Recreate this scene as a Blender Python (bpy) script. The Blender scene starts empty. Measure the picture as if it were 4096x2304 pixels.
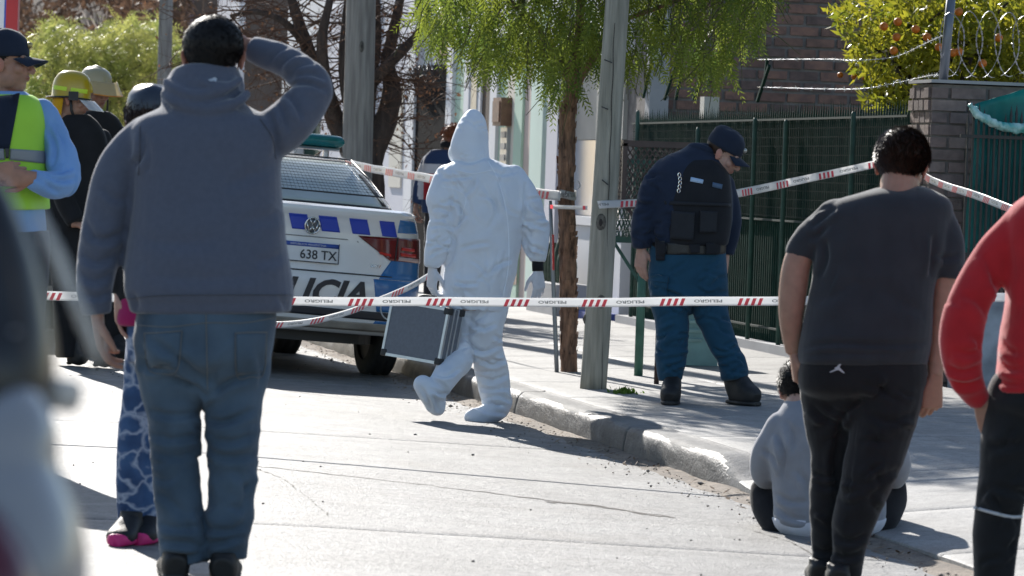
import bpy, bmesh, math, random
import numpy as np
from mathutils import Vector, Matrix
random.seed(7)
RNG = np.random.default_rng(7)
scene = bpy.context.scene
COL = scene.collection

# ------------------------------------------------------------------ camera
F_PX = 16000.0                      # focal length in pixels of the 4096 px wide photograph
CAM_POS = Vector((-4.36, 0.0, 1.386))
YAW, PITCH, ROLL = math.radians(10.85), math.radians(-1.618), math.radians(2.0)
_f0 = Vector((math.sin(YAW) * math.cos(PITCH), math.cos(YAW) * math.cos(PITCH), math.sin(PITCH)))
_r0 = Vector((math.cos(YAW), -math.sin(YAW), 0.0))
_u0 = _r0.cross(_f0)
CR = _r0 * math.cos(ROLL) + _u0 * math.sin(ROLL)
CU = -_r0 * math.sin(ROLL) + _u0 * math.cos(ROLL)
CF = _f0
cam_data = bpy.data.cameras.new('camera')
cam = bpy.data.objects.new('camera', cam_data)
COL.objects.link(cam)
cam.matrix_world = Matrix(((CR.x, CU.x, -CF.x, CAM_POS.x), (CR.y, CU.y, -CF.y, CAM_POS.y),
                           (CR.z, CU.z, -CF.z, CAM_POS.z), (0, 0, 0, 1)))
cam_data.sensor_width = 36.0
cam_data.lens = F_PX / 4096.0 * 36.0
cam_data.clip_start = 0.3
cam_data.clip_end = 600.0
cam_data.dof.use_dof = True
cam_data.dof.focus_distance = 20.5
cam_data.dof.aperture_fstop = 8.5
cam_data.dof.aperture_blades = 0
scene.camera = cam

# ------------------------------------------------------------------ world, sun, exposure
SUN_EL, SUN_AZ = math.radians(28.0), math.radians(-7.0)    # azimuth from +Y (street direction), negative = left
world = bpy.data.worlds.new('World'); scene.world = world; world.use_nodes = True
wn = world.node_tree
bg = wn.nodes['Background']
sky = wn.nodes.new('ShaderNodeTexSky'); sky.sky_type = 'NISHITA'; sky.sun_disc = False
sky.sun_elevation = SUN_EL; sky.sun_rotation = SUN_AZ; sky.altitude = 300; sky.dust_density = 0.6
wn.links.new(sky.outputs[0], bg.inputs[0]); bg.inputs[1].default_value = 0.10
sd = bpy.data.lights.new('sun', 'SUN'); sd.energy = 5.0; sd.angle = math.radians(0.53); sd.color = (1.0, 0.955, 0.89)
so = bpy.data.objects.new('sun', sd); COL.objects.link(so)
SUN_DIR = Vector((math.sin(SUN_AZ) * math.cos(SUN_EL), math.cos(SUN_AZ) * math.cos(SUN_EL), math.sin(SUN_EL)))
so.rotation_euler = SUN_DIR.to_track_quat('Z', 'Y').to_euler(); so.location = (0, 30, 30)
scene.view_settings.view_transform = 'Standard'; scene.view_settings.look = 'None'
scene.view_settings.gamma = 1.0; scene.view_settings.use_curve_mapping = False
scene.view_settings.exposure = 0.68
scene.cycles.use_denoising = True
scene.cycles.max_bounces = 6; scene.cycles.transparent_max_bounces = 10
scene.cycles.sample_clamp_indirect = 8.0

# ------------------------------------------------------------------ image <-> world helpers (u = 2576 px wide reading of the photo)
UK = 4096.0 / 2576.0
def ray(ux, uy):
    x = ux * UK - 2048.0; y = 1152.0 - uy * UK
    return CF + CR * (x / F_PX) + CU * (y / F_PX)
def P(ux, uy, d, dz=0.0):
    """point at depth d+dz (metres along the view axis)"""
    return CAM_POS + ray(ux, uy) * (d + dz)
def PX(ux, uy, X):
    """point on the plane x = X"""
    r = ray(ux, uy); return CAM_POS + r * ((X - CAM_POS.x) / r.x)
def PZ(ux, uy, z):
    r = ray(ux, uy); return CAM_POS + r * ((z - CAM_POS.z) / r.z)
def PY(ux, uy, Y):
    r = ray(ux, uy); return CAM_POS + r * ((Y - CAM_POS.y) / r.y)
def LEN(u, d):
    return u * UK * d / F_PX
def road_z(x):
    """camber: falls towards the kerb at x = 0"""
    t = np.clip(-np.asarray(x, float), 0, 60)
    return np.where(t < 2.4, 0.042 * t, 0.1008 + 0.02 * (1 - np.exp(-(t - 2.4) * 0.9)))
def walk_z(x):
    return 0.13 + 0.02 * np.clip(np.asarray(x, float), 0, 4)

# ------------------------------------------------------------------ mesh helpers
_perm = np.random.default_rng(3).permutation(512)
_perm = np.concatenate([_perm, _perm, _perm])
_grad = np.random.default_rng(4).normal(size=(512, 3)); _grad /= np.linalg.norm(_grad, axis=1)[:, None]
def noise3(p):
    """vectorised gradient noise, about -0.7..0.7"""
    p = np.asarray(p, float); i = np.floor(p).astype(int); f = p - i; i &= 511
    u = f * f * f * (f * (f * 6 - 15) + 10)
    def g(dx, dy, dz):
        h = _perm[_perm[_perm[(i[:, 0] + dx) & 511] + ((i[:, 1] + dy) & 511)] % 512 + ((i[:, 2] + dz) & 511)] & 511
        v = f - np.array([dx, dy, dz]); return np.einsum('ij,ij->i', _grad[h], v)
    def lp(a, b, t): return a + (b - a) * t
    x00 = lp(g(0,0,0), g(1,0,0), u[:,0]); x10 = lp(g(0,1,0), g(1,1,0), u[:,0])
    x01 = lp(g(0,0,1), g(1,0,1), u[:,0]); x11 = lp(g(0,1,1), g(1,1,1), u[:,0])
    return lp(lp(x00, x10, u[:,1]), lp(x01, x11, u[:,1]), u[:,2])
def fbm(p, o=3):
    s = 0; a = 1.0
    for k in range(o): s = s + a * noise3(np.asarray(p) * (2 ** k) + 17.3 * k); a *= 0.5
    return s

class MB:
    """collects shapes for one mesh object"""
    def __init__(self): self.v = []; self.f = []; self.n = 0
    def add(self, v, f):
        v = np.asarray(v, float).reshape(-1, 3)
        self.v.append(v); n = self.n
        self.f.extend([tuple(i + n for i in q) for q in f]); self.n += len(v); return self
    def box(self, c, s, rot=None):
        h = np.array(s) / 2.0
        q = np.array([[x, y, z] for z in (-1, 1) for y in (-1, 1) for x in (-1, 1)]) * h
        if rot is not None: q = q @ np.array(rot).T
        return self.add(q + np.array(c), [(0,2,3,1), (4,5,7,6), (0,1,5,4), (2,6,7,3), (0,4,6,2), (1,3,7,5)])
    def bar(self, a, b, w, t=None, up=(0, 0, 1)):
        a = Vector(a); b = Vector(b); t = w if t is None else t
        d = (b - a); L = d.length
        if L < 1e-6: return self
        d /= L; up = Vector(up)
        if abs(d.dot(up)) > .98: up = Vector((1, 0, 0)) if abs(d.x) < .9 else Vector((0, 1, 0))
        s = d.cross(up).normalized(); u = s.cross(d)
        R = np.array([list(s), list(d), list(u)]).T
        return self.box((a + b) / 2, (w, L, t), R)
    def tube(self, pts, rad, n=10, side=None, caps=True, sub=0, sq=2.0):
        v, f = tube(pts, rad, n, side, caps, sub, sq); return self.add(v, f)
    def ell(self, c, r, rot=None, nu=16, nv=10):
        th = np.linspace(0, 2 * np.pi, nu, endpoint=False); ph = np.linspace(0, np.pi, nv + 1)[1:-1]
        T, H = np.meshgrid(th, ph); q = np.stack([np.cos(T) * np.sin(H), np.sin(T) * np.sin(H), np.cos(H)], -1).reshape(-1, 3)
        q = np.vstack([q, [[0, 0, 1], [0, 0, -1]]]) * np.array(r)
        if rot is not None: q = q @ np.array(rot).T
        f = []; m = nv - 1
        for j in range(m - 1):
            for i in range(nu): f.append((j*nu+i, (j+1)*nu+i, (j+1)*nu+(i+1)%nu, j*nu+(i+1)%nu))
        a = m * nu
        for i in range(nu): f.append((a, i, (i+1)%nu)); f.append((a+1, (m-1)*nu+(i+1)%nu, (m-1)*nu+i))
        return self.add(q + np.array(c), f)
    def grid(self, pts):
        """pts: array (rows, cols, 3)"""
        pts = np.asarray(pts, float); r, c = pts.shape[:2]
        f = [(i*c+j, i*c+j+1, (i+1)*c+j+1, (i+1)*c+j) for i in range(r-1) for j in range(c-1)]
        return self.add(pts.reshape(-1, 3), f)
    def slab(self, pts, thick):
        """a sheet grid given real thickness along -normal"""
        pts = np.asarray(pts, float); r, c = pts.shape[:2]
        du = np.gradient(pts, axis=1); dv = np.gradient(pts, axis=0); n = np.cross(du, dv)
        n /= np.maximum(np.linalg.norm(n, axis=-1, keepdims=True), 1e-9)
        self.grid(pts); k = self.n; self.grid((pts - n * thick)[:, ::-1])
        t0 = k - r * c
        def T(i, j): return t0 + i*c + j
        def B(i, j): return k + i*c + (c-1-j)
        for j in range(c-1):
            self.f.append((T(0,j), B(0,j), B(0,j+1), T(0,j+1))); self.f.append((T(r-1,j+1), B(r-1,j+1), B(r-1,j), T(r-1,j)))
        for i in range(r-1):
            self.f.append((T(i+1,0), B(i+1,0), B(i,0), T(i,0))); self.f.append((T(i,c-1), B(i,c-1), B(i+1,c-1), T(i+1,c-1)))
        return self
    def poly(self, pts, thick_vec):
        """an outline extruded along a vector"""
        a = np.array([list(p) for p in pts], float); n = len(a); b = a + np.array(thick_vec)
        f = [tuple(range(n)), tuple(range(2*n-1, n-1, -1))] + [((i+1) % n, i, n+i, n+(i+1) % n) for i in range(n)]
        return self.add(np.vstack([a, b]), f)
    def verts(self): return np.vstack(self.v) if self.v else np.zeros((0, 3))
    def mesh(self, name): return mesh_from(name, self.verts(), self.f)

def mesh_from(name, v, f):
    me = bpy.data.meshes.new(name); me.from_pydata(np.asarray(v, float).tolist(), [], f); me.update(); return me

def catmull(arr, sub):
    arr = np.asarray(arr, float)
    if sub < 1 or len(arr) < 3: return arr
    e = np.vstack([2*arr[0]-arr[1], arr, 2*arr[-1]-arr[-2]]); out = []
    for i in range(1, len(e) - 2):
        p0, p1, p2, p3 = e[i-1], e[i], e[i+1], e[i+2]
        for k in range(sub + 1):
            t = k / (sub + 1.0)
            out.append(.5*((2*p1) + (-p0+p2)*t + (2*p0-5*p1+4*p2-p3)*t*t + (-p0+3*p1-3*p2+p3)*t**3))
    out.append(arr[-1]); return np.array(out)

def tube(pts, rad, n=10, side=None, caps=True, sub=0, sq=2.0):
    pts = np.array([list(p) for p in pts], float)
    rad = np.array([(r, r) if np.isscalar(r) else tuple(r) for r in rad], float)
    if len(rad) == 1: rad = np.repeat(rad, len(pts), 0)
    if sub:
        m = catmull(np.hstack([pts, rad]), sub); pts, rad = m[:, :3], np.maximum(m[:, 3:], 1e-4)
    t = np.gradient(pts, axis=0); t /= np.maximum(np.linalg.norm(t, axis=1, keepdims=True), 1e-9)
    ref = np.array(list(side), float) if side is not None else np.array([1.0, 0, 0])
    if side is None and abs(t[0] @ ref) > .8: ref = np.array([0, 1.0, 0])
    V = []; a_prev = None
    for i in range(len(pts)):
        r0 = ref if (side is not None or a_prev is None) else a_prev
        a = r0 - t[i] * (r0 @ t[i]); L = np.linalg.norm(a)
        if L < .15 and a_prev is not None: a = a_prev - t[i] * (a_prev @ t[i]); L = np.linalg.norm(a)
        if L < 1e-6: a = np.cross(t[i], [0.3, .7, .2]); L = np.linalg.norm(a)
        a /= L; a_prev = a; b = np.cross(t[i], a)
        th = np.linspace(0, 2*np.pi, n, endpoint=False); c, s = np.cos(th), np.sin(th)
        if sq != 2.0:
            c = np.sign(c) * np.abs(c) ** (2.0/sq); s = np.sign(s) * np.abs(s) ** (2.0/sq)
        V.append(pts[i] + np.outer(c * rad[i, 0], a) + np.outer(s * rad[i, 1], b))
    m = len(pts); V = np.vstack(V); f = []
    for i in range(m-1):
        for j in range(n): f.append((i*n+j, i*n+(j+1) % n, (i+1)*n+(j+1) % n, (i+1)*n+j))
    if caps:
        f.append(tuple(range(n-1, -1, -1))); f.append(tuple(range((m-1)*n, m*n)))
    return V, f

def obj(name, me, mat=None, parent=None, smooth=False, label=None):
    if isinstance(me, MB): me = me.mesh(name)
    o = bpy.data.objects.new(name, me); COL.objects.link(o)
    if mat is not None:
        for m in (mat if isinstance(mat, (list, tuple)) else [mat]): me.materials.append(m)
    if smooth and len(me.polygons): me.polygons.foreach_set('use_smooth', np.ones(len(me.polygons), dtype=bool))
    if parent is not None: attach(o, parent)
    if label: o['label'] = label
    return o
_WM = {}
def attach(o, parent):
    o.parent = parent
    o.matrix_parent_inverse = world_mat(parent).inverted()
def world_mat(o):
    if o.name in _WM: return _WM[o.name]
    m = o.matrix_basis.copy()
    return m if o.parent is None else world_mat(o.parent) @ o.matrix_parent_inverse @ m
def thing(name, label, cat, loc, group=None):
    o = bpy.data.objects.new(name, None); COL.objects.link(o); o.empty_display_size = .1
    o.location = Vector(loc); o['label'] = label; o['category'] = cat
    if group: o['group'] = group
    return o
def tag(o, label, cat, group=None, kind=None):
    o['label'] = label; o['category'] = cat
    if group: o['group'] = group
    if kind: o['kind'] = kind
    return o
def structure(name, me, mat, parent=None, smooth=False):
    o = obj(name, me, mat, parent, smooth)
    if parent is None: o['kind'] = 'structure'
    return o

def evaluated(ob):
    dg = bpy.context.evaluated_depsgraph_get(); dg.update()
    return bpy.data.meshes.new_from_object(ob.evaluated_get(dg))
def remesh(mb, voxel, smooth=4, factor=.5, deci=None):
    """union of closed shapes into one continuous surface -> (verts, faces mesh)"""
    me = mb.mesh('tmp'); ob = bpy.data.objects.new('tmp', me); COL.objects.link(ob)
    m = ob.modifiers.new('r', 'REMESH'); m.mode = 'VOXEL'; m.voxel_size = voxel
    if smooth:
        s = ob.modifiers.new('s', 'SMOOTH'); s.iterations = smooth; s.factor = factor
    if deci:
        q = ob.modifiers.new('d', 'DECIMATE'); q.ratio = deci
    out = evaluated(ob); bpy.data.objects.remove(ob); bpy.data.meshes.remove(me)
    return out
def vget(me):
    a = np.zeros(len(me.vertices) * 3); me.vertices.foreach_get('co', a); return a.reshape(-1, 3)
def nget(me):
    a = np.zeros(len(me.vertices) * 3); me.vertices.foreach_get('normal', a); return a.reshape(-1, 3)
def vset(me, v): me.vertices.foreach_set('co', np.asarray(v, float).ravel()); me.update()
def join_meshes(meshes):
    b = MB()
    for me in meshes:
        b.add(vget(me), [tuple(p.vertices) for p in me.polygons]); bpy.data.meshes.remove(me)
    return b

def text_mesh(txt, size=1.0, bold=0.0, shear=0.0, align='CENTER', res=3):
    cu = bpy.data.curves.new('t', 'FONT'); cu.body = txt; cu.size = size; cu.align_x = align; cu.align_y = 'CENTER'
    cu.offset = bold; cu.shear = shear; cu.resolution_u = res
    o = bpy.data.objects.new('t', cu); COL.objects.link(o)
    me = evaluated(o); bpy.data.objects.remove(o); bpy.data.curves.remove(cu)
    v = vget(me); f = [tuple(p.vertices) for p in me.polygons]; bpy.data.meshes.remove(me)
    return v, f

# ------------------------------------------------------------------ materials
MATS = {}
def M(name, col, rough=.8, var=.12, scale=6.0, bump=.0, bscale=80.0, metal=0.0, spec=.5, col2=None, stretch=(1, 1, 1),
      sheen=0.0, transl=0.0, alpha=1.0, trans=0.0, coat=0.0, detail=5.0, emit=None, bdist=.004, sss=0.0, attr=None, crumple=0.0):
    if name in MATS: return MATS[name]
    m = bpy.data.materials.new(name); m.use_nodes = True; nt = m.node_tree; N, L = nt.nodes, nt.links
    b = N['Principled BSDF']; out = N['Material Output']
    b.inputs['Roughness'].default_value = rough; b.inputs['Metallic'].default_value = metal
    b.inputs['Specular IOR Level'].default_value = spec
    if sheen: b.inputs['Sheen Weight'].default_value = sheen; b.inputs['Sheen Roughness'].default_value = .45
    if coat: b.inputs['Coat Weight'].default_value = coat; b.inputs['Coat Roughness'].default_value = .08
    if trans: b.inputs['Transmission Weight'].default_value = trans
    if alpha < 1: b.inputs['Alpha'].default_value = alpha
    if sss:
        b.inputs['Subsurface Weight'].default_value = sss; b.inputs['Subsurface Radius'].default_value = (.02, .007, .004)
        b.inputs['Subsurface Scale'].default_value = .6
    if emit: b.inputs['Emission Color'].default_value = (*emit[:3], 1); b.inputs['Emission Strength'].default_value = emit[3]
    tc = N.new('ShaderNodeTexCoord'); mp = N.new('ShaderNodeMapping'); L.new(tc.outputs['Object'], mp.inputs['Vector'])
    mp.inputs['Scale'].default_value = stretch
    c1 = np.array(col); c2 = np.array(col2) if col2 is not None else c1 * (1 - var * 1.6)
    nz = N.new('ShaderNodeTexNoise'); nz.inputs['Scale'].default_value = scale; nz.inputs['Detail'].default_value = detail
    L.new(mp.outputs[0], nz.inputs['Vector'])
    rp = N.new('ShaderNodeValToRGB'); rp.color_ramp.elements[0].position = .32; rp.color_ramp.elements[1].position = .68
    rp.color_ramp.elements[0].color = (*c2, 1); rp.color_ramp.elements[1].color = (*(c1 * (1 + var * .3)), 1)
    L.new(nz.outputs['Fac'], rp.inputs['Fac']); src = rp.outputs['Color']
    if attr:
        at = N.new('ShaderNodeAttribute'); at.attribute_name = attr
        mx = N.new('ShaderNodeMix'); mx.data_type = 'RGBA'; mx.blend_type = 'MULTIPLY'; mx.inputs[0].default_value = 1.0
        L.new(src, mx.inputs[6]); L.new(at.outputs['Color'], mx.inputs[7]); src = mx.outputs[2]
    L.new(src, b.inputs['Base Color'])
    if bump:
        n2 = N.new('ShaderNodeTexNoise'); n2.inputs['Scale'].default_value = bscale; n2.inputs['Detail'].default_value = 4
        L.new(mp.outputs[0], n2.inputs['Vector'])
        bp = N.new('ShaderNodeBump'); bp.inputs['Strength'].default_value = bump; bp.inputs['Distance'].default_value = bdist
        L.new(n2.outputs['Fac'], bp.inputs['Height']); L.new(bp.outputs[0], b.inputs['Normal'])
        if crumple:
            n3 = N.new('ShaderNodeTexNoise'); n3.noise_type = 'RIDGED_MULTIFRACTAL'; n3.inputs['Scale'].default_value = 7.0; n3.inputs['Detail'].default_value = 3; n3.inputs['Distortion'].default_value = .6
            L.new(tc.outputs['Object'], n3.inputs['Vector']); b3 = N.new('ShaderNodeBump'); b3.inputs['Strength'].default_value = crumple; b3.inputs['Distance'].default_value = .012
            L.new(n3.outputs['Fac'], b3.inputs['Height']); L.new(b3.outputs[0], bp.inputs['Normal'])
    if transl:
        tr = N.new('ShaderNodeBsdfTranslucent'); ms = N.new('ShaderNodeMixShader'); ms.inputs[0].default_value = transl
        L.new(src, tr.inputs['Color']); L.new(b.outputs[0], ms.inputs[1]); L.new(tr.outputs[0], ms.inputs[2]); L.new(ms.outputs[0], out.inputs[0])
    MATS[name] = m; return m

# ================================================================== SETTING: ground, road, kerb, sidewalk
def concrete(name, c1, c2, rough=.62, speck=.35, bump=.5, stain=(.25, .2, .15), stain_amt=.25, spec=.5, sc=1.0):
    m = bpy.data.materials.new(name); m.use_nodes = True; nt = m.node_tree; N, L = nt.nodes, nt.links
    b = N['Principled BSDF']; b.inputs['Roughness'].default_value = rough; b.inputs['Specular IOR Level'].default_value = spec
    tc = N.new('ShaderNodeTexCoord')
    def nz(scale, det=6, rgh=.55):
        n = N.new('ShaderNodeTexNoise'); n.inputs['Scale'].default_value = scale * sc; n.inputs['Detail'].default_value = det
        n.inputs['Roughness'].default_value = rgh; L.new(tc.outputs['Object'], n.inputs['Vector']); return n.outputs['Fac']
    def ramp(f, p0, p1, a, c):
        r = N.new('ShaderNodeValToRGB'); r.color_ramp.elements[0].position = p0; r.color_ramp.elements[1].position = p1
        r.color_ramp.elements[0].color = (*a, 1); r.color_ramp.elements[1].color = (*c, 1); L.new(f, r.inputs['Fac']); return r.outputs['Color']
    def mix(a, c, f, mode='MIX'):
        x = N.new('ShaderNodeMix'); x.data_type = 'RGBA'; x.blend_type = mode
        if isinstance(f, float): x.inputs[0].default_value = f
        else: L.new(f, x.inputs[0])
        L.new(a, x.inputs[6]); L.new(c, x.inputs[7]); return x.outputs[2]
    base = ramp(nz(.9), .3, .7, c2, c1)
    st = ramp(nz(1.7, 8, .65), .55, .72, (0, 0, 0), (stain_amt,) * 3)
    rgb = N.new('ShaderNodeRGB'); rgb.outputs[0].default_value = (*stain, 1)
    sep = N.new('ShaderNodeSeparateColor'); L.new(st, sep.inputs[0])
    base = mix(base, rgb.outputs[0], sep.outputs[0])
    g1 = ramp(nz(13, 5, .7), .34, .62, (1 - speck * .8,) * 3, (1.0,) * 3); base = mix(base, g1, 1.0, 'MULTIPLY'); g2 = ramp(nz(3.6, 5, .65), .36, .6, (1 - speck * .55,) * 3, (1.0,) * 3); base = mix(base, g2, 1.0, 'MULTIPLY')
    sp = ramp(nz(150, 2), .38, .52, (1 - speck,) * 3, (1, 1, 1)); base = mix(base, sp, 1.0, 'MULTIPLY')
    sp2 = ramp(nz(46, 3), .33, .45, (1 - speck * .7,) * 3, (1, 1, 1)); base = mix(base, sp2, 1.0, 'MULTIPLY')
    L.new(base, b.inputs['Base Color'])
    bp = N.new('ShaderNodeBump'); bp.inputs['Strength'].default_value = bump; bp.inputs['Distance'].default_value = .006
    ad = N.new('ShaderNodeMath'); ad.operation = 'ADD'; L.new(nz(90, 4, .7), ad.inputs[0]); L.new(nz(22, 3), ad.inputs[1])
    L.new(ad.outputs[0], bp.inputs['Height']); L.new(bp.outputs[0], b.inputs['Normal'])
    MATS[name] = m; return m
CONC_ROAD = concrete('road_concrete', (.32, .312, .30), (.235, .229, .219), rough=.6, speck=.45, bump=1.0)
CONC_WALK = concrete('walk_concrete', (.40, .39, .375), (.31, .303, .29), rough=.7, speck=.3, bump=.6, stain_amt=.3)
CONC_KERB = concrete('kerb_concrete', (.10, .098, .098), (.055, .054, .054), rough=.5, speck=.5, bump=1.0, stain=(.32, .31, .3), stain_amt=.6)  # dirty kerb face, its shade also put into the dark colour
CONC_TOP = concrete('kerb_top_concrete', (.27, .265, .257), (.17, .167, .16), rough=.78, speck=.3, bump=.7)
DIRT = concrete('gutter_dirt', (.36, .29, .22), (.26, .21, .165), rough=.85, speck=.45, bump=.9, stain=(.10, .08, .06), stain_amt=.7)
EARTH = concrete('yard_earth', (.22, .18, .14), (.15, .12, .09), rough=.9, speck=.3, bump=.6)
JOINT = M('joint_grime', (.10, .085, .07), .9, .3, 20)

# far ground sheet
b = MB(); b.grid([[(x, y, -.06) for x in (-150, 150)] for y in (-60, 420)])
structure('ground', b, EARTH)

def road_sheet(x0, x1, y0, y1, nx, ny, dz=0.0, amp=.003, edge=0.0):
    xs = np.linspace(x0, x1, nx); ys = np.linspace(y0, y1, ny)
    X, Y = np.meshgrid(xs, ys); Z = road_z(X) + dz
    Z = Z + amp * fbm(np.stack([X.ravel() * 1.3, Y.ravel() * 1.3, 0 * X.ravel()], 1)).reshape(X.shape)
    if edge:
        d = np.minimum(np.minimum(X - x0, x1 - X), np.minimum(Y - y0, y1 - Y)); Z = Z - edge * np.exp(-np.maximum(d, 0) / .015)
    return np.stack([X, Y, Z], -1)

b = MB(); b.grid(road_sheet(-12.5, .12, -8, 130, 30, 60, -.022, 0))
road = structure('road', b, JOINT)
Y_J0 = PZ(1288, 1343, .085).y
SL = 5.4
def edge_lin(a, b_, n, e=.012):
    g = np.linspace(a, b_, n); return np.concatenate([[a], [a + e], g[1:-1], [b_ - e], [b_]])
def slab_piece(name, xs, ys, zf, mat, parent, amp=.0025, lip=.006):
    X, Y = np.meshgrid(xs, ys); Z = zf(X, Y) + amp * fbm(np.stack([X.ravel() * 1.1, Y.ravel() * 1.1, 0 * X.ravel() + 5], 1)).reshape(X.shape)
    Z[0] -= lip; Z[-1] -= lip; Z[:, 0] -= lip; Z[:, -1] -= lip
    P3 = np.stack([X, Y, Z], -1); m = MB(); m.grid(P3)
    for e in (P3[0][::-1], P3[-1], P3[:, 0], P3[::-1, -1]):
        lo = e.copy(); lo[:, 2] -= .03; m.grid(np.stack([e, lo]))
    return obj(name, m, mat, parent, True)
for k in range(-4, 9):
    y0 = Y_J0 + SL * k; jag = .005
    for (xa, xb) in ((-7.6, -3.75), (-3.75, .04)):
        slab_piece('road_slab', edge_lin(xa + jag, xb - jag, 22), edge_lin(y0 + jag, y0 + SL - jag, 40),
                   lambda X, Y: road_z(X), CONC_ROAD, road)
far = MB(); far.grid(road_sheet(-12.4, .04, Y_J0 + SL * 9, 129, 20, 30, .0)); obj('far_surface', far, CONC_ROAD, road, True)
lf = MB(); lf.grid(road_sheet(-12.4, -7.62, -8, Y_J0 + SL * 9, 8, 30, .0)); obj('far_surface', lf, CONC_ROAD, road, True)

# hairline cracks in the slabs
def road_crack(pts, w):
    c = catmull(np.array([list(PZ(u, v, .09)) for u, v in pts]), 9); c[:, 2] = road_z(c[:, 0]) + .0015; n = len(c)
    c[:, 0] += .022 * noise3(np.stack([np.arange(n) * .55, np.zeros(n), np.zeros(n) + w * 900], 1)); c[:, 1] += .10 * noise3(np.stack([np.arange(n) * .6, np.zeros(n) + 9, np.zeros(n)], 1)); m = MB()
    ww = w * (.5 + RNG.random(n)); m.grid(np.stack([c + np.stack([0*ww, ww*4, 0*ww], 1), c - np.stack([0*ww, ww*4, 0*ww], 1)], 1)); obj('crack', m, JOINT, road)
road_crack([(640, 1180), (700, 1200), (740, 1225), (770, 1250), (800, 1275), (830, 1300)], .004)
road_crack([(640, 1173), (900, 1192), (1200, 1216), (1450, 1238), (1690, 1262)], .0035)
road_crack([(1380, 1236), (1500, 1240), (1620, 1258), (1700, 1264)], .006)
road_crack([(1900, 1290), (2000, 1320), (2080, 1372)], .006)

# gutter strip with dirt, pebbles and leaf litter
ys = np.linspace(-4, 70, 900); xs = np.linspace(-.75, .05, 22); X, Y = np.meshgrid(xs, ys)
Z = road_z(X) + .010 * fbm(np.stack([X.ravel() * 7, Y.ravel() * 2.2, 0 * X.ravel()], 1)).reshape(X.shape) + .020 * np.exp(-((X) / .10) ** 2) - .004 - .018 * np.clip((-X - .12) / .4, 0, 1)
b = MB(); b.grid(np.stack([X, Y, Z], -1)); structure('gutter', b, DIRT, None, True)

# kerb: blocks of a rounded cast profile
KERB_END = PZ(1850, 1240, 0).y
prof = [(0.0, -.05), (.004, .02), (.010, .08), (.020, .118), (.042, .138), (.075, .144), (.16, .146), (.185, .146), (.19, .05)]
kerb = bpy.data.objects.new('kerb', None); COL.objects.link(kerb); kerb['kind'] = 'structure'
yy = KERB_END; kk = 0
while yy < 85:
    L = 2.9 if kk else 2.3
    ys = np.concatenate([[yy + .006, yy + .02], np.linspace(yy + .06, yy + L - .06, int(L / .07)), [yy + L - .02, yy + L - .006]])
    rows = []
    pf = catmull(np.array(prof), 2)
    for i, y in enumerate(ys):
        r = np.zeros((len(pf), 3)); r[:, 0] = pf[:, 0]; r[:, 1] = y; r[:, 2] = pf[:, 1]
        n = fbm(np.stack([r[:, 0] * 16, r[:, 1] * 9, r[:, 2] * 16], 1)) * .007 + fbm(np.stack([r[:, 0] * 5, r[:, 1] * 1.1, r[:, 2] * 5], 1)) * .007
        r[:, 0] -= n * .9; r[:, 2] += n * .4
        if i in (0, len(ys) - 1): r[:, 0] += .008; r[:, 2] -= .008
        if kk == 0:                                        # worn, dropped end at the driveway
            t = np.clip((y - KERB_END) / .5, 0, 1); r[:, 2] = r[:, 2] * (.35 + .65 * t * t * (3 - 2 * t)); r[:, 0] += (1 - t) * .05
        rows.append(r)
    rows = np.array(rows); m = MB(); m.grid(rows)
    for e in (rows[0], rows[-1]): m.f.append(tuple(range(m.n, m.n + len(e)))); m.v.append(e); m.n += len(e)
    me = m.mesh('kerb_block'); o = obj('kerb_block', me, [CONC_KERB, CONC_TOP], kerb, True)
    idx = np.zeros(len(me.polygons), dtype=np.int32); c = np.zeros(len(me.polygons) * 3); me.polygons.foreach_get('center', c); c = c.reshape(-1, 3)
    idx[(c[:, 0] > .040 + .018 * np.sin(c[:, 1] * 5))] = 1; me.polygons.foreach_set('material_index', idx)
    yy += L; kk += 1

# sidewalk slabs
def drive_z(X, Y):
    t = np.clip((KERB_END + .9 - Y) / 1.3, 0, 1); t = t * t * (3 - 2 * t)
    low = .03 + (walk_z(1.5) - .03) * np.clip(X / 1.5, 0, 1)
    w = walk_z(X) + .012; return w * (1 - t) + np.minimum(low, w) * t
b = MB(); xs = np.linspace(.1, 2.9, 9); ys = np.linspace(-6, 110, 130); X, Y = np.meshgrid(xs, ys)
b.grid(np.stack([X, Y, drive_z(X, Y) - .03], -1)); walk = structure('sidewalk', b, JOINT)
ya = KERB_END - 6.2
k = 0
while ya < 62:
    L = 1.55
    for (xa, xb) in ((.197 if ya > KERB_END - .3 else .02, 1.42), (1.42, 2.78)):
        slab_piece('paving_slab', edge_lin(xa + .004, xb - .004, 12), edge_lin(ya + .004, ya + L - .004, 13), drive_z, CONC_WALK, walk, .004, .005)
    ya += L; k += 1
b = MB(); xs = np.linspace(.2, 2.78, 6); ys = np.linspace(ya, 110, 40); X, Y = np.meshgrid(xs, ys); b.grid(np.stack([X, Y, drive_z(X, Y)], -1)); obj('far_surface', b, CONC_WALK, walk, True)

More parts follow.
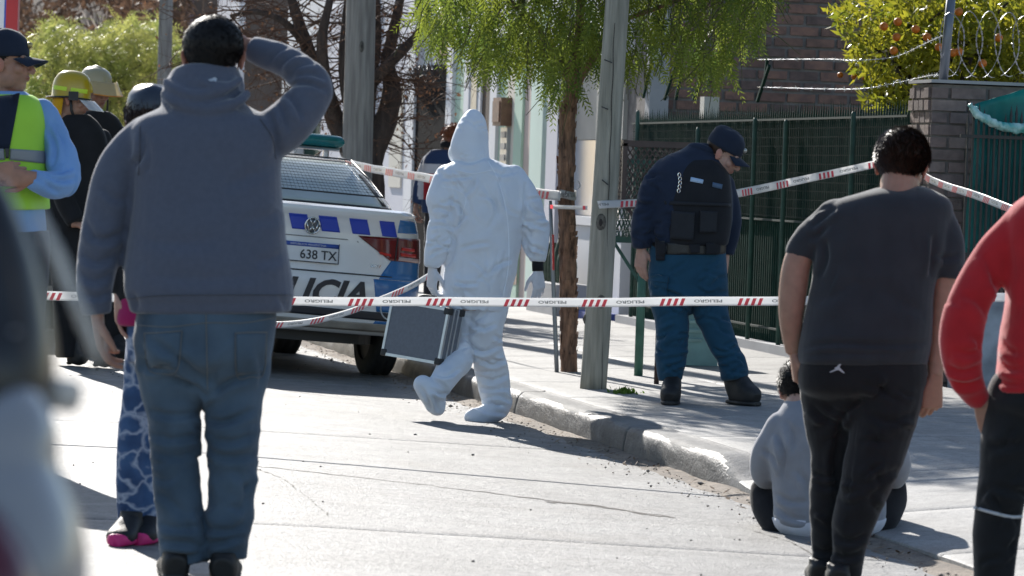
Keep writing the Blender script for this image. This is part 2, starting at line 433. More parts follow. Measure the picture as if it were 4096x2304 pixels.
# loose debris -------------------------------------------------------
def pebbles(pts, sizes, name, mat, label):
    m = MB(); base = np.array([[1,0,0],[-1,0,0],[0,1,0],[0,-1,0],[0,0,1],[0,0,-1]], float)
    fc = [(0,2,4),(2,1,4),(1,3,4),(3,0,4),(2,0,5),(1,2,5),(3,1,5),(0,3,5)]
    for p, s in zip(pts, sizes):
        q = base * (s * RNG.uniform(.6, 1.3, (6, 1))) * np.array([1, 1, .6]); a = RNG.uniform(0, 6.28); c_, s_ = math.cos(a), math.sin(a)
        q = q @ np.array([[c_, -s_, 0], [s_, c_, 0], [0, 0, 1]]); m.add(q + np.array(p) + [0, 0, s * .3], fc)
    o = obj(name, m, mat, None, True); o['kind'] = 'stuff'; o['label'] = label; o['category'] = 'debris'; return o
n = 170; xs = -RNG.uniform(.4, 5.0, n); ys = RNG.uniform(11.5, 30, n)
pebbles(np.stack([xs, ys, road_z(xs)], 1), RNG.uniform(.003, .0085, n) * (1 + (RNG.random(n) > .94) * .8), 'road_pebbles', M('pebble_dark', (.09, .085, .08), .8), 'small dark pebbles scattered over the sunlit road')
n = 800; xs = -np.abs(RNG.normal(0, .20, n)) - .01; ys = RNG.uniform(13.5, 34, n)
pebbles(np.stack([xs, ys, road_z(xs) + .008], 1), RNG.uniform(.002, .009, n) * (1 + (RNG.random(n) > .95)), 'gutter_gravel', M('gravel_mix', (.36, .31, .26), .85, .5, 60), 'gravel and grit lying along the kerb')
m = MB(); n = 700; xs = -np.abs(RNG.normal(0, .15, n)) - .01; ys = RNG.uniform(14, 34, n)
for x, y in zip(xs, ys):
    a = RNG.uniform(0, 6.28); l = RNG.uniform(.015, .05); w = l * RNG.uniform(.12, .4); d = np.array([math.cos(a), math.sin(a), RNG.uniform(-.2, .5)]); s = np.array([-math.sin(a), math.cos(a), RNG.uniform(-.3, .3)])
    c = np.array([x, y, float(road_z(x)) + .018]); m.add([c - d*l/2, c + s*w/2, c + d*l/2, c - s*w/2], [(0, 1, 2, 3)])
o = obj('leaf_litter', m, M('dry_leaf', (.22, .13, .06), .8, .5, 90, col2=(.09, .06, .035)), None); o['kind'] = 'stuff'; o['label'] = 'dry leaves and twigs lying in the gutter'; o['category'] = 'litter'

# ================================================================== BUILDINGS, WALLS, FENCES
PLASTER_W = M('white_plaster', (.74, .74, .76), .85, .06, 1.2, .15, 40)
PLASTER_L = M('lilac_white_plaster', (.62, .62, .68), .85, .06, 1.2, .15, 40)
PLASTER_G = M('mint_plaster', (.46, .62, .50), .85, .06, 1.2, .15, 40)
PLASTER_PG = M('pale_mint_plaster', (.60, .74, .66), .85, .06, 1.2, .15, 40)
PLASTER_P = M('pink_beige_plaster', (.55, .45, .41), .85, .08, 1.5, .2, 40)
PLASTER_C = M('cream_plaster', (.66, .62, .54), .85, .06, 1.2, .15, 40)
PLASTER_GR = M('grey_plaster', (.40, .40, .41), .85, .12, 2, .3, 30)
TERRACOTTA = M('terracotta_paint', (.36, .20, .15), .85, .1, 2, .2, 40)
BLACK_IRON = M('black_iron', (.022, .022, .025), .45, .2, 20, .1, 60)
GREEN_IRON = M('dark_green_paint', (.019, .055, .042), .8, .2, 12, .1, 60, spec=.12)
GREEN_POST = M('green_post_paint', (.03, .088, .068), .6, .2, 12, .1, 60)
GLASSY = M('window_glass', (.12, .14, .16), .12, .1, 3)
BRICK = [M('brick_%d' % i, c, .9, .25, 14, .5, 60, col2=c2) for i, (c, c2) in enumerate([
    ((.22, .125, .10), (.14, .09, .075)), ((.26, .15, .115), (.16, .10, .08)), ((.19, .125, .11), (.12, .085, .075)), ((.30, .165, .12), (.2, .12, .10))])]
BRICK_GREY = [M('grey_brick_%d' % i, c, .9, .2, 14, .5, 60) for i, c in enumerate([(.27, .20, .18), (.23, .175, .16), (.31, .24, .215), (.24, .19, .18)])]
MORTAR = M('mortar', (.24, .215, .20), .95, .25, 10, .6, 50)

def wseg(bl, u0, u1, X, z0, z1, depth, vy=500):
    """box of facade between photo columns u0..u1 with its street face on plane x = X"""
    ya = PX(u1, vy, X).y; yb = PX(u0, vy, X).y
    bl.box((X + depth / 2, (ya + yb) / 2, (z0 + z1) / 2), (depth, abs(yb - ya), z1 - z0)); return ya, yb
def part_seg(name, parent, mat, u0, u1, X, z0, z1, depth, vy=500):
    m = MB(); wseg(m, u0, u1, X, z0, z1, depth, vy); return obj(name, m, mat, parent)

# --- mint and white house in the middle
XF = 2.80
base = PX(1300, 500, XF)
ho = thing('house', 'white house with mint green pilasters and an open door, behind the pepper tree', 'house', (XF, PX(1300, 500, XF).y, .1))
yA, yB = PX(1400, 500, XF).y, PX(1113, 500, XF).y
m = MB(); m.box((XF + .065 + 2.5, (yA + yB) / 2, 1.8), (5.0, yB - yA - .05, 3.5)); obj('wall', m, PLASTER_W, ho)
Z0 = .16
part_seg('corner_pilaster', ho, PLASTER_W, 1113, 1127, XF - .02, Z0, 3.6, .40)
part_seg('green_panel', ho, PLASTER_G, 1127.3, 1157, XF + .02, Z0, 2.72, .3)
part_seg('door_frame', ho, PLASTER_W, 1157.3, 1169.7, XF + .0, Z0, 2.62, .28)
part_seg('door_lintel', ho, PLASTER_W, 1157.5, 1223.3, XF + .005, 2.62, 2.74, .28)
part_seg('upper_band', ho, PLASTER_W, 1127.5, 1345, XF - .02, 2.75, 3.55, .36)
o = part_seg('doorway', ho, M('unlit_room_paint', (.075, .05, .035), .9), 1170, 1223.4, XF + .045, Z0, 2.615, .015)  # flat panel; the unlit room inside is put into its dark colour
# open white door leaf with panes
y0 = PX(1199, 500, XF + .02).y; y1 = PX(1170.3, 500, XF + .02).y
m = MB(); m.box((XF + .032, (y0 + y1) / 2, 1.38), (.022, y1 - y0, 2.42)); dr = obj('door', m, PLASTER_W, ho)
for zc, h in ((2.12, .5), (1.45, .5), (.75, .5)):
    m = MB(); m.box((XF + .017, (y0 + y1) / 2, zc), (.012, (y1 - y0) * .5, h)); obj('pane', m, M('frosted_glass', (.36, .38, .4), .3), dr)
part_seg('pilaster', ho, PLASTER_W, 1223.5, 1240, XF - .02, Z0, 3.3, .38)
part_seg('green_panel', ho, PLASTER_G, 1240.3, 1268, XF + .015, Z0, 2.74, .3)
part_seg('cream_panel', ho, PLASTER_C, 1268.3, 1286, XF + .005, Z0, 2.74, .32)
part_seg('green_pilaster', ho, PLASTER_G, 1286.3, 1306, XF - .02, Z0, 3.3, .4)
part_seg('beige_panel', ho, PLASTER_P, 1306.3, 1327, XF + .005, Z0, 2.74, .3)
part_seg('rust_stain', ho, M('rust_stain', (.20, .10, .05), .9, .6, 9, col2=(.5, .42, .36)), 1287, 1306, XF - .0235, .35, .8, .003)
part_seg('pale_green_pilaster', ho, PLASTER_PG, 1327.3, 1358, XF - .03, Z0, 3.4, .44)
part_seg('drain_gap', ho, M('gap_shade', (.03, .025, .02), .9), 1358.3, 1369, XF + .02, Z0, 3.4, .28)  # solid strip; the shade of the gap is painted as near-black
part_seg('lilac_pilaster', ho, PLASTER_L, 1369.3, 1396, XF - .02, Z0, 3.4, .42)
# brown meter box and grey bell panel
yb = PX(1274, 210, XF - .02).y
m = MB(); m.box((XF - .05, yb, 1.99), (.11, .42, .27)); m.box((XF - .112, yb, 1.99), (.012, .34, .20)); o = obj('letterbox', m, M('brown_box', (.20, .10, .06), .6, .3, 15), ho)
m = MB(); m.box((XF - .01, yb, 1.66), (.04, .34, .36)); o = obj('bell_panel', m, M('grey_metal_panel', (.42, .42, .43), .4, metal=.5), ho)
for i in range(3):
    m = MB(); m.box((XF - .035, yb, 1.77 - i * .11), (.012, .24, .06)); obj('button_row', m, M('panel_button', (.25, .25, .26), .5), o)

# --- grey-white neighbour with a shuttered window, right of the pepper trunk
XG = 2.86
hg = thing('house', 'pale grey wall with a shuttered window and white plinth, behind the leaning pole', 'house', (XG, PX(1470, 500, XG).y, .1))
yA, yB = PX(1568, 500, XG).y, PX(1396.5, 500, XG).y
m = MB(); m.box((XG + 2.6, (yA + yB) / 2, 1.9), (5.0, yB - yA, 3.6)); obj('wall', m, PLASTER_GR, hg)
part_seg('grey_jamb', hg, PLASTER_GR, 1397, 1412, XG - .04, Z0, 3.3, .2)
part_seg('upper_panel', hg, PLASTER_W, 1412.5, 1560, XG + .01, 2.42, 3.3, .12)
part_seg('shutter', hg, M('beige_shutter', (.42, .41, .38), .7, .08, 3), 1412.5, 1560, XG + .05, 1.72, 2.41, .1)
w = part_seg('window', hg, M('pale_window', (.50, .54, .60), .25, .1, 2), 1412.5, 1560, XG + .055, 1.05, 1.715, .1)
part_seg('window_sill', hg, PLASTER_W, 1410, 1562, XG - .05, .97, 1.045, .2)
part_seg('plinth', hg, PLASTER_W, 1397.4, 1566, XG - .02, Z0, .965, .18)
part_seg('step', hg, M('blue_tile', (.05, .10, .42), .4), 1440, 1500, XG - .25, .15, .25, .22)

# planter with cacti at its foot
cp = PX(1405, 690, XG - .25)
pl = thing('planter', 'low grey planter box with upright cacti behind the peeling trunk', 'planter', (cp.x, cp.y, .17))
m = MB(); m.box((cp.x, cp.y, .32), (.3, 1.3, .28)); obj('trough', m, PLASTER_GR, pl)
for i in range(9):
    yy = cp.y - .55 + i * .135; h = RNG.uniform(.22, .5); m = MB(); m.tube([(cp.x, yy, .44), (cp.x, yy, .46 + h * .6), (cp.x + .01, yy + .02, .46 + h)], [.045, .05, .02], 8, sub=2)
    obj('cactus', m, M('cactus_green', (.05, .085, .05), .7, .3, 30, .4, 90), pl, True)

# --- white house with the black gate
hw = thing('house', 'white walled house with a tall black barred gate left of the white suit', 'house', (XF, PX(1000, 500, XF).y, .1))
yA, yB = PX(1112.6, 500, XF).y, PX(690, 500, XF).y
m = MB(); m.box((XF + .11 + 2.5, (yA + yB) / 2, 1.9), (5.0, yB - yA, 3.7)); obj('wall', m, PLASTER_W, hw)
part_seg('brown_band', hw, TERRACOTTA, 1088, 1112, XF + .02, 2.6, 4.2, .3)
part_seg('gate_header', hw, PLASTER_W, 1033.3, 1087.7, XF + .07, 2.2, 3.6, .3)
part_seg('pillar', hw, PLASTER_W, 1013, 1033, XF - .02, Z0, 3.5, .4)
part_seg('front_wall', hw, PLASTER_L, 930, 1012.5, XF + .01, .75, 3.4, .3)
part_seg('window_frame', hw, PLASTER_C, 975, 1005, XF - .01, 1.2, 2.35, .1)
part_seg('dado', hw, TERRACOTTA, 930, 1033, XF - .035, Z0, .74, .3)
part_seg('pillar', hw, PLASTER_W, 905, 929, XF - .04, Z0, 3.4, .4)
part_seg('front_wall', hw, PLASTER_L, 800, 904, XF + .04, Z0, 3.4, .3)
part_seg('side_gate', hw, GREEN_IRON, 735, 799, XF + .1, Z0, 2.1, .1)
part_seg('pillar', hw, PLASTER_W, 700, 734, XF - .04, Z0, 3.0, .4)
gy0, gy1 = PX(1112.4, 500, XF + .0).y, PX(1033.2, 500, XF + .0).y
m = MB(); m.box((XF + .05, (gy0 + gy1) / 2, 1.2), (.02, gy1 - gy0, 2.05)); GATE_BLACK = M('gate_matt_black', (.016, .016, .018), .95, .2, 20, spec=.04); g = obj('gate', m, GATE_BLACK, hw)
n = 34
for i in range(n):
    y = gy0 + (gy1 - gy0) * (i + .5) / n; m = MB(); m.box((XF + .02, y, 1.22), (.03, .045, 2.15)); obj('bar', m, GATE_BLACK, g)
m = MB()
for i in range(420):
    y = RNG.uniform(gy0, gy1); z = 2.27 + RNG.uniform(0, .05); m.bar((XF + RNG.uniform(0, .06), y, z), (XF + RNG.uniform(-.12, .12), y + RNG.uniform(-.2, .2), z + RNG.uniform(.08, .24)), .008)
o = obj('spikes', m, BLACK_IRON, g); o['kind'] = 'stuff'

# --- brick house: its side wall faces the camera
YB = 32.0
hb = thing('brick_house', 'old brick house wall rising behind the green fence', 'house', (4.8, YB + 3, .1))
m = MB(); m.box((2.95 + 3.5, YB + 1.0, 2.3), (7.0, 1.9, 4.6)); wl = obj('wall', m, MORTAR, hb)
COURSE, BL = .092, .265
for r in range(34):
    z = 1.55 + r * COURSE; off = (r % 2) * BL / 2 + RNG.uniform(-.02, .02)
    if z > 3.45: break
    for c in range(13):
        x0 = 2.97 + c * BL - off; x1 = x0 + BL - .02
        if x1 < 3.0: continue
        x0 = max(x0, 2.955) + RNG.uniform(0, .008); x1 -= RNG.uniform(0, .012); h = COURSE - .024 + RNG.uniform(-.004, .004); pr = RNG.uniform(.008, .022)
        q = MB(); q.box(((x0 + x1) / 2, YB + .05 - pr / 2 - .001 * (c % 3), z), (x1 - x0, pr + .002, h), Matrix.Rotation(RNG.uniform(-.008, .008), 3, 'Y'))
        obj('brick', q, BRICK[int(RNG.integers(0, 4))], wl)
for i in range(26):      # lower courses behind the fence, longer patches of worn brick
    z = .2 + i * .05
m = MB(); m.box((2.93, YB + .02, 1.7), (.16, .16, 3.2)); obj('corner_plaster', m, PLASTER_GR, hb)
m = MB(); m.box((6.4, YB + 1.0, 4.65), (7.2, 2.2, .1)); obj('roof', m, PLASTER_GR, hb)

# --- green fence along the property line
XFE = 2.81
fy0, fy1 = PX(2288, 300, XFE).y, PX(1592, 300, XFE).y
fe = thing('fence', 'dark green barred fence with wire mesh and spiked top along the pavement', 'fence', (XFE, (fy0 + fy1) / 2, .18))
m = MB(); ny = int((fy1 - fy0) / .062)
for i in range(ny):
    y = fy0 + .03 + i * .062; m.box((XFE + .02, y, 1.05), (.014, .014, 1.62))
    zt = 1.95 + .02 * math.sin(i * 1.7)
    m.add([(XFE + .012, y - .008, 1.84), (XFE + .028, y - .008, 1.84), (XFE + .028, y + .008, 1.84), (XFE + .012, y + .008, 1.84), (XFE + .02, y, zt)], [(0,1,4), (1,2,4), (2,3,4), (3,0,4)])
    if i % 2: m.bar((XFE + .02, y - .03, 1.80), (XFE + .02, y + .012, 1.9), .005); m.bar((XFE + .02, y + .03, 1.80), (XFE + .02, y - .012, 1.9), .005)
o = obj('bars', m, GREEN_IRON, fe); o['kind'] = 'stuff'
m = MB()
for k in range(12): m.box((XFE + .004, (fy0 + fy1) / 2, 1.16 + k * .062), (.007, fy1 - fy0 - .02, .007))
for i in range(int((fy1 - fy0) / .05)): m.box((XFE - .003, fy0 + .03 + i * .05, 1.5), (.005, .005, .70))
o = obj('wire_mesh', m, M('mesh_wire', (.035, .055, .047), .8, spec=.15), fe); o['kind'] = 'stuff'
for z in (1.845, .36, 1.13):
    m = MB(); m.box((XFE - .006, (fy0 + fy1) / 2, z), (.014, fy1 - fy0 - .03, .014)); obj('rail', m, M('rail_dark', (.012, .03, .024), .8), fe)
for u, zt in ((2143, 1.88), (1974, 1.84), (1896, 1.86), (1753, 1.8), (1600, 1.95)):
    y = PX(u, 500, XFE - .04).y; m = MB(); m.tube([(XFE - .05, y, .2), (XFE - .05, y, zt - .02), (XFE - .05, y, zt)], [.017, .017, .010], 12); obj('post', m, GREEN_POST, fe, True)
m = MB(); m.box((XFE + .02, (fy0 + fy1) / 2, .15), (.22, fy1 - fy0, .22)); obj('base', m, PLASTER_GR, fe)
y = PX(1768, 300, XFE + .15).y; m = MB(); m.box((XFE + .2, y, 1.05), (.12, .14, 2.0)); obj('concrete_post', m, PLASTER_C, fe)
for u, v, u2, v2 in ((1618, 245, 1640, 150), (1672, 250, 1700, 160), (1700, 250, 1716, 165), (1745, 250, 1768, 175), (1780, 215, 1800, 150), (1905, 255, 1935, 165), (1925, 195, 1930, 150)):
    a = PX(u, v, XFE + .03); c = PX(u2, v2, XFE + .03); m = MB(); m.bar(a, c, .022); obj('wire_arm', m, GREEN_IRON, fe)

# --- brick wall with tarp and black bars at the right edge
Xw, Yw = 2.81, PX(2337, 400, 2.81).y
bw = thing('brick_wall', 'weathered grey brown brick garden wall at the right edge', 'wall', (3.6, Yw + .2, .1))
m = MB(); m.box((Xw + .012 + 1.3, Yw + .235, 1.03), (2.6, .44, 2.02)); core = obj('mortar_core', m, MORTAR, bw)
CO = .0765
for r in range(27):
    z = .07 + r * CO; off = (r % 2) * .12
    if z > 2.05: break
    for c in range(11):
        x0 = Xw + c * .245 - off; x1 = x0 + .228
        x0 = max(x0, Xw + .002) + RNG.uniform(0, .004); x1 -= RNG.uniform(0, .006)
        if x1 - x0 < .05: continue
        pr = RNG.uniform(.012, .022); q = MB(); q.box(((x0 + x1) / 2, Yw + .015 - pr / 2, z + .004), (x1 - x0, pr + .002, CO - .014 + RNG.uniform(-.003, .003)))
        obj('brick', q, BRICK_GREY[int(RNG.integers(0, 4))], core)
    for c in range(4):
        y0 = Yw + .03 + c * .11; pr = RNG.uniform(.006, .026); q = MB(); q.box((Xw + .012 - pr / 2, y0 + .05, z + .004), (pr + .002, .094 + RNG.uniform(-.012, .006), CO - .014))
        obj('brick', q, BRICK_GREY[int(RNG.integers(0, 4))], core)
m = MB(); m.box((Xw + 1.32, Yw + .23, 2.058), (2.66, .5, .02)); obj('coping', m, PLASTER_GR, bw)

# low painted wall in front, and the barred grille with a tarp
YG = Yw - .35
gr = thing('railing', 'black barred railing on a low pale wall, right edge of the photo', 'railing', (3.6, YG, .1))
m = MB(); m.box((3.75, YG, .45), (1.7, .16, .62)); obj('low_wall', m, M('pale_blue_wall', (.42, .46, .52), .85, .3, 5, .3, 30), gr)
x0 = PY(2432, 400, YG).x
for i in range(22):
    x = x0 + i * .034; zt = 1.80 + .06 * math.sin(i * .9); q = MB(); q.box((x, YG, (.74 + zt) / 2), (.012, .012, zt - .74))
    q.add([(x - .008, YG - .008, zt), (x + .008, YG - .008, zt), (x + .008, YG + .008, zt), (x - .008, YG + .008, zt), (x, YG, zt + .07)], [(0,1,4), (1,2,4), (2,3,4), (3,0,4)])
    obj('bar', q, BLACK_IRON, gr)
for z in (.8, 1.0, 1.72):
    q = MB(); q.box((x0 + .37, YG - .012, z), (.84, .014, .02)); obj('rail', q, BLACK_IRON, gr)
TARP = M('teal_tarp', (.012, .26, .24), .45, .2, 4, .2, 60, transl=.35)
def tarp_sheet(u0, u1, v0, v1, Y, n=24, amp=.02):
    g = []
    for i in range(n):
        t = i / (n - 1.0); row = []
        for j in range(n):
            s = j / (n - 1.0); p = PY(u0[0] + (u0[1] - u0[0]) * t + ((u1[0] + (u1[1] - u1[0]) * t) - (u0[0] + (u0[1] - u0[0]) * t)) * s, (v0[0] + (v0[1] - v0[0]) * s) * (1 - t) + (v1[0] + (v1[1] - v1[0]) * s) * t, Y)
            p.y += amp * (math.sin(s * 23 + t * 3) * .5 + math.sin(s * 9 - t * 5)) ; row.append(list(p))
        g.append(row)
    return np.array(g)
tp = thing('tarp', 'teal green tarpaulin tied behind the black railing bars', 'tarp', (3.5, YG + .1, .7))
m = MB(); m.slab(tarp_sheet((2452, 2425), (2620, 2620), (262, 210), (640, 650), YG + .1), .004); obj('sheet', m, TARP, tp, True)
g = []                               # rolled upper tarp edge sagging over the bars, sunlight put into its pale colour
pts = [PY(u, v, YG - .03) for u, v in ((2440, 262), (2455, 285), (2485, 302), (2520, 318), (2560, 322), (2620, 318))]
m = MB(); m.tube(pts, [(.012, .02), (.022, .03), (.026, .03), (.024, .03), (.03, .03), (.026, .03)], 20, sub=9)
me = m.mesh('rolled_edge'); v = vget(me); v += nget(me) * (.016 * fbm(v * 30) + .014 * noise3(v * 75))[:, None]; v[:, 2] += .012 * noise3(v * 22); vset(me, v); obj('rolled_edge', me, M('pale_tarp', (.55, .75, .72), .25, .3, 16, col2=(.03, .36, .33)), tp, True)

# --- utility cabinet with louvres by the fence
uc = P(1752, 800, 26.3)
ub = thing('utility_cabinet', 'small teal meter cabinet with louvres behind the blue trousers', 'cabinet', (uc.x, uc.y, .18))
m = MB(); m.box((uc.x, uc.y, .43), (.26, .2, .5)); obj('box', m, M('teal_metal', (.17, .32, .32), .5, .15, 8), ub)
for i in range(5):
    q = MB(); q.box((uc.x - .05, uc.y - .108, .35 + i * .06), (.13, .02, .02), Matrix.Rotation(.5, 3, 'X')); obj('louvre', q, M('teal_metal_light', (.26, .42, .42), .5), ub)

# --- background behind the bush: brown wall, far plaster pier
bk = thing('house', 'far brown house front overgrown with dry creeper, upper left', 'house', (2.9, 88, .1))
m = MB(); m.box((5.6, 90, 3.2), (5.4, 44, 6.4)); obj('wall', m, M('brown_wall', (.20, .155, .13), .9, .35, .8, .3, 8), bk)
part_seg('pale_pier', bk, PLASTER_L, 328, 352, 2.86, .1, 6.0, .1, 100)
part_seg('rose_wall', bk, M('rose_wall', (.30, .22, .22), .9, .15, 2), 353, 470, 2.885, .1, 6.0, .1, 100)
part_seg('pale_panel', bk, PLASTER_L, 545, 600, 2.86, 1.2, 5.0, .1, 100)

# ================================================================== POLES, BASKETS, WIRES
def wood_mat(name, c1, c2, sc=6, bump=.6):
    return M(name, c1, .85, .2, sc, bump, 26, col2=c2, stretch=(5, 5, .35), bdist=.01)
WOOD_A = wood_mat('weathered_pole_wood', (.36, .345, .29), (.20, .195, .16))
WOOD_B = wood_mat('brown_grey_pole_wood', (.30, .285, .255), (.17, .155, .14))
def pole(name, label, base, top, r0, r1, mat, seed=0, knots=(), nails=()):
    t = thing(name, label, 'utility pole', base)
    n = 40; a, c = np.array(list(base)), np.array(list(top)); ts = np.linspace(0, 1, n)
    wob = .012 * np.stack([noise3(np.stack([ts * 4 + seed, 0 * ts, 0 * ts], 1)), noise3(np.stack([ts * 4, 0 * ts + seed, 0 * ts], 1)), 0 * ts], 1)
    pts = a + np.outer(ts, c - a) + wob; v, f = tube(pts, [r0 + (r1 - r0) * q for q in ts], 28)
    cen = np.repeat(pts, 28, 0); d = v - cen; ang = np.arctan2(d[:, 1], d[:, 0])
    k = 1 + .035 * fbm(np.stack([np.cos(ang) * 2, np.sin(ang) * 2, v[:, 2] * .8], 1)) + .02 * noise3(np.stack([np.cos(ang) * 9, np.sin(ang) * 9, v[:, 2] * .5], 1))
    m = MB(); m.add(cen + d * k[:, None], f); o = obj('shaft', m, mat, t, True)
    ax = (Vector(top) - Vector(base)).normalized()
    # drying crack facing the street
    for (u, v0, u2, v2, w) in [q for q in knots if len(q) == 5]:
        pa, pb = P(u, v0, (Vector(base) - CAM_POS).dot(CF)), P(u2, v2, (Vector(base) - CAM_POS).dot(CF)); m = MB(); prev = None; N_ = 26
        rr = (r0 + r1) / 2
        for i in range(N_):
            q = i / (N_ - 1.0); p = pa.lerp(pb, q) + CR * (.0025 * math.sin(q * 19 + seed)); tt = (p - Vector(base)).dot(ax) / (Vector(top) - Vector(base)).length
            c0 = Vector(base).lerp(Vector(top), tt); off = (p - c0).dot(CR); rad = r0 + (r1 - r0) * tt
            p = c0 + CR * off - CF * (math.sqrt(max(rad * rad - off * off, 1e-4)) - .001)
            if prev is not None: m.bar(prev, p, w, .006, up=-CF)
            prev = p
        obj('crack', m, M('crack_dark', (.035, .03, .028), .95), o)
    for (u, v0, rw, rh) in [q for q in knots if len(q) == 4]:
        p = P(u, v0, (Vector(base) - CAM_POS).dot(CF)); tt = (p - Vector(base)).dot(ax) / (Vector(top) - Vector(base)).length
        c0 = Vector(base).lerp(Vector(top), tt); off = (p - c0).dot(CR); rad = r0 + (r1 - r0) * tt; s = math.sqrt(max(rad * rad - off * off, 1e-4))
        nrm = (CR * off - CF * s).normalized(); p = c0 + nrm * (rad - .004); up = Vector((0, 0, 1)); sd_ = up.cross(nrm).normalized()
        R = np.array([list(sd_), list(up), list(nrm)]).T
        m = MB(); m.ell(p, (rw, rh, .012), R, 14, 8); obj('knot', m, M('knot_wood', (.14, .13, .11), .9, .4, 60), o, True)
        m = MB(); m.ell(p + nrm * .006, (rw * .45, rh * .5, .009), R, 12, 6); obj('knot_core', m, M('crack_dark', (.035, .03, .028), .95), o, True)
    for (u, v0, u2, v2) in nails:
        dd = (Vector(base) - CAM_POS).dot(CF) - r0 - .005; m = MB(); m.bar(P(u, v0, dd), P(u2, v2, dd), .007); obj('nail', m, BLACK_IRON, o)
    return t
b2 = P(1492, 975, 23.4); b2.z = .13
t2 = P(1555, -30, 23.4) ; t2 = b2 + (t2 - b2) * 1.9
pole('utility_pole', 'thick leaning grey wooden pole rising at the kerb beside the pepper tree', b2, t2, LEN(33.5, 23.4), LEN(31, 23.4) * .86, WOOD_A, 2,
     knots=((1545, 60, 1531, 470, .0035), (1531, 470, 1512, 980, .0035), (1511, 560, .03, .055), (1512, 760, .026, .05), (1463, 800, .016, .03), (1520, 515, .03, .012)),
     nails=((1520, 150, 1540, 158), (1513, 537 * .5, 1530, 275), (1514, 452, 1530, 465)))
b1 = P(893, 790, 33.0); b1 = PX(893, 720, .55); b1.z = .15; d1 = (b1 - CAM_POS).dot(CF)
t1 = P(896, -30, d1); t1.z = 6.5; t1.x = b1.x + .02
pole('utility_pole', 'grey wooden pole standing in front of the bare dark tree', b1, Vector((P(893, 0, d1).x, P(893, 0, d1).y, 7)), LEN(40, d1), LEN(36, d1) * .9, WOOD_B, 5, knots=((860, 300, 866, 500, .01), (900, 480, .03, .09), (912, 120, .02, .05)))
b3 = PX(404, 560, .8); b3.z = .15; d3 = (b3 - CAM_POS).dot(CF)
pole('utility_pole', 'distant pale grey pole rising out of the yellow green bush', b3, Vector((P(413, 0, d3).x, P(413, 0, d3).y, 7.5)), LEN(19, d3), LEN(17, d3) * .9, WOOD_B, 8)

# thin metal stake beside the pepper trunk
p0 = P(1401, 933, 25.2); p0.z = .15
st = thing('tree_stake', 'thin grey metal stake leaning beside the pepper tree trunk', 'stake', p0)
m = MB(); m.tube([p0, P(1394, 760, 25.2), P(1384, 505, 25.2)], [.014, .014, .012], 8, sub=2); obj('rod', m, M('galvanised', (.30, .31, .32), .5, metal=.6), st, True)
m = MB(); m.bar(P(1391, 590, 25.15), P(1392, 680, 25.15), .012); obj('red_tie', m, M('red_plastic', (.5, .02, .02), .4), st)

# litter baskets ------------------------------------------------------
def basket(name, label, u0, u1, v0, v1, d, depth, mat, post_u, post_v, post_mat, pr):
    pc = P((u0 + u1) / 2, v1, d); base = P(post_u, post_v, d); base.z = float(walk_z(base.x)) + .01
    t = thing(name, label, 'litter basket', base)
    w = LEN(u1 - u0, d); z1 = P(u0, v0, d).z; z0 = P(u0, v1, d).z; cx, cy = pc.x, pc.y + depth / 2
    m = MB(); T = .028
    for sx in (-1, 1):
        for sy in (-1, 1): m.box((cx + sx * w / 2, cy + sy * depth / 2, (z0 + z1) / 2), (T, T, z1 - z0))
    for z in (z0, z1):
        for sy in (-1, 1): m.box((cx, cy + sy * depth / 2, z), (w + T, T * .9, T * 1.3))
        for sx in (-1, 1): m.box((cx + sx * w / 2, cy, z), (T * .9, depth + T, T * 1.2))
    obj('frame', m, mat, t)
    def screen(o0, du, dv, nu, nv):
        q = MB()
        for i in range(nu + 1):                                       # diamond wire screen
            for s in (-1, 1):
                a = i / nu; pts = []
                for j in range(nv + 1):
                    x = a + s * .5 / nu * (j % 2); pts.append(np.clip(x, 0, 1))
                for j in range(nv): q.bar(o0 + du * float(pts[j]) + dv * (j / nv), o0 + du * float(pts[j + 1]) + dv * ((j + 1) / nv), .0055)
        return q
    H = Vector((0, 0, z1 - z0)); ww = Vector((w, 0, 0)); dd = Vector((0, depth, 0)); o0 = Vector((cx - w / 2, cy - depth / 2, z0))
    for q in (screen(o0, ww, H, max(5, int(w / .032)), 14), screen(o0 + dd, ww, H, 12, 14), screen(o0, dd, H, 9, 14), screen(o0 + ww, dd, H, 9, 14), screen(o0, ww, dd, 12, 9)):
        oo = obj('mesh_side', q, mat, t)
    m = MB(); m.tube([base - Vector((0, 0, .02)), Vector((base.x, base.y, z0))], [pr, pr], 12); obj('post', m, post_mat, t, True)
    m = MB(); m.bar(Vector((cx - w * .45, cy - depth * .45, z0)), Vector((base.x, base.y, z0 - .28)), .02); obj('brace', m, mat, t)
    return t
BROWN_PAINT = M('brown_metal_paint', (.075, .048, .042), .5, .2, 10)
basket('litter_basket', 'brown wire mesh litter basket on a post beside the officer looking down', 1565, 1750, 360, 517, 24.0, .36, BROWN_PAINT, 1650, 1000, BROWN_PAINT, .016)
basket('litter_basket', 'green mesh litter basket on a green post half hidden by the leaning pole', 1535, 1640, 405, 602, 24.9, .3, GREEN_POST, 1605, 966, M('green_pole_paint', (.06, .17, .12), .45, .2, 12), .028)

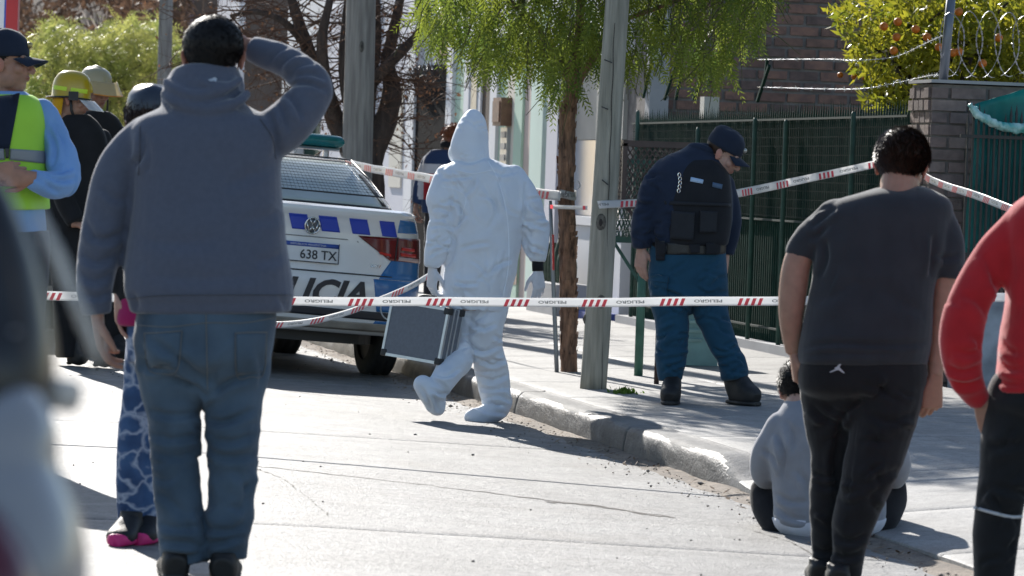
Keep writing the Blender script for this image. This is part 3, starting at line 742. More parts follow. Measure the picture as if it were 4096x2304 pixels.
# barbed wire, razor coil, grey post on the brick wall ----------------
WIRE = M('galvanised_wire', (.62, .63, .66), .3, metal=.9)
pw = P(2373, 193, (Vector((3.05, Yw + .2, 2)) - CAM_POS).dot(CF)); dW = (pw - CAM_POS).dot(CF)
pt = thing('wall_post', 'grey steel post standing on top of the brick garden wall', 'post', pw)
m = MB(); m.tube([pw - Vector((0, 0, .02)), P(2396, -40, dW)], [.03, .03], 12); obj('tube', m, M('grey_steel', (.20, .22, .26), .45, metal=.5), pt, True)
def barbed(pts, label, d_end):
    t = thing('barbed_wire', label, 'barbed wire', pts[0]); c = catmull(np.array([list(p) for p in pts]), 14); m = MB(); n = len(c)
    for s in (0, math.pi):
        tw = np.array([[0, 0.0022 * math.cos(i * 1.1 + s), 0.0022 * math.sin(i * 1.1 + s)] for i in range(n)]); m.tube(c + tw, [.0019], 5)
    obj('strand', m, WIRE, t, True); m = MB()
    for i in range(2, n - 2, 3):
        for q in range(4):
            dv = Vector(RNG.normal(size=3)).normalized() * .018; m.bar(Vector(c[i]) - dv, Vector(c[i]) + dv, .002)
    o = obj('barbs', m, WIRE, t); o['kind'] = 'stuff'
far_e = lambda u, v: PX(u, v, XFE + .03)
barbed([far_e(1905, 150), far_e(2085, 149), far_e(2150, 152), P(2250, 143, 26.5), P(2330, 108, 25.6), P(2383, 84, dW)], 'upper strand of barbed wire strung to the grey post', 0)
barbed([far_e(1905, 219), far_e(2085, 224), far_e(2180, 222), P(2270, 205, 26.0), P(2340, 190, 25.3), P(2375, 190, dW)], 'lower strand of barbed wire strung to the wall top', 0)
rz = thing('razor_wire', 'tangled razor wire coils on top of the brick wall', 'razor wire', P(2460, 195, dW))
for k in range(5):
    cu = 2380 + k * 46; pts = []
    for i in range(26):
        a = i / 25.0 * 2 * math.pi; pts.append(P(cu + 38 * math.sin(a) + i * 1.2, 112 + 78 * math.cos(a) + 6 * math.sin(3 * a + k), dW + .12 * math.sin(a + 1)))
    m = MB(); m.tube(pts, [.0014], 5)
    for i in range(1, 25):
        dv = (pts[i + 1] - pts[i - 1]).normalized() * .016; m.bar(pts[i] - dv, pts[i] + dv, .009, .002)
    obj('coil', m, M('dull_wire', (.36, .37, .40), .45, metal=.7), rz)

# painted post top left
pp = P(20, 300, 34); pp.z = .1
ps = thing('striped_post', 'red white and blue painted post behind the capped man, top left', 'post', pp)
for u0, u1, c, nm in ((17, 47, (.42, .02, .025), 'red_panel'), (12.6, 16.8, (.03, .08, .42), 'blue_stripe'), (-30, 12.4, (.68, .68, .70), 'white_panel')):
    a = P(u0, 40, 34); c2 = P(u1, 40, 34); m = MB(); w_ = (c2 - a).length; mid = (a + c2) / 2; m.box((mid.x, mid.y, 2.7), (w_, .12, 5.2), Matrix.Rotation(-YAW, 3, 'Z')); obj(nm, m, M(nm + '_paint', c, .4, .05), ps)

# ================================================================== TREES AND PLANTS
def norm(a): return a / np.maximum(np.linalg.norm(a, axis=-1, keepdims=True), 1e-9)
def leaf_mat(name, c1, c2, transl=.45, rough=.5, scale=9.0):
    return M(name, c1, rough, .2, scale, 0, col2=c2, transl=transl, spec=.35)
def leaves_mesh(base, dirs, side, length, width, fold=.25):
    """lens-shaped leaves: 2 bent halves of 2 triangles"""
    n = len(base); L = np.asarray(length).reshape(-1, 1); W = np.asarray(width).reshape(-1, 1)
    nr = norm(np.cross(dirs, side)); mid = base + dirs * L * .5 - nr * W * fold
    tip = base + dirs * L - nr * W * fold * .6
    a = base + dirs * L * .42 + side * W * .5 + nr * W * fold * .3; c = base + dirs * L * .42 - side * W * .5 + nr * W * fold * .3
    v = np.stack([base, a, tip, c, mid], 1).reshape(-1, 3); k = np.arange(n) * 5
    f = np.concatenate([np.stack([k, k+1, k+4], 1), np.stack([k+1, k+2, k+4], 1), np.stack([k+2, k+3, k+4], 1), np.stack([k+3, k, k+4], 1)])
    return v, f
def tri_obj(name, v, f, mat, parent, smooth=False):
    me = bpy.data.meshes.new(name); me.vertices.add(len(v)); me.vertices.foreach_set('co', np.asarray(v, float).ravel())
    nf = len(f); w = f.shape[1]; me.loops.add(nf * w); me.loops.foreach_set('vertex_index', f.astype(np.int32).ravel())
    me.polygons.add(nf); me.polygons.foreach_set('loop_start', np.arange(0, nf * w, w, dtype=np.int32)); me.update(calc_edges=True); me.validate()
    return obj(name, me, mat, parent, smooth)
def fronds(base, d0, length, pairs=13, leaf=.047, wid=.0085, droop=.55, rng=RNG):
    """pinnate drooping fronds; returns leaflet triangles"""
    n = len(base); L = length.reshape(-1, 1); side = norm(np.cross(d0, rng.normal(size=(n, 3)))); V = []; Fc = []; off = 0
    g = np.array([0, 0, -1.0]); p = base.copy(); d = d0.copy(); step = L / pairs
    for k in range(pairs):
        d = norm(d + g * droop / pairs * 2.2); p = p + d * step
        sd_ = norm(side - d * np.sum(side * d, 1, keepdims=True))
        sc = 1.0 - .55 * (k / pairs) ** 2
        for s in (-1, 1):
            dd = norm(d * .62 + sd_ * s * .8 + rng.normal(size=(n, 3)) * .10 + g * .12); sdd = norm(np.cross(dd, np.cross(d, sd_)) + rng.normal(size=(n, 3)) * .15)
            v, f = leaves_mesh(p, dd, sdd, leaf * sc * rng.uniform(.8, 1.15, n), wid * sc * rng.uniform(.9, 1.2, n)); V.append(v); Fc.append(f + off); off += len(v)
    return np.vstack(V), np.vstack(Fc)
def branch(m, pts, rad, n=10, sub=4, rough=.12, fq=9.0):
    v, f = tube(pts, rad, n, sub=sub); c = catmull(np.array([list(p) for p in pts], float), sub); cen = np.repeat(c, n, 0)
    v = cen + (v - cen) * (1 + rough * fbm(v * fq))[:, None]; m.add(v, f)

# --- pepper tree -----------------------------------------------------
dT = 25.3
pb = P(1430, 936, dT); pb.z = .14
BARK = M('flaky_bark', (.36, .20, .125), .9, .3, 9, 1.0, 20, col2=(.085, .05, .035), stretch=(3.2, 3.2, .8), bdist=.03)
pt_ = thing('pepper_tree', 'leafy pepper tree with peeling reddish trunk and drooping green fronds', 'tree', pb)
m = MB(); R_ = lambda u: LEN(u, dT)
tk = [P(1430, 950, dT), P(1431, 900, dT), P(1430, 760, dT), P(1428, 600, dT), P(1424, 450, dT), P(1427, 360, dT), P(1428, 290, dT), P(1440, 220, dT), P(1455, 120, dT), P(1462, -20, dT)]
v, f = tube(tk, [R_(22), R_(21), R_(21), R_(21), R_(20), R_(21), R_(20), R_(16), R_(13), R_(9)], 36, sub=18)
c = catmull(np.array([list(p) for p in tk]), 18); cen = np.repeat(c, 36, 0); d = v - cen
an = np.arctan2(d[:, 1], d[:, 0]); pl = fbm(np.stack([np.cos(an) * 3, np.sin(an) * 3, v[:, 2] * 5], 1)); pl2 = noise3(np.stack([np.cos(an) * 7, np.sin(an) * 7, v[:, 2] * 14], 1))
k = 1 + .09 * np.floor(pl * 5) / 5 + .07 * np.sign(pl2) * np.abs(pl2) ** .5; m.add(cen + d * k[:, None], f)
branch(m, [P(1436, 250, dT), P(1462, 190, dT - .1), P(1490, 150, dT - .2), P(1540, 60, dT + .1), P(1600, -30, dT + .2)], [R_(14), R_(12), R_(10), R_(8), R_(6)])
branch(m, [P(1440, 215, dT), P(1390, 120, dT + .2), P(1300, 20, dT + .3), P(1220, -60, dT + .3)], [R_(11), R_(9), R_(7), R_(5)])
branch(m, [P(1540, 60, dT + .1), P(1680, 10, dT + .3), P(1800, -40, dT + .4)], [R_(7), R_(5), R_(4)])
obj('trunk', m, BARK, pt_, True)
m = MB()                            # lifted flakes of bark
for i in range(150):
    z = RNG.uniform(.2, 2.1); a = RNG.uniform(0, 6.28); j = np.argmin(np.abs(c[:, 2] - z)); o3 = np.array([math.cos(a), math.sin(a), 0]); t3 = np.array([-math.sin(a), math.cos(a), 0])
    p = c[j] + o3 * R_(21.5); h = RNG.uniform(.02, .07); w = RNG.uniform(.01, .03); m.add([p - t3*w, p + t3*w, p + t3*w*.8 + o3*RNG.uniform(.002, .008) + [0,0,h], p - t3*w*.7 + o3*.005 + [0,0,h*.9]], [(0,1,2,3)])
o = obj('bark_flakes', m, BARK, pt_); o['kind'] = 'stuff'
edge_u = [1058, 1075, 1110, 1150, 1190, 1230, 1270, 1320, 1370, 1385, 1400, 1440, 1480, 1560, 1600, 1650, 1690, 1730, 1760, 1800, 1830, 1860, 1900, 1925, 1950]
edge_v = [60, 150, 125, 105, 165, 195, 215, 185, 165, 250, 290, 255, 190, 180, 215, 190, 150, 205, 225, 225, 205, 160, 130, 60, -40]
def canopy(n, v_top, bias=1.0):
    us = RNG.uniform(1062, 1940, n); vb = np.interp(us, edge_u, edge_v); vs = v_top + (vb - v_top) * RNG.random(n) ** bias
    return us, vs, vb
us, vs, vb = canopy(1500, -140, .62); kp = (us < 1560) | (RNG.random(1500) < .68); kp &= RNG.random(1500) < .9; us, vs, vb = us[kp], vs[kp], vb[kp]; n = len(us); L = RNG.uniform(.14, .30, n)
dep = dT + RNG.uniform(-1.35, 1.5, n) * np.clip((vb - vs) / 80 + .45, .45, 1)
vs = vs - 60 * L / .22 * .9            # frond hangs down from its base
B3 = np.array([list(P(a, q, e)) for a, q, e in zip(us, vs, dep)])
d0 = norm(RNG.normal(size=(n, 3)) * np.array([.55, .55, .3]) + np.array([0, 0, -.75])); V, Fc = fronds(B3, d0, L * 1.15, 9, .062, .0135, .40)
o = tri_obj('crown', V, Fc, leaf_mat('pepper_leaf', (.27, .31, .04), (.085, .15, .03), .55, .5, 2.5), pt_); o['kind'] = 'stuff'
n = 2600; us = RNG.uniform(1200, 1880, n); vs = RNG.uniform(-620, -90, n); B3 = np.array([list(P(a, q, dT + RNG.uniform(-1.5, 1.6))) for a, q in zip(us, vs)])
d0 = norm(RNG.normal(size=(n, 3)) * .7 + np.array([0, 0, -.5])); V, Fc = fronds(B3, d0, RNG.uniform(.18, .34, n), 7, .08, .024)
o = tri_obj('unseen_shade_crown', V, Fc, MATS['pepper_leaf'], pt_); o['kind'] = 'stuff'  # unseen crown above the view, thickened and narrowed to shape the sunlight
m = MB()
for i in range(260):
    us, vs, vb = canopy(1, -120, .8); a = P(us[0], vs[0] - 60, dT + RNG.uniform(-1, 1)); c2 = a + Vector((RNG.normal() * .12, RNG.normal() * .12, -RNG.uniform(.15, .4))); m.tube([a, a.lerp(c2, .5) + Vector(RNG.normal(size=3)) * .02, c2], [.004, .003, .002], 4)
o = obj('twigs', m, M('green_twig', (.10, .10, .04), .8), pt_); o['kind'] = 'stuff'

# --- bare tree behind the second pole --------------------------------
tb = PX(922, 700, .95); tb.z = .16; dB = (tb - CAM_POS).dot(CF)
bt = thing('bare_tree', 'big leafless dark tree with spreading brown twigs behind the wooden pole', 'tree', tb)
DBARK = M('dark_bark', (.085, .062, .05), .92, .3, 7, .9, 18, col2=(.04, .03, .026), stretch=(3, 3, .6), bdist=.03)
m = MB(); R_ = lambda u: LEN(u, dB)
Q = lambda u, v, dz=0: P(u, v, dB, dz)
limbs = [([Q(925, 820), Q(925, 700), Q(922, 560), Q(918, 430), Q(912, 340)], [46, 44, 41, 40, 36]),
         ([Q(925, 420), Q(948, 350), Q(975, 290), Q(985, 220), Q(975, 160), Q(990, 80), Q(1010, -20)], [30, 28, 24, 20, 16, 12, 9]),
         ([Q(935, 210), Q(960, 180, -.2), Q(1010, 130, -.3), Q(1060, 70, -.4), Q(1100, -10, -.4)], [14, 13, 11, 8, 6]),
         ([Q(915, 400), Q(915, 300), Q(925, 200), Q(935, 100), Q(938, 0), Q(940, -80)], [26, 24, 22, 20, 16, 12]),
         ([Q(905, 430), Q(870, 360), Q(835, 280), Q(800, 200), Q(770, 110), Q(740, 20), Q(720, -60)], [24, 22, 20, 18, 15, 11, 8]),
         ([Q(850, 310), Q(820, 200, -.3), Q(810, 100, -.4), Q(830, 0, -.4)], [15, 13, 11, 8]),
         ([Q(800, 200), Q(740, 150, .3), Q(670, 120, .4), Q(600, 70, .4)], [12, 10, 7, 4]),
         ([Q(775, 120), Q(720, 60, -.3), Q(650, 30, -.3), Q(580, 40, -.2)], [10, 8, 6, 4]),
         ([Q(885, 300, -.2), Q(865, 180, -.3), Q(870, 60, -.3), Q(880, -40, -.3)], [14, 12, 10, 7])]
for pts, rr in limbs: branch(m, pts, [R_(r * 1.18) for r in rr], 14, 5, .16, 6.0)
obj('trunk', m, DBARK, bt, True)
m = MB(); tips = []
def twig(p, d, L, r, depth):
    q = p + d * L + Vector(RNG.normal(size=3)) * L * .12; m.tube([p, p.lerp(q, .5) + Vector(RNG.normal(size=3)) * L * .06, q], [r, r * .75, r * .5], 4, caps=False); tips.append(q)
    if depth > 0:
        for _ in range(3 if depth > 1 else 2):
            t = RNG.uniform(.35, 1.0); nd = (d + Vector(RNG.normal(size=3)) * .65 + Vector((0, 0, -.12))).normalized(); twig(p.lerp(q, t), nd, L * RNG.uniform(.5, .8), r * .55, depth - 1)
for pts, rr in limbs[1:]:
    cc = catmull(np.array([list(p) for p in pts]), 3)
    for i in range(2, len(cc) if pts[-1] != limbs[2][0][-1] else 4):
        for _ in range(1):
            p = Vector(cc[i]); lat = RNG.choice([-1, 1]); d = (CR * lat * RNG.uniform(.3, 1) + CU * RNG.uniform(-.5, .6) + CF * RNG.uniform(-.5, .5)).normalized(); twig(p, d, RNG.uniform(.3, .75) * (.5 if p.x > tb.x + .12 else 1), .009, 2 if p.x > tb.x + .12 else 3)
o = obj('twigs', m, M('brown_twig', (.15, .085, .055), .9, .3, 5), bt); o['kind'] = 'stuff'
T = np.array([list(t) for t in tips]); T = T[RNG.random(len(T)) < .3]; n = len(T); dirs = norm(RNG.normal(size=(n, 3)) + [0, 0, -.4]); sd2 = norm(np.cross(dirs, RNG.normal(size=(n, 3))))
V, Fc = leaves_mesh(T + RNG.normal(size=(n, 3)) * .02, dirs, sd2, RNG.uniform(.025, .06, n), RNG.uniform(.012, .03, n)); o = tri_obj('dry_leaves', V, Fc, leaf_mat('withered_leaf', (.20, .10, .055), (.11, .065, .04), .3, .7), bt); o['kind'] = 'stuff'

# --- yellow green feathery bush at the left --------------------------
dU = 58.0
bb = P(255, 560, dU); bb.z = .12
bu = thing('feathery_bush', 'tall feathery yellow green bush behind the helmeted firefighters', 'bush', bb)
n = 2600; us = RNG.uniform(70, 450, n); tv = np.interp(us, [70, 100, 140, 180, 210, 250, 290, 330, 380, 420, 450], [230, 120, 62, 85, 105, 95, 70, 85, 65, 80, 160]) + 16 * np.sin(us * .21)
vs = tv + (560 - tv) * RNG.random(n) ** 1.5; B3 = np.array([list(P(a, q, dU + RNG.uniform(-1.2, 1.2))) for a, q in zip(us, vs)])
d0 = norm(RNG.normal(size=(n, 3)) * np.array([.7, .5, .4]) + np.array([0, 0, .55])); V, Fc = fronds(B3, d0, RNG.uniform(.22, .5, n), 9, .09, .02, .9)
o = tri_obj('foliage', V, Fc, leaf_mat('feathery_leaf', (.46, .44, .13), (.20, .27, .07), .55, .4, 1.2), bu); o['kind'] = 'stuff'
m = MB()
for i in range(26):
    a = P(RNG.uniform(160, 350), 600, dU + RNG.uniform(-.5, .5)); a.z = .1; m.tube([a, P(RNG.uniform(110, 420), 330, dU + RNG.uniform(-.7, .7)), P(RNG.uniform(90, 440), 150, dU + RNG.uniform(-.8, .8))], [.03, .02, .008], 6, sub=3)
obj('stems', m, DBARK, bu, True)

# dry creeper on the far house
cr = thing('dry_creeper', 'mass of brown dried creeper hanging on the far wall, upper left', 'creeper', (2.6, 80, .2))
n = 9000; us = RNG.uniform(40, 470, n); vs = RNG.uniform(-40, 330, n); dens = fbm(np.stack([us * .016, vs * .016, 0 * us], 1)); keep = dens > -.12; us, vs = us[keep], vs[keep]; n = len(us)
B3 = np.array([list(PX(a, q, 2.86 - e)) for a, q, e in zip(us, vs, RNG.uniform(.02, .9, n) * (.4 + np.clip(dens[keep] + .2, 0, 1)))])
d0 = norm(RNG.normal(size=(n, 3)) + [0, 0, -.7]); sd2 = norm(np.cross(d0, RNG.normal(size=(n, 3)))); V, Fc = leaves_mesh(B3, d0, sd2, RNG.uniform(.10, .34, n), RNG.uniform(.05, .16, n))
mc = leaf_mat('dry_creeper_leaf', (.25, .15, .095), (.07, .045, .034), .25, .7, .9); o = tri_obj('dead_foliage', V, Fc, mc, cr); o['kind'] = 'stuff'
m = MB()
for i in range(130):
    a = PX(RNG.uniform(40, 470), RNG.uniform(-40, 330), 2.6); m.tube([a, a + Vector((RNG.normal() * .2, RNG.normal() * 1.2, RNG.normal() * .5)), a + Vector((RNG.normal() * .3, RNG.normal() * 2.2, RNG.normal() * .9))], [.02, .015, .01], 4, sub=3)
obj('vines', m, M('pale_vine', (.30, .22, .17), .9), cr)

# --- orange tree ------------------------------------------------------
dO = 27.6
ob_ = P(2400, 600, dO); ob_.z = .12
ot = thing('orange_tree', 'sunlit orange tree full of fruit behind the brick garden wall', 'tree', ob_)
m = MB(); branch(m, [ob_, P(2395, 420, dO), P(2400, 250, dO)], [.09, .075, .06]); 
for i in range(16):
    a = P(2395 + RNG.uniform(-8, 8), RNG.uniform(250, 400), dO); branch(m, [a, P(RNG.uniform(2200, 2560), RNG.uniform(120, 260), dO, RNG.uniform(-.6, .8)), P(RNG.uniform(2120, 2620), RNG.uniform(-40, 200), dO, RNG.uniform(-.9, 1.2))], [.035, .022, .008], 6, 3)
obj('trunk', m, DBARK, ot, True)
ce = [(2350, 60, 150, 120), (2250, 150, 110, 95), (2190, 60, 85, 70), (2440, 120, 150, 110), (2560, 90, 130, 110), (2300, 215, 110, 70), (2450, 10, 200, 90), (2120, 35, 40, 22), (2560, 180, 110, 60), (2260, 250, 90, 45)]
us, vs, dd = [], [], []
for (cx, cy, rx, ry) in ce:
    k = int(rx * ry / 11); a = RNG.uniform(0, 6.28, k); r = RNG.random(k) ** .42; us.append(cx + rx * r * np.cos(a)); vs.append(cy + ry * r * np.sin(a)); dd.append(dO + (RNG.random(k) - .45) * 2.4 * np.sqrt(np.clip(1.02 - r * r, 0, 1)))
us, vs, dd = np.concatenate(us), np.concatenate(vs), np.concatenate(dd); n = len(us)
B3 = np.array([list(P(a, q, e)) for a, q, e in zip(us, vs, dd)])
d0 = norm(RNG.normal(size=(n, 3)) * .7 + np.array([-.2, -.1, .35])); sd2 = norm(np.cross(d0, RNG.normal(size=(n, 3)) + [0, 0, .8])); V, Fc = leaves_mesh(B3, d0, sd2, RNG.uniform(.055, .10, n), RNG.uniform(.02, .034, n), .18)
o = tri_obj('crown', V, Fc, leaf_mat('orange_leaf', (.40, .36, .03), (.16, .20, .02), .55, .3, 5), ot); o['kind'] = 'stuff'
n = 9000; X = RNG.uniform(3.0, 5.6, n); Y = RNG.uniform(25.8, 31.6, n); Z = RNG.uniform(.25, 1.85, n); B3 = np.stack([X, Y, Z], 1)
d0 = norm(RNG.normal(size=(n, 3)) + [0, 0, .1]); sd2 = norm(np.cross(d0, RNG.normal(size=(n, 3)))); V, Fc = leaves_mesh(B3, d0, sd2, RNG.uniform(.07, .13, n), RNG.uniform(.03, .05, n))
o = tri_obj('lower_foliage', V, Fc, leaf_mat('painted_shade_leaf', (.03, .048, .014), (.015, .026, .009), .12, .6, 5), ot); o['kind'] = 'stuff'  # added dark leaves behind the fence; deep shade is put into their colour
ORANGE = M('orange_peel', (.62, .17, .012), .45, .15, 12, .2, 120)
for cx, cy in ((875, 200), (980, 165), (1115, 220), (970, 280), (1200, 280), (950, 383), (1290, 355), (1395, 400), (1440, 390), (1740, 285), (1440, 90), (1620, 478), (545, 566), (650, 580), (730, 588)):
    p = P((3072 + cx * .53) / UK, cy * .53 / UK, dO - (1.05 if cy < 500 else 0.0) - (.4 if cy > 600 else 0)); m = MB(); m.ell(p, np.array([.029, .029, .028]) * (1 if cy < 500 else .75), None, 14, 10); obj('orange', m, ORANGE, ot, True)

# small weed at the foot of the leaning pole
wp = P(1572, 980, 23.0); wp.z = .15
we = thing('weed', 'small green weed growing at the foot of the leaning wooden pole', 'weed', wp)
n = 220; B3 = np.array(list(wp)) + RNG.normal(size=(n, 3)) * [.035, .05, .008]; d0 = norm(RNG.normal(size=(n, 3)) + [0, 0, .9]); sd2 = norm(np.cross(d0, RNG.normal(size=(n, 3))))
V, Fc = leaves_mesh(B3, d0, sd2, RNG.uniform(.02, .05, n), RNG.uniform(.008, .016, n)); tri_obj('leaves', V, Fc, leaf_mat('weed_leaf', (.13, .24, .03), (.08, .15, .02)), we)

# ================================================================== VEHICLES
def ringloft(zs, outline, n=26):
    """closed loft of plan outlines; outline(z, s) -> rear x, front x, half width, rear corner power etc."""
    rows = []
    for z in zs:
        xr, xf, w, br, cr_, bf, cf = outline(z); t = np.linspace(-1, 1, n); y = np.sign(t) * (1 - (1 - np.abs(t)) ** 1.6)
        rear = np.stack([xr + br * y**2 + cr_ * np.abs(y)**7, y * w], 1); front = np.stack([xf - bf * y**2 - cf * np.abs(y)**6, y * w], 1)[::-1]
        k = 14; sl = np.stack([np.linspace(rear[-1, 0], front[0, 0], k + 2)[1:-1], np.full(k, w)], 1); sr = np.stack([np.linspace(front[-1, 0], rear[0, 0], k + 2)[1:-1], np.full(k, -w)], 1)
        o = np.vstack([rear, sl, front, sr]); rows.append(np.hstack([o, np.full((len(o), 1), z)]))
    rows = np.array(rows); r, c = rows.shape[:2]
    f = [(i*c+j, i*c+(j+1) % c, (i+1)*c+(j+1) % c, (i+1)*c+j) for i in range(r-1) for j in range(c)]
    f.append(tuple(range(c-1, -1, -1))); f.append(tuple(range((r-1)*c, r*c)))
    return rows.reshape(-1, 3), f
def I(z, zs, vs): return float(np.interp(z, zs, vs))
class Car:
    def __init__(s, origin, lean, yaw=0.0, ws=1.0):
        s.ws = ws
        s.o = np.array(origin); cl, sl = math.cos(lean), math.sin(lean)
        # car frame x forward, y right, z up -> world: forward +Y, right +X, leaning to the right
        fw = np.array([math.sin(yaw), math.cos(yaw), 0]); rt = np.array([math.cos(yaw), -math.sin(yaw), 0]); up = np.array([0, 0, 1.0])
        s.R = np.stack([fw, rt * cl - up * sl, up * cl + rt * sl], 1)
    def w(s, p): return (np.asarray(p, float) * np.array([1, s.ws, 1])) @ s.R.T + s.o
PAINT_W = M('white_car_paint', (.78, .78, .79), .22, .03, 2, coat=.6)
PAINT_B = M('blue_car_paint', (.03, .16, .42), .25, .05, 2, coat=.5)
DECAL_B = M('blue_decal', (.02, .06, .48), .35, .03)
DECAL_K = M('black_decal', (.018, .02, .03), .4, .05)
PLASTIC_K = M('black_plastic', (.025, .025, .026), .55, .1)
RUBBER = M('tyre_rubber', (.02, .02, .02), .85, .25, 30, .3, 90)
CHROME = M('chrome', (.75, .76, .78), .12, .05, metal=1.0)
LITGLASS = M('lit_car_glass', (.62, .69, .69), .12, .15, 1.5, spec=.8)  # opaque pale colour stands in for daylight seen through the glass
def wheel(parent, car, x, y, r=.31, w=.19):
    a = np.linspace(0, 2*np.pi, 48, endpoint=False); prof = [(-w/2, r*.62), (-w/2, r*.9), (-w*.42, r*.97), (-w*.3, r), (-w*.28, r*.975), (-w*.1, r*.975), (-w*.08, r), (w*.08, r), (w*.1, r*.975), (w*.28, r*.975), (w*.3, r), (w*.42, r*.97), (w/2, r*.9), (w/2, r*.62)]
    g = np.array([[(x + rr*math.cos(t), y + yy, r + rr*math.sin(t)) for t in np.append(a, a[0])] for yy, rr in prof]); m = MB(); m.grid(car.w(g.reshape(-1, 3)).reshape(g.shape))
    t = obj('wheel', m, RUBBER, parent, True)
    m = MB(); v, f = tube([(x, y - w*.4, r), (x, y + w*.4, r)], [r*.64, r*.64], 24); m.add(car.w(v), f); obj('rim', m, M('dark_wheel_rim', (.035, .035, .036), .6), t)

# ---- police sedan, seen from behind ---------------------------------
YR = 25.75; XC = -.80; WS = .95
pc = Car((XC, YR, float(road_z(XC)) - .005), math.radians(3.2), math.radians(-6), WS)
car = thing('police_car', 'white and blue police sedan seen from behind with a teal roof light bar', 'car', (XC, YR + 2.2, float(road_z(XC))))
zr, xr_ = [.30, .34, .39, .5, .64, .685, .70, .82, .95, 1.04, 1.085, 1.115, 1.13], [.09, .035, .01, 0, .0, .012, .035, .05, .06, .055, .03, .035, .09]
zw, ww_ = [.2, .3, .45, .62, .8, .95, 1.05, 1.10, 1.13], [.78, .83, .86, .876, .876, .862, .835, .80, .77]
def o_low(z): return (I(z, zr, xr_), I(z, [.2, .45, .62, .8, .9, 1.0, 1.13], [4.3, 4.48, 4.45, 4.28, 3.95, 3.45, 3.2]), I(z, zw, ww_), .07, .26 if z < 1.1 else .2, .10, .4)
zs_low = [.30, .315, .33, .355, .39, .43, .5, .58, .64, .675, .686, .69, .70, .72, .78, .85, .92, .98, 1.03, 1.06, 1.085, 1.10, 1.115, 1.125, 1.13]
v, f = ringloft(zs_low, o_low, 40); m = MB(); m.add(pc.w(v), f); me = m.mesh('body')
# wheel arches cut out
tmp = bpy.data.objects.new('tmp', me); COL.objects.link(tmp); cu = MB()
for x in (.86, 3.51):
    for s in (-1, 1):
        vv, ff = tube([(x, s * .62, .31), (x, s * .98, .31)], [.365, .365], 32); cu.add(pc.w(vv), ff)
co = bpy.data.objects.new('cut', cu.mesh('cut')); COL.objects.link(co); bo = tmp.modifiers.new('b', 'BOOLEAN'); bo.operation = 'DIFFERENCE'; bo.object = co; bo.solver = 'EXACT'
me2 = evaluated(tmp); bpy.data.objects.remove(tmp); bpy.data.objects.remove(co)
body = obj('body', me2, PAINT_W, car, True); md = body.modifiers.new('e', 'EDGE_SPLIT'); md.split_angle = math.radians(40)
zg, xg = [1.12, 1.16, 1.2, 1.3, 1.4, 1.44, 1.462, 1.472], [.52, .575, .64, .83, 1.05, 1.2, 1.5, 1.8]
def o_gh(z): return (I(z, zg, xg), I(z, [1.12, 1.3, 1.42, 1.472], [3.35, 2.95, 2.6, 2.2]), I(z, [1.12, 1.2, 1.3, 1.4, 1.445, 1.472], [.775, .745, .69, .625, .57, .42]), .05, .22, .1, .3)
v, f = ringloft([1.12, 1.15, 1.18, 1.24, 1.30, 1.36, 1.40, 1.425, 1.445, 1.46, 1.468, 1.472], o_gh, 30); m = MB(); m.add(pc.w(v), f); cab = obj('cabin', m, PAINT_W, car, True)
def S(y, z, off=.004):
    """point on the rear skin"""
    def q(y, z):
        xr, _, w, br, c_, _, _ = o_low(z); t = min(abs(y) / w, 1.0); return np.array([xr + br*t*t + c_*t**7, y, z])
    p = q(y, z); e = .004; n = np.cross(q(y + e, z) - q(y - e, z), q(y, z + e) - q(y, z - e)); n /= max(np.linalg.norm(n), 1e-9)
    if n[0] > 0: n = -n
    return p + n * off
def G(y, z, off=.004):
    xr, _, w, br, c_, _, _ = o_gh(z); t = min(abs(y) / w, 1.0); return np.array([xr + br*t*t + c_*t**7, y, z]) + np.array([-.75, 0, .66]) * off
def patch(name, corners, mat, parent, off=.004, n=(16, 12), fn=S, thick=.0):
    """corners (y,z): bottom-left, bottom-right, top-right, top-left"""
    bl, br, tr, tl = [np.array(c, float) for c in corners]; g = []
    for i in np.linspace(0, 1, n[1]):
        a = bl + (tl - bl) * i; c = br + (tr - br) * i; g.append([pc.w(fn(*(a + (c - a) * j), off)) for j in np.linspace(0, 1, n[0])])
    m = MB(); m.slab(np.array(g), .003); return obj(name, m, mat, parent, True)
def decal_text(name, txt, y, z, h, w, mat, parent, off=.006, shear=0.0, bold=0.0, flip=False):
    v, f = text_mesh(txt, 1.0, bold, shear); c0 = (v.min(0) + v.max(0)) / 2; e = v.max(0) - v.min(0); v = (v - c0) / [e[0], e[1], 1]
    m = MB(); m.add([pc.w(S(y + q[0] * w, z + q[1] * h, off)) for q in v], f); return obj(name, m, mat, parent)
# blue check squares
for (a, c) in ((-.155, -.025), (.055, .185), (.275, .405), (.495, .61), (-.375, -.245), (-.6, -.47)):
    sk = .018; patch('blue_square', ((a + sk, .955), (c + sk, .955), (c - sk, 1.055), (a - sk, 1.055)), DECAL_B, body)
# blue corner panels
for s in (1, -1):
    for q in ((((.50, .46), (.86, .46), (.872, .672), (.46, .672))), (((.46, .345), (.82, .345), (.84, .40), (.50, .40))), (((.50, .675), (.870, .675), (.868, .81), (.60, .81))), (((.63, .985), (.845, .985), (.80, 1.07), (.64, 1.07)))):
        q = [(s * y, z) for y, z in q]
        if s < 0: q = [q[1], q[0], q[3], q[2]]
        patch('blue_panel', q, PAINT_B, body, .003, (22, 10))
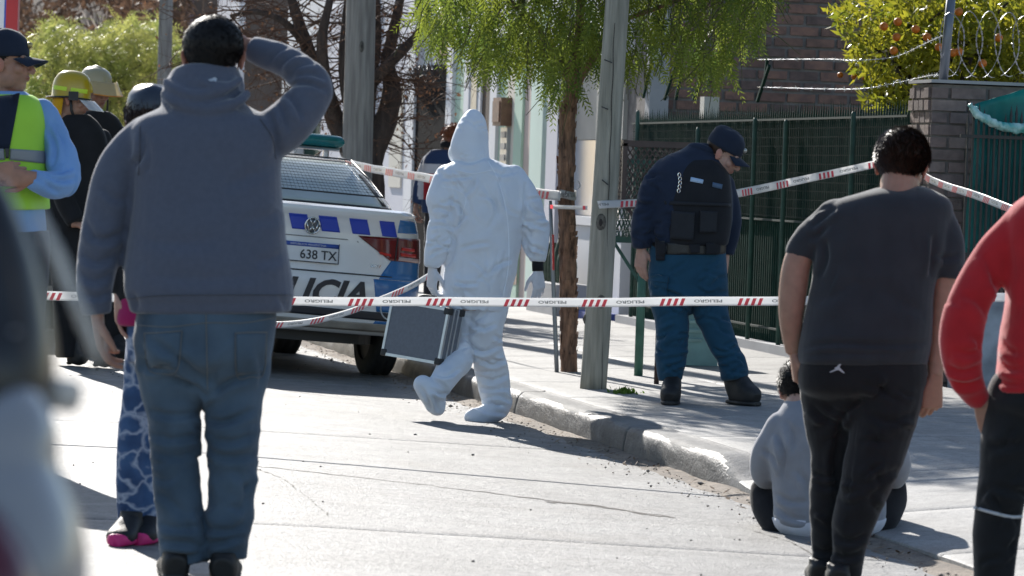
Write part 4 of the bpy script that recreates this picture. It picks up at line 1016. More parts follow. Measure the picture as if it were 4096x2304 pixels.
# tail lights
LENS_R = M('red_lens', (.16, .004, .008), .12, .15, 5, coat=.6); LENS_L = M('bright_red_lens', (.55, .02, .015), .15, .1); LENS_W = M('pale_lens', (.55, .40, .38), .2)
for s in (1, -1):
    def mir(q):
        q = [(s * y, z) for y, z in q]; return q if s > 0 else [q[1], q[0], q[3], q[2]]
    tl = patch('tail_light', mir([(.575, .80), (.868, .795), (.862, .955), (.33, .945)]), LENS_R, body, .010, (26, 10)); tl.data.materials[0] = LENS_R
    patch('lens_bar', mir([(.66, .835), (.80, .83), (.80, .852), (.655, .857)]), LENS_L, tl, .014, (12, 3))
    patch('lens_bar', mir([(.66, .872), (.78, .868), (.78, .888), (.665, .892)]), LENS_L, tl, .014, (12, 3))
    patch('lens_bar', mir([(.50, .835), (.585, .825), (.58, .842), (.49, .852)]), LENS_L, tl, .014, (8, 3))
    patch('reverse_lens', mir([(.64, .803), (.84, .800), (.84, .822), (.645, .826)]), LENS_W, tl, .014, (14, 3))
    patch('lamp_gap', mir([(.612, .80), (.622, .80), (.632, .955), (.622, .955)]), PLASTIC_K, tl, .0135, (3, 8))
# boot lid seam, bumper shadow gap, lower bumper
for q in (((-.62, .688), (.60, .688), (.60, .694), (-.62, .694)), ((.33, .905), (.34, .90), (.34, .905), (.33, .91))):
    patch('seam', q, PLASTIC_K, body, .004, (30, 2))
patch('plate_recess_seam', ((-.27, .955 - .045), (.27, .91), (.26, .916), (-.26, .916)), M('grey_seam', (.25, .25, .25), .5), body, .004, (16, 2))
patch('dark_band', ((-.80, .415), (.80, .40), (.82, .455), (-.82, .47)), DECAL_K, body, .005, (50, 5))
patch('lower_bumper', ((-.78, .335), (.78, .335), (.81, .385), (-.81, .385)), M('dusty_bumper', (.33, .30, .26), .6, .25, 6), body, .012, (50, 6))
lb = MB(); vv, ff = ringloft([.23, .26, .32], lambda z: (.22, 4.2, .60, .05, .2, .1, .3), 16); lb.add(pc.w(vv), ff); obj('underbody', lb, PLASTIC_K, car)
# plate
pl = MB(); g = [[pc.w(S(y, z, .02)) for y in np.linspace(-.2, .2, 12)] for z in (.745, .81, .875)]; pl.slab(g, .012); plate = obj('number_plate', pl, M('plate_white', (.75, .76, .78), .35), body)
patch('plate_band', ((-.195, .845), (.195, .845), (.195, .872), (-.195, .872)), M('plate_blue', (.03, .09, .42), .35), plate, .023, (8, 2))
m = MB()
for a in ((-.2, .745, .2, .749), (-.2, .871, .2, .875)): pass
patch('plate_border', ((-.2, .744), (.2, .744), (.2, .749), (-.2, .749)), DECAL_K, plate, .0245, (8, 2)); patch('plate_border', ((.195, .744), (.2, .744), (.2, .875), (.195, .875)), DECAL_K, plate, .0245, (2, 4))
decal_text('plate_lettering', '638 TX', .055, .795, .062, .26, DECAL_K, plate, .026, bold=.012)
decal_text('plate_country', 'REPUBLICA ARGENTINA', -.02, .858, .013, .25, M('plate_text_white', (.7, .7, .72), .4), plate, .027)
# badges and lettering
bd = MB(); em = []
cy, cz, rr = 0.0, .985, .052
ring = [pc.w(S(cy + rr*math.cos(t), cz + rr*math.sin(t), .014)) for t in np.linspace(0, 2*np.pi, 33)]; bd.tube(ring, [.0055], 6)
def seg(p, q): bd.bar(Vector(pc.w(S(cy + p[0]*rr, cz + p[1]*rr, .014))), Vector(pc.w(S(cy + q[0]*rr, cz + q[1]*rr, .014))), .009, .006, up=-CF)
seg((-.42, .88), (0, .08)); seg((.42, .88), (0, .08)); seg((-.82, .52), (-.42, -.82)); seg((-.42, -.82), (0, -.02)); seg((0, -.02), (.42, -.82)); seg((.42, -.82), (.82, .52))
bk_ = MB(); bk_.ell(pc.w(S(cy, cz, .004)), (rr, .008, rr), None, 24, 8); badge = obj('boot_badge', bk_, M('badge_dark', (.06, .07, .09), .3), body, True)
obj('emblem', bd, CHROME, badge, True)
decal_text('model_lettering', 'MSI', .475, .755, .02, .075, CHROME, body, .008, .25, .02)
decal_text('web_lettering', 'POLICIADELNEUQUEN.GOB.AR', 0, .715, .021, .335, DECAL_K, body, .006, .15, .005)
decal_text('police_lettering', 'POLICIA', -.045, .565, .165, .93, DECAL_K, body, .007, .3, .035)
rg = [pc.w(S(.60 + .075*math.cos(t), .50 + .085*math.sin(t), .008)) for t in np.linspace(0, 2*np.pi, 25)]; m = MB(); m.tube(rg, [.005], 5); obj('round_crest', m, M('crest_pale', (.6, .65, .7), .4), body)
# rear window, rubber frame, protective mesh guard
win = patch('rear_window', ((-.70, 1.14), (.70, 1.14), (.55, 1.43), (-.55, 1.43)), LITGLASS, cab, .004, (24, 14), G)
for q in (((-.72, 1.132), (.72, 1.132), (.71, 1.142), (-.71, 1.142)), ((.66, 1.15), (.70, 1.15), (.575, 1.43), (.54, 1.43)), ((-.70, 1.15), (-.66, 1.15), (-.54, 1.43), (-.575, 1.43)), ((-.56, 1.429), (.56, 1.429), (.55, 1.437), (-.55, 1.437))):
    patch('window_seal', q, PLASTIC_K, cab, .007, (18, 4), G)
m = MB(); ny, nz = 46, 12
def GG(y, z): return pc.w(G(y, z, .05))
for i in range(ny + 1):
    t = -1 + 2*i/ny; m.tube([GG(t*.66, 1.185), GG(t*.60, 1.30), GG(t*.55, 1.415)], [.0011], 4)
for j in range(nz + 1):
    z = 1.185 + .23*j/nz; w = .66 - .11*j/nz; m.tube([GG(t*w, z) for t in np.linspace(-1, 1, 17)], [.0013], 4)
gd = obj('window_guard', m, BLACK_IRON, cab); gd['kind'] = 'stuff'
m = MB(); fr = [GG(t*.67, 1.18) for t in np.linspace(-1, 1, 15)] + [GG(.61, 1.30), GG(.56, 1.42)] + [GG(t*.56, 1.42) for t in np.linspace(1, -1, 15)] + [GG(-.61, 1.30), GG(-.67, 1.18)]; m.tube(fr, [.005], 6); obj('guard_frame', m, BLACK_IRON, cab, True)
# side windows
for s in (1, -1):
    m = MB(); g = [[pc.w((x, s * (o_gh(z)[2] + .004), z)) for x in np.linspace(I(z, [1.15, 1.43], [1.15, 1.45]), I(z, [1.15, 1.43], [2.8, 2.4]), 8)] for z in np.linspace(1.155, 1.42, 6)]; m.grid(g); obj('side_window', m, LITGLASS, cab, True)
for x in (.86, 3.51):
    for s in (-1, 1): wheel(car, pc, x, s * .755)
# roof light bar
m = MB(); vv, ff = tube([(1.75, y, 1.575) for y in (-.62, -.6, -.55, -.3, .3, .55, .6, .62)], [(.06, .02), (.085, .036), (.1, .045), (.1, .045), (.1, .045), (.1, .045), (.085, .036), (.06, .02)], 18, side=(1, 0, 0), sub=1, sq=2.8); m.add(pc.w(vv), ff)
bar = obj('light_bar', m, M('teal_lens', (.01, .22, .24), .12, .15, 9, coat=.5, transl=.25), car, True)
m = MB(); vv, ff = tube([(1.75, -.14, 1.575), (1.75, .14, 1.575)], [(.104, .05), (.104, .05)], 18, side=(1, 0, 0), sq=2.8); m.add(pc.w(vv), ff); obj('speaker_block', m, M('grey_speaker', (.16, .18, .19), .5), bar)
m = MB(); vv, ff = tube([(1.75, -.58, 1.52), (1.75, .58, 1.52)], [(.08, .012), (.08, .012)], 12, side=(1, 0, 0), sq=4); m.add(pc.w(vv), ff)
for s in (-1, 1): m.add(*[(pc.w(q[0]), q[1]) for q in [tube([(1.75, s*.5, 1.44), (1.75, s*.5, 1.53)], [(.05, .02)], 8)]][0])
obj('bar_mount', m, M('alu_mount', (.5, .5, .52), .35, metal=.8), bar)

# ---- white van further back, behind the firefighters -----------------
vc = Car((-2.95, 29.4, .1), 0)
van = thing('van', 'white van parked further up the street behind the firefighters', 'van', (-2.95, 31.5, .1))
v, f = ringloft([.25, .35, .6, .95, 1.0, 1.3, 1.6, 1.7, 1.75], lambda z: (I(z, [.25, .6, 1.75], [.1, 0, .2]), I(z, [.25, .6, 1.0, 1.75], [4.3, 4.4, 4.0, 2.9]), I(z, [.25, .6, 1.0, 1.7, 1.75], [.84, .9, .9, .78, .6]), .05, .2, .1, .3), 20)
m = MB(); m.add(vc.w(v), f); vb = obj('body', m, PAINT_W, van, True); md = vb.modifiers.new('e', 'EDGE_SPLIT'); md.split_angle = math.radians(40)
m = MB(); m.grid([[vc.w((.02 + .12*(z - 1.05) + .05*(y/.9)**2 + .02, y, z)) for y in np.linspace(-.68, .68, 10)] for z in (1.05, 1.3, 1.55)]); m.v[-1][:, 1] -= .03; obj('rear_window', m, LITGLASS, vb)
for s in (-1, 1):
    m = MB(); m.box(vc.w((.03, s*.8, .82)), (.12, .05, .3)); obj('tail_light', m, LENS_R, vb)
m = MB(); m.box(vc.w((-.03, 0, .45)), (1.7, .1, .18)); obj('bumper', m, PLASTIC_K, vb)
for x in (.8, 3.4):
    for s in (-1, 1): wheel(van, vc, x, s*.80, .33, .2)

# ================================================================== PEOPLE: library
SKIN = lambda name, c: M(name, c, .5, .10, 30, .15, 220, sss=.12, spec=.4, attr='tint')
SKIN_A = SKIN('skin_tan', (.42, .235, .165)); SKIN_B = SKIN('skin_light', (.52, .32, .25)); SKIN_C = SKIN('skin_brown', (.30, .165, .115))
def cloth(name, c, rough=.9, var=.14, scale=7, bump=.35, bscale=420, sheen=.3, **k): return M(name, c, rough, var, scale, bump, bscale, sheen=sheen, spec=.25, bdist=.002, crumple=k.pop('crumple', .35), **k)
HAIR_K = M('black_hair', (.012, .010, .009), .55, .3, 40, spec=.22); HAIR_B = M('brown_hair', (.045, .023, .014), .5, .3, 40, spec=.3)
def rot3(yaw, pitch=0.0, roll=0.0):
    """person frame: x = own right, y = facing, z = up. yaw 0 faces away from the camera along the view; positive yaw turns to the left"""
    f0 = Vector((CF.x, CF.y, 0)).normalized(); r0 = Vector((f0.y, -f0.x, 0)); B = Matrix((r0, f0, Vector((0, 0, 1)))).transposed()
    return B @ Matrix.Rotation(yaw, 3, 'Z') @ Matrix.Rotation(pitch, 3, 'X') @ Matrix.Rotation(roll, 3, 'Y')
def set_tint(me, tint):
    at = me.attributes.new('tint', 'FLOAT_COLOR', 'POINT'); at.data.foreach_set('color', np.hstack([tint, np.ones((len(tint), 1))]).ravel())
def head_mesh(center, R, s=1.0, voxel=.0034, wide=1.0):
    """sculpted head in local coords (x right, y forward, z up), returns mesh in world coords and local coords of the verts"""
    m = MB(); E = m.ell
    E((0, -.014, .034), (.074 * wide, .096, .086)); E((0, .022, -.03), (.062 * wide, .072, .088)); E((0, .048, -.088), (.036, .034, .030))
    for q in (-1, 1):
        E((q*.043*wide, .008, -.062), (.020, .048, .038)); E((q*.041, .060, -.022), (.024, .024, .024)); E((q*.030, .078, .026), (.027, .012, .009))
        E((q*.0125, .097, -.034), (.0095, .011, .0085)); E((q*.074*wide, -.006, -.008), (.008, .019, .031), Matrix.Rotation(q*.35, 3, 'Z')); E((q*.079*wide, -.013, .004), (.0055, .016, .022), Matrix.Rotation(q*.5, 3, 'Z'))
    m.tube([(0, .082, .022), (0, .098, -.005), (0, .110, -.028), (0, .100, -.040)], [.008, .0095, .0125, .009], 10, sub=2)
    E((0, .086, -.0555), (.022, .012, .0058)); E((0, .084, -.0655), (.019, .0125, .0065)); E((0, .082, -.048), (.018, .010, .012))
    m.tube([(0, -.022, -.04), (0, -.030, -.105), (0, -.042, -.19)], [(.054*wide, .058), (.056*wide, .060), (.068*wide, .066)], 18, sub=2)
    me = remesh(m, voxel, 5, .5); v = vget(me); loc = v.copy(); vset(me, (v * s) @ np.array(R).T + np.array(center)); return me, loc
def skin_tint(loc, lips=(.78, .48, .50), stubble=.0, brow=True):
    t = np.ones((len(loc), 3)); lp = np.exp(-(((loc[:, 2] + .060) / .0085)**2)) * np.exp(-((loc[:, 0] / .021)**4)) * (loc[:, 1] > .075); t = t * (1 - lp[:, None]) + lp[:, None] * np.array(lips)
    ck = np.exp(-(((np.abs(loc[:, 0]) - .04)/.02)**2 + ((loc[:, 2] + .025)/.02)**2)) * (loc[:, 1] > .03); t *= 1 - ck[:, None] * np.array([0, .12, .10]); nb = np.exp(-((loc[:, 0]/.013)**2 + ((loc[:, 2] + .028)/.014)**2)) * (loc[:, 1] > .09); t *= 1 - nb[:, None] * np.array([0, .14, .12])
    er = np.clip((np.abs(loc[:, 0]) - .070) / .008, 0, 1); t *= 1 - er[:, None] * np.array([-.1, .15, .15])
    if brow:
        b = np.exp(-(((np.abs(loc[:, 0]) - .031)/.019)**4)) * np.exp(-(((loc[:, 2] - .0265 + .12*(np.abs(loc[:, 0]) - .03))/.0052)**2)) * (loc[:, 1] > .06); t *= 1 - b[:, None] * np.array([.8, .82, .82])
        ey = np.exp(-(((np.abs(loc[:, 0]) - .031)/.015)**2)) * np.exp(-(((loc[:, 2] - .008)/.009)**2)) * (loc[:, 1] > .055); t *= 1 - ey[:, None] * .45
    if stubble:
        sb = np.clip((-.035 - loc[:, 2]) / .02, 0, 1) * (loc[:, 1] > -.01) * (loc[:, 2] > -.125); t *= 1 - sb[:, None] * stubble * np.array([.9, 1, .95])
    return t
class Person:
    def __init__(s, label, u, v, d, gz=None):
        """u, v: photo point of the feet, d: depth"""
        s.d = d; p = P(u, v, d)
        if gz is not None: p.z = gz
        s.root = thing('person', label, 'person', p); s.body_parts = []; s.tints = []; s.low = MB()
    def pt(s, u, v, dz=0.0): return P(u, v, s.d, dz)
    def L(s, u): return LEN(u, s.d)
    # --- shapes in photo units; every ring has a true centre, half-width and half-depth
    def rings(s, rows, n=32, sub=3, sq=2.3, shrink=1.0):
        """rows: (v, u_left, u_right, half_depth_m, dz)"""
        pts = np.array([list(s.pt((a + b) / 2, v, dz)) for v, a, b, h, dz in rows]); rad = np.array([(s.L(b - a) / 2 * shrink, h * shrink) for v, a, b, h, dz in rows])
        q = catmull(np.hstack([pts, rad]), sub); th = np.linspace(0, 2*np.pi, n, endpoint=False); c, sn = np.cos(th), np.sin(th); c = np.sign(c)*np.abs(c)**(2/sq); sn = np.sign(sn)*np.abs(sn)**(2/sq)
        ax, ay = np.array(list(CR)), np.array([CF.x, CF.y, 0.0]); V = np.vstack([w[:3] + np.outer(c*max(w[3], .002), ax) + np.outer(sn*max(w[4], .002), ay) for w in q]); m = len(q)
        f = [(i*n+j, (i+1)*n+j, (i+1)*n+(j+1) % n, i*n+(j+1) % n) for i in range(m-1) for j in range(n)] + [tuple(range(n)), tuple(range(m*n-1, (m-1)*n-1, -1))]
        return V, f
    def limb(s, rows, n=18, sub=3, shrink=1.0):
        """rows: (u, v, dz, radius_u)"""
        pts = [s.pt(u, v, dz) for u, v, dz, r in rows]; rad = [s.L(r) * shrink if np.isscalar(r) else (s.L(r[0]) * shrink, s.L(r[1]) * shrink) for u, v, dz, r in rows]
        r0 = rad[0] if np.isscalar(rad[0]) else rad[0][0]; d0 = (pts[0] - pts[1]).normalized(); v, f = tube(pts, rad, n, side=None, sub=sub); m = MB(); m.add(v, f); m.ell(pts[0], (r0 * .985,) * 3, None, 18, 12)
        return m.verts(), m.f
    def garment(s, name, shapes, mat, voxel, folds, smooth=5, label=None, crisp=False, hems=()):
        m = MB()
        for v, f in shapes: m.add(v, f)
        me = remesh(m, voxel, smooth, .5); wrinkle(me, folds, crisp)
        if folds.get('strokes'): sculpt(me, folds['strokes'], s.d)
        return obj(name, me, mat, s.root, True, label)
    def under(s, shapes, k=.86):
        """the same volumes, thinner, as the body inside the clothes"""
        for v, f in shapes: s.low.add(v, f)
    def head(s, u, v, dz=0, yaw=0, pitch=0, roll=0, size=1.0, wide=1.0, stubble=0.0, voxel=.0034):
        s.hc = s.pt(u, v, dz); s.hR = rot3(yaw, pitch, roll); s.hs = size; s.hw = wide
        me, loc = head_mesh(s.hc, s.hR, size, voxel, wide); s.body_parts.append(me); s.tints.append(skin_tint(loc, stubble=stubble)); return s
    def hl(s, p):
        return Vector(s.hc) + s.hR @ (Vector(p) * s.hs)
    def eyes(s):
        for q in (-1, 1):
            m = MB(); m.ell(s.hl((q*.031, .0745, .008)), np.array([.0125]*3) * s.hs, None, 14, 10); e = obj('eye', m, M('eye_white', (.55, .52, .5), .25), s.root, True)
            m = MB(); m.ell(s.hl((q*.031, .0835, .007)), np.array([.006]*3) * s.hs, None, 10, 8); obj('iris', m, M('iris_dark', (.03, .018, .012), .2), e, True)
    def hair(s, mat, line=None, thick=.010, tuft=.012, n=2600, nape=-.075, seed=1, fringe=.045, wild=.5):
        """short hair: skull shell plus strands. line(local xyz) -> True where hair grows"""
        rng = np.random.default_rng(seed); th, ph = np.meshgrid(np.linspace(0, 2*np.pi, 72, endpoint=False), np.linspace(.02, 2.75, 44))
        q = np.stack([np.cos(th)*np.sin(ph), np.sin(th)*np.sin(ph), np.cos(ph)], -1).reshape(-1, 3); rad = np.array([.074*s.hw, .096, .086])
        def surf(q, t):
            p = q * (rad + t); p = p + np.array([0, -.014, .034]); lo = np.clip((.02 - p[:, 2]) / .09, 0, 1)[:, None]; p[:, 0:1] *= 1 - .12*lo; p[:, 1:2] += .010*lo*(p[:, 1:2] < 0); return p
        def mask(p):
            front = p[:, 1] < fringe + .6 * (p[:, 2] - .03) - .25 * np.clip(.05 - p[:, 2], 0, 1) * 2; side = (p[:, 2] > -.02) | (p[:, 1] < -.03); return front & side & (p[:, 2] > nape + .2*np.abs(p[:, 0])) if line is None else line(p)
        p = surf(q, thick + .004 * fbm(q * 9)[:, None]); ok = mask(p); cw = s.hR
        W = lambda a: (a * s.hs) @ np.array(cw).T + np.array(s.hc)
        nv, nu = 44, 72; f = []
        for i in range(nv - 1):
            for j in range(nu):
                k = (i*nu+j, i*nu+(j+1) % nu, (i+1)*nu+(j+1) % nu, (i+1)*nu+j)
                if all(ok[list(k)]): f.append(k)
        me = mesh_from('hair', W(p), f); h = obj('hair', me, mat, s.root, True)
        qq = rng.normal(size=(n*2, 3)); qq /= np.linalg.norm(qq, axis=1)[:, None]; pp = surf(qq, thick - .002); kk = mask(pp); pp, qq = pp[kk][:n], qq[kk][:n]; k = len(pp)
        fl = np.array([.25, -.35, -.75]) + .5 * np.stack([noise3(pp * 22), noise3(pp * 22 + 9), 0 * pp[:, 0]], 1); fl = fl - qq * np.sum(fl * qq, 1, keepdims=True); d = norm(norm(fl) * (1.15 - wild) + qq * (.30 + .5 * wild) + rng.normal(size=(k, 3)) * wild * .6); sd_ = norm(np.cross(d, qq) + rng.normal(size=(k, 3)) * .2); ln = tuft * rng.uniform(.6, 1.5, (k, 1)); w = .0011
        v = np.stack([pp - sd_*w, pp + sd_*w, pp + d*ln*.6 + sd_*w*.7 - qq*ln*.08, pp + d*ln - qq*ln*.25], 1).reshape(-1, 3); i = np.arange(k)*4
        ff = np.concatenate([np.stack([i, i+1, i+2], 1), np.stack([i, i+2, i+3], 1)]); o = tri_obj('strands', W(v), ff, mat, h); o['kind'] = 'stuff'; return h
    def hand(s, wrist, fingers_dir, palm_n, side=1, size=1.0, curl=(.35, .45, .35), spread=.05, thumb=.6, voxel=.0040, thumb_in=0.0):
        """wrist: Vector; fingers_dir: direction of fingers; palm_n: direction the palm faces; side=+1 thumb on the (palm_n x dir) side"""
        D = Vector(fingers_dir).normalized(); Nn = Vector(palm_n); Nn = (Nn - D * Nn.dot(D)).normalized(); T = Nn.cross(D).normalized() * side
        k = size; w = Vector(wrist); m = MB(); V = lambda a, b, c: w + D*(a*k) + T*(b*k) + Nn*(c*k)
        m.tube([V(-.03, 0, 0), V(.0, 0, 0), V(.03, .002, 0), V(.065, .001, 0), V(.092, -.002, 0)], [(.026*k, .020*k), (.029*k, .019*k), (.037*k, .017*k), (.041*k, .0145*k), (.040*k, .012*k)], 16, side=T, sub=2, sq=2.6)
        for i, (b, L1, L2, L3, r, a0) in enumerate([(.028, .044, .027, .022, .0092, .090), (.0095, .048, .031, .024, .0095, .095), (-.010, .045, .028, .023, .0090, .092), (-.028, .036, .021, .020, .0080, .083)]):
            p = V(a0 - .012, b, 0); pts = [V(a0 - .035, b*.9, 0), p]; ang = 0.0
            for j, Lk in enumerate((L1, L2, L3)):
                ang += curl[j] * (1 + .12 * (i - 1)); dd = D*math.cos(ang) + Nn*math.sin(ang) + T * (spread * (1.5 - i)); p = p + dd.normalized() * Lk * k; pts.append(p)
            m.tube(pts, [r*k*1.0, r*k*1.06, r*k, r*k*.94, r*k*.72], 10, sub=2)
        b0 = V(.012, .024, .004); d1 = (D*.62 + T*.62*thumb*1.2 + Nn*(.35 + thumb_in)).normalized(); d2 = (D*.85 + T*.25*thumb + Nn*(.4 + thumb_in)).normalized()
        m.tube([b0 - d1*.01, b0 + d1*.045*k, b0 + d1*.045*k + d2*.034*k, b0 + d1*.045*k + d2*.062*k], [.014*k, .0125*k, .0105*k, .0075*k], 10, sub=2)
        me = remesh(m, voxel, 3, .5); s.body_parts.append(me); v = vget(me); t = np.ones((len(v), 3)); t *= np.array([1.02, .95, .93]); s.tints.append(t); return s
    def finish(s, mat, voxel=.011):
        if s.low.n:
            me = remesh(s.low, voxel, 3, .5); s.body_parts.append(me); s.tints.append(np.ones((len(me.vertices), 3)))
        b = join_meshes(s.body_parts); me = b.mesh('body'); set_tint(me, np.vstack(s.tints)); return obj('body', me, mat, s.root, True)

def wrinkle(me, folds, crisp=False):
    """cloth folds. folds: dict(bones=[(a,b)], amp, fa (folds per metre along), fp, joints=[(p, radius, amp)], micro)"""
    v = vget(me); n = nget(me); bones = folds.get('bones', []); amp = np.full(len(v), folds.get('amp', .004)); co = np.zeros_like(v); best = np.full(len(v), 1e9); run = 0.0
    fa, fp = folds.get('fa', 16.0), folds.get('fp', 4.0)
    if not bones: bones = [(Vector((0, 0, -1)), Vector((0, 0, 3)))]
    for i, (a, b) in enumerate(bones):
        a = np.array(list(a)); b = np.array(list(b)); ax = b - a; L = np.linalg.norm(ax); ax /= L; t = np.clip((v - a) @ ax, 0, L); pr = a + np.outer(t, ax); dist = np.linalg.norm(v - pr, axis=1)
        k = dist < best; best[k] = dist[k]; s1 = np.cross(ax, [.3, .8, .1]); s1 /= np.linalg.norm(s1); s2 = np.cross(ax, s1); rel = v - a
        c = np.stack([(rel @ ax) * fa, (rel @ s1) * fp, (rel @ s2) * fp], 1) + i * 7.7; co[k] = c[k]
    for (p, r, am) in folds.get('joints', []):
        amp = amp + am * np.exp(-(np.linalg.norm(v - np.array(list(p)), axis=1) / r) ** 2)
    w = noise3(co * .6 + 3.1)
    def crease(k, hi, lo, f):
        q = np.stack([co[:, 0] + k[0] * co[:, 1] + k[1] * co[:, 2], co[:, 1] * lo, co[:, 2] * lo], 1) * np.array([hi, 1, 1]) * f + k[2]
        q = q + .55 * np.stack([noise3(q * .45 + 60), noise3(q * .45 + 70), 0 * w], 1); return np.abs(noise3(q))
    if not crisp:
        A = crease((.9, -.6, 3.0), .62, .8, 1.0); B_ = crease((-.8, .9, 11.0), .62, .8, 1.0); C_ = crease((.2, .3, 23.0), 1.25, 1.2, 1.0)
        gate = np.clip(.6 + 1.7 * noise3(v * 3.1 + 40), .12, 1.35); disp = .45 * w + gate * (1.5 * (.30 - A) + 1.1 * (B_ - .26) + .7 * (.26 - C_))
    else:
        A = crease((1.0, -.7, 3.0), .75, 1.0, 1.0); B_ = crease((-.9, 1.0, 11.0), .75, 1.0, 1.0); C_ = crease((.4, 1.6, 23.0), 1.2, 1.6, 1.0); g = v * folds.get('cf', 9.0)
        D_ = np.abs(noise3(g + .5 * noise3(g * .6 + 4)[:, None])); E_ = np.abs(noise3(g * 1.9 + 5 + .4 * noise3(g + 8)[:, None]))
        gate = np.clip(.75 + 1.5 * noise3(v * 2.7 + 40), .2, 1.4); disp = .3 * w + gate * (1.3 * (.28 - A) + 1.2 * (B_ - .27) + .6 * (.26 - C_)) + 1.1 * (.26 - D_) + .5 * (E_ - .25)
    disp = disp * amp + folds.get('micro', 0.0) * noise3(v * 60) + folds.get('lump', .006) * fbm(v * 4.5, 2)
    v2 = v + n * disp[:, None]; vset(me, v2)

def cap(person, mat, brim_mat, tall=.055, brim=.075, label=None, flat=False, tilt=0.0, name='cap', badge=None):
    """baseball style police cap on the person's head"""
    m = MB(); rows = []; W = person.hl
    for k, (z, rx, ry, yo) in enumerate([(.028, .084, .104, -.012), (.045, .085, .105, -.012), (.075, .084, .103, -.013), (.105, .077, .094, -.016), (.128, .060, .074, -.018), (.138, .035, .045, -.018), (.1405, .005, .007, -.018)]):
        if flat: z = .028 + (z - .028) * 1.0; rx *= (1.0, 1.0, 1.01, 1.03, .98, .7, .1)[k] if k < 7 else 1; ry *= (1, 1, 1.01, 1.03, .98, .7, .1)[k]
        th = np.linspace(0, 2*np.pi, 40, endpoint=False); rows.append([list(W((rx*person.hw*math.cos(t), yo + ry*math.sin(t), z + .004*math.sin(3*t) * (k > 2)))) for t in th])
    R = np.array(rows); r, c = R.shape[:2]; f = [(i*c+j, i*c+(j+1) % c, (i+1)*c+(j+1) % c, (i+1)*c+j) for i in range(r-1) for j in range(c)] + [tuple(range((r-1)*c, r*c))]
    m.add(R.reshape(-1, 3), f); cr = obj(name, m, mat, person.root, True); sm = cr.modifiers.new('s', 'SOLIDIFY'); sm.thickness = .003
    g = []
    for i in range(9):
        t = i / 8.0; g.append([list(W((.078*person.hw*x*(1 - .12*t*t) , -.012 + .100*math.sqrt(max(0, 1 - .62*x*x)) + brim*t*(1 - .32*x*x), .030 - .016*t - .028*x*x*(.4 + .6*t)))) for x in np.linspace(-1, 1, 21)])
    m = MB(); m.slab(np.array(g), .004); br = obj('brim', m, brim_mat, cr, True)
    if badge:
        m = MB(); m.ell(W((0, .093, .075)), (.014, .014, .014), None, 10, 8); obj('badge', m, badge, cr, True)
    return cr
def shoe(person, name, heel, toe, width, height, mat, sole=None, sole_mat=None, top_u=None):
    """shoe from heel to toe (world points on the ground); ankle collar above the heel"""
    h = Vector(heel); t = Vector(toe); ax = (t - h); L = ax.length; ax /= L; up = Vector((0, 0, 1)); m = MB()
    pts = [h + up*height*.42 - ax*.01, h + ax*L*.08 + up*height*.48, h + ax*L*.3 + up*height*.46, h + ax*L*.6 + up*height*.33, h + ax*L*.85 + up*height*.26, h + ax*L*.99 + up*height*.2]
    sdv = ax.cross(up).normalized(); m.tube(pts, [(width*.30, height*.40), (width*.42, height*.47), (width*.43, height*.45), (width*.5, height*.32), (width*.46, height*.25), (width*.25, height*.15)], 18, side=sdv, sub=3, sq=2.6)
    m.tube([h + ax*L*.16 + up*height*.5, h + ax*L*.14 + up*height*1.02], [(width*.40, L*.17), (width*.40, L*.17)], 16, side=sdv)
    me = remesh(m, .006, 3); o = obj(name, me, mat, person.root, True)
    if sole_mat:
        m = MB(); so_ = []
        for k, (f_, w_) in enumerate([(-.03, .25), (.05, .42), (.3, .42), (.6, .53), (.85, .48), (1.0, .3), (1.03, .12)]):
            so_.append((h + ax*L*f_ + up*sole*.5, (width*w_*.9, sole*.5)))
        m.tube([a for a, b in so_], [b for a, b in so_], 16, side=sdv, sub=2, sq=3.2); obj('sole', m, sole_mat, o, True)
    return o

def sculpt(me, strokes, d):
    """press creases into the cloth. stroke: (points in photo units, half width m, depth m[, ridge side +1/-1])"""
    v = vget(me); n = nget(me); rel = v - np.array(list(CAM_POS)); dep = rel @ np.array(list(CF)); uu = (rel @ np.array(list(CR)) / dep * F_PX + 2048) / UK; vv = (1152 - rel @ np.array(list(CU)) / dep * F_PX) / UK
    view = rel / np.linalg.norm(rel, axis=1)[:, None]; face = np.clip(-(n * view).sum(1) * 1.8, 0, 1); disp = np.zeros(len(v)); k = LEN(1.0, d)
    for st in strokes:
        pts = catmull(np.array(st[0], float), 4); w, dp = st[1], st[2]; sg = st[3] if len(st) > 3 else 1; pad = 6 * w / k
        sel = np.where((uu > pts[:, 0].min() - pad) & (uu < pts[:, 0].max() + pad) & (vv > pts[:, 1].min() - pad) & (vv < pts[:, 1].max() + pad) & (face > 0))[0]
        if not len(sel): continue
        q = np.stack([uu[sel], vv[sel]], 1); best = np.full(len(sel), 1e9); sd_ = np.zeros(len(sel)); tt = np.zeros(len(sel)); N_ = len(pts) - 1
        for i in range(N_):
            a, b = pts[i], pts[i+1]; ab = b - a; L2 = ab @ ab + 1e-9; t = np.clip((q - a) @ ab / L2, 0, 1); c = a + t[:, None] * ab; dd = np.linalg.norm(q - c, axis=1); m = dd < best; best[m] = dd[m]
            cr = ab[0] * (q[:, 1] - a[1]) - ab[1] * (q[:, 0] - a[0]); sd_[m] = np.where(cr[m] >= 0, 1, -1) * dd[m]; tt[m] = (i + t[m]) / N_
        s_ = sd_ * k * sg / w; taper = np.sin(np.pi * np.clip(tt, 0.0, 1)) ** .5 * (best * k < 6 * w)
        disp[sel] += dp * taper * face[sel] * (-np.exp(-(s_) ** 2) + .75 * np.exp(-((s_ - 1.9) / 1.5) ** 2) + .35 * np.exp(-((s_ + 2.4) / 1.8) ** 2))
    vset(me, v + n * disp[:, None])
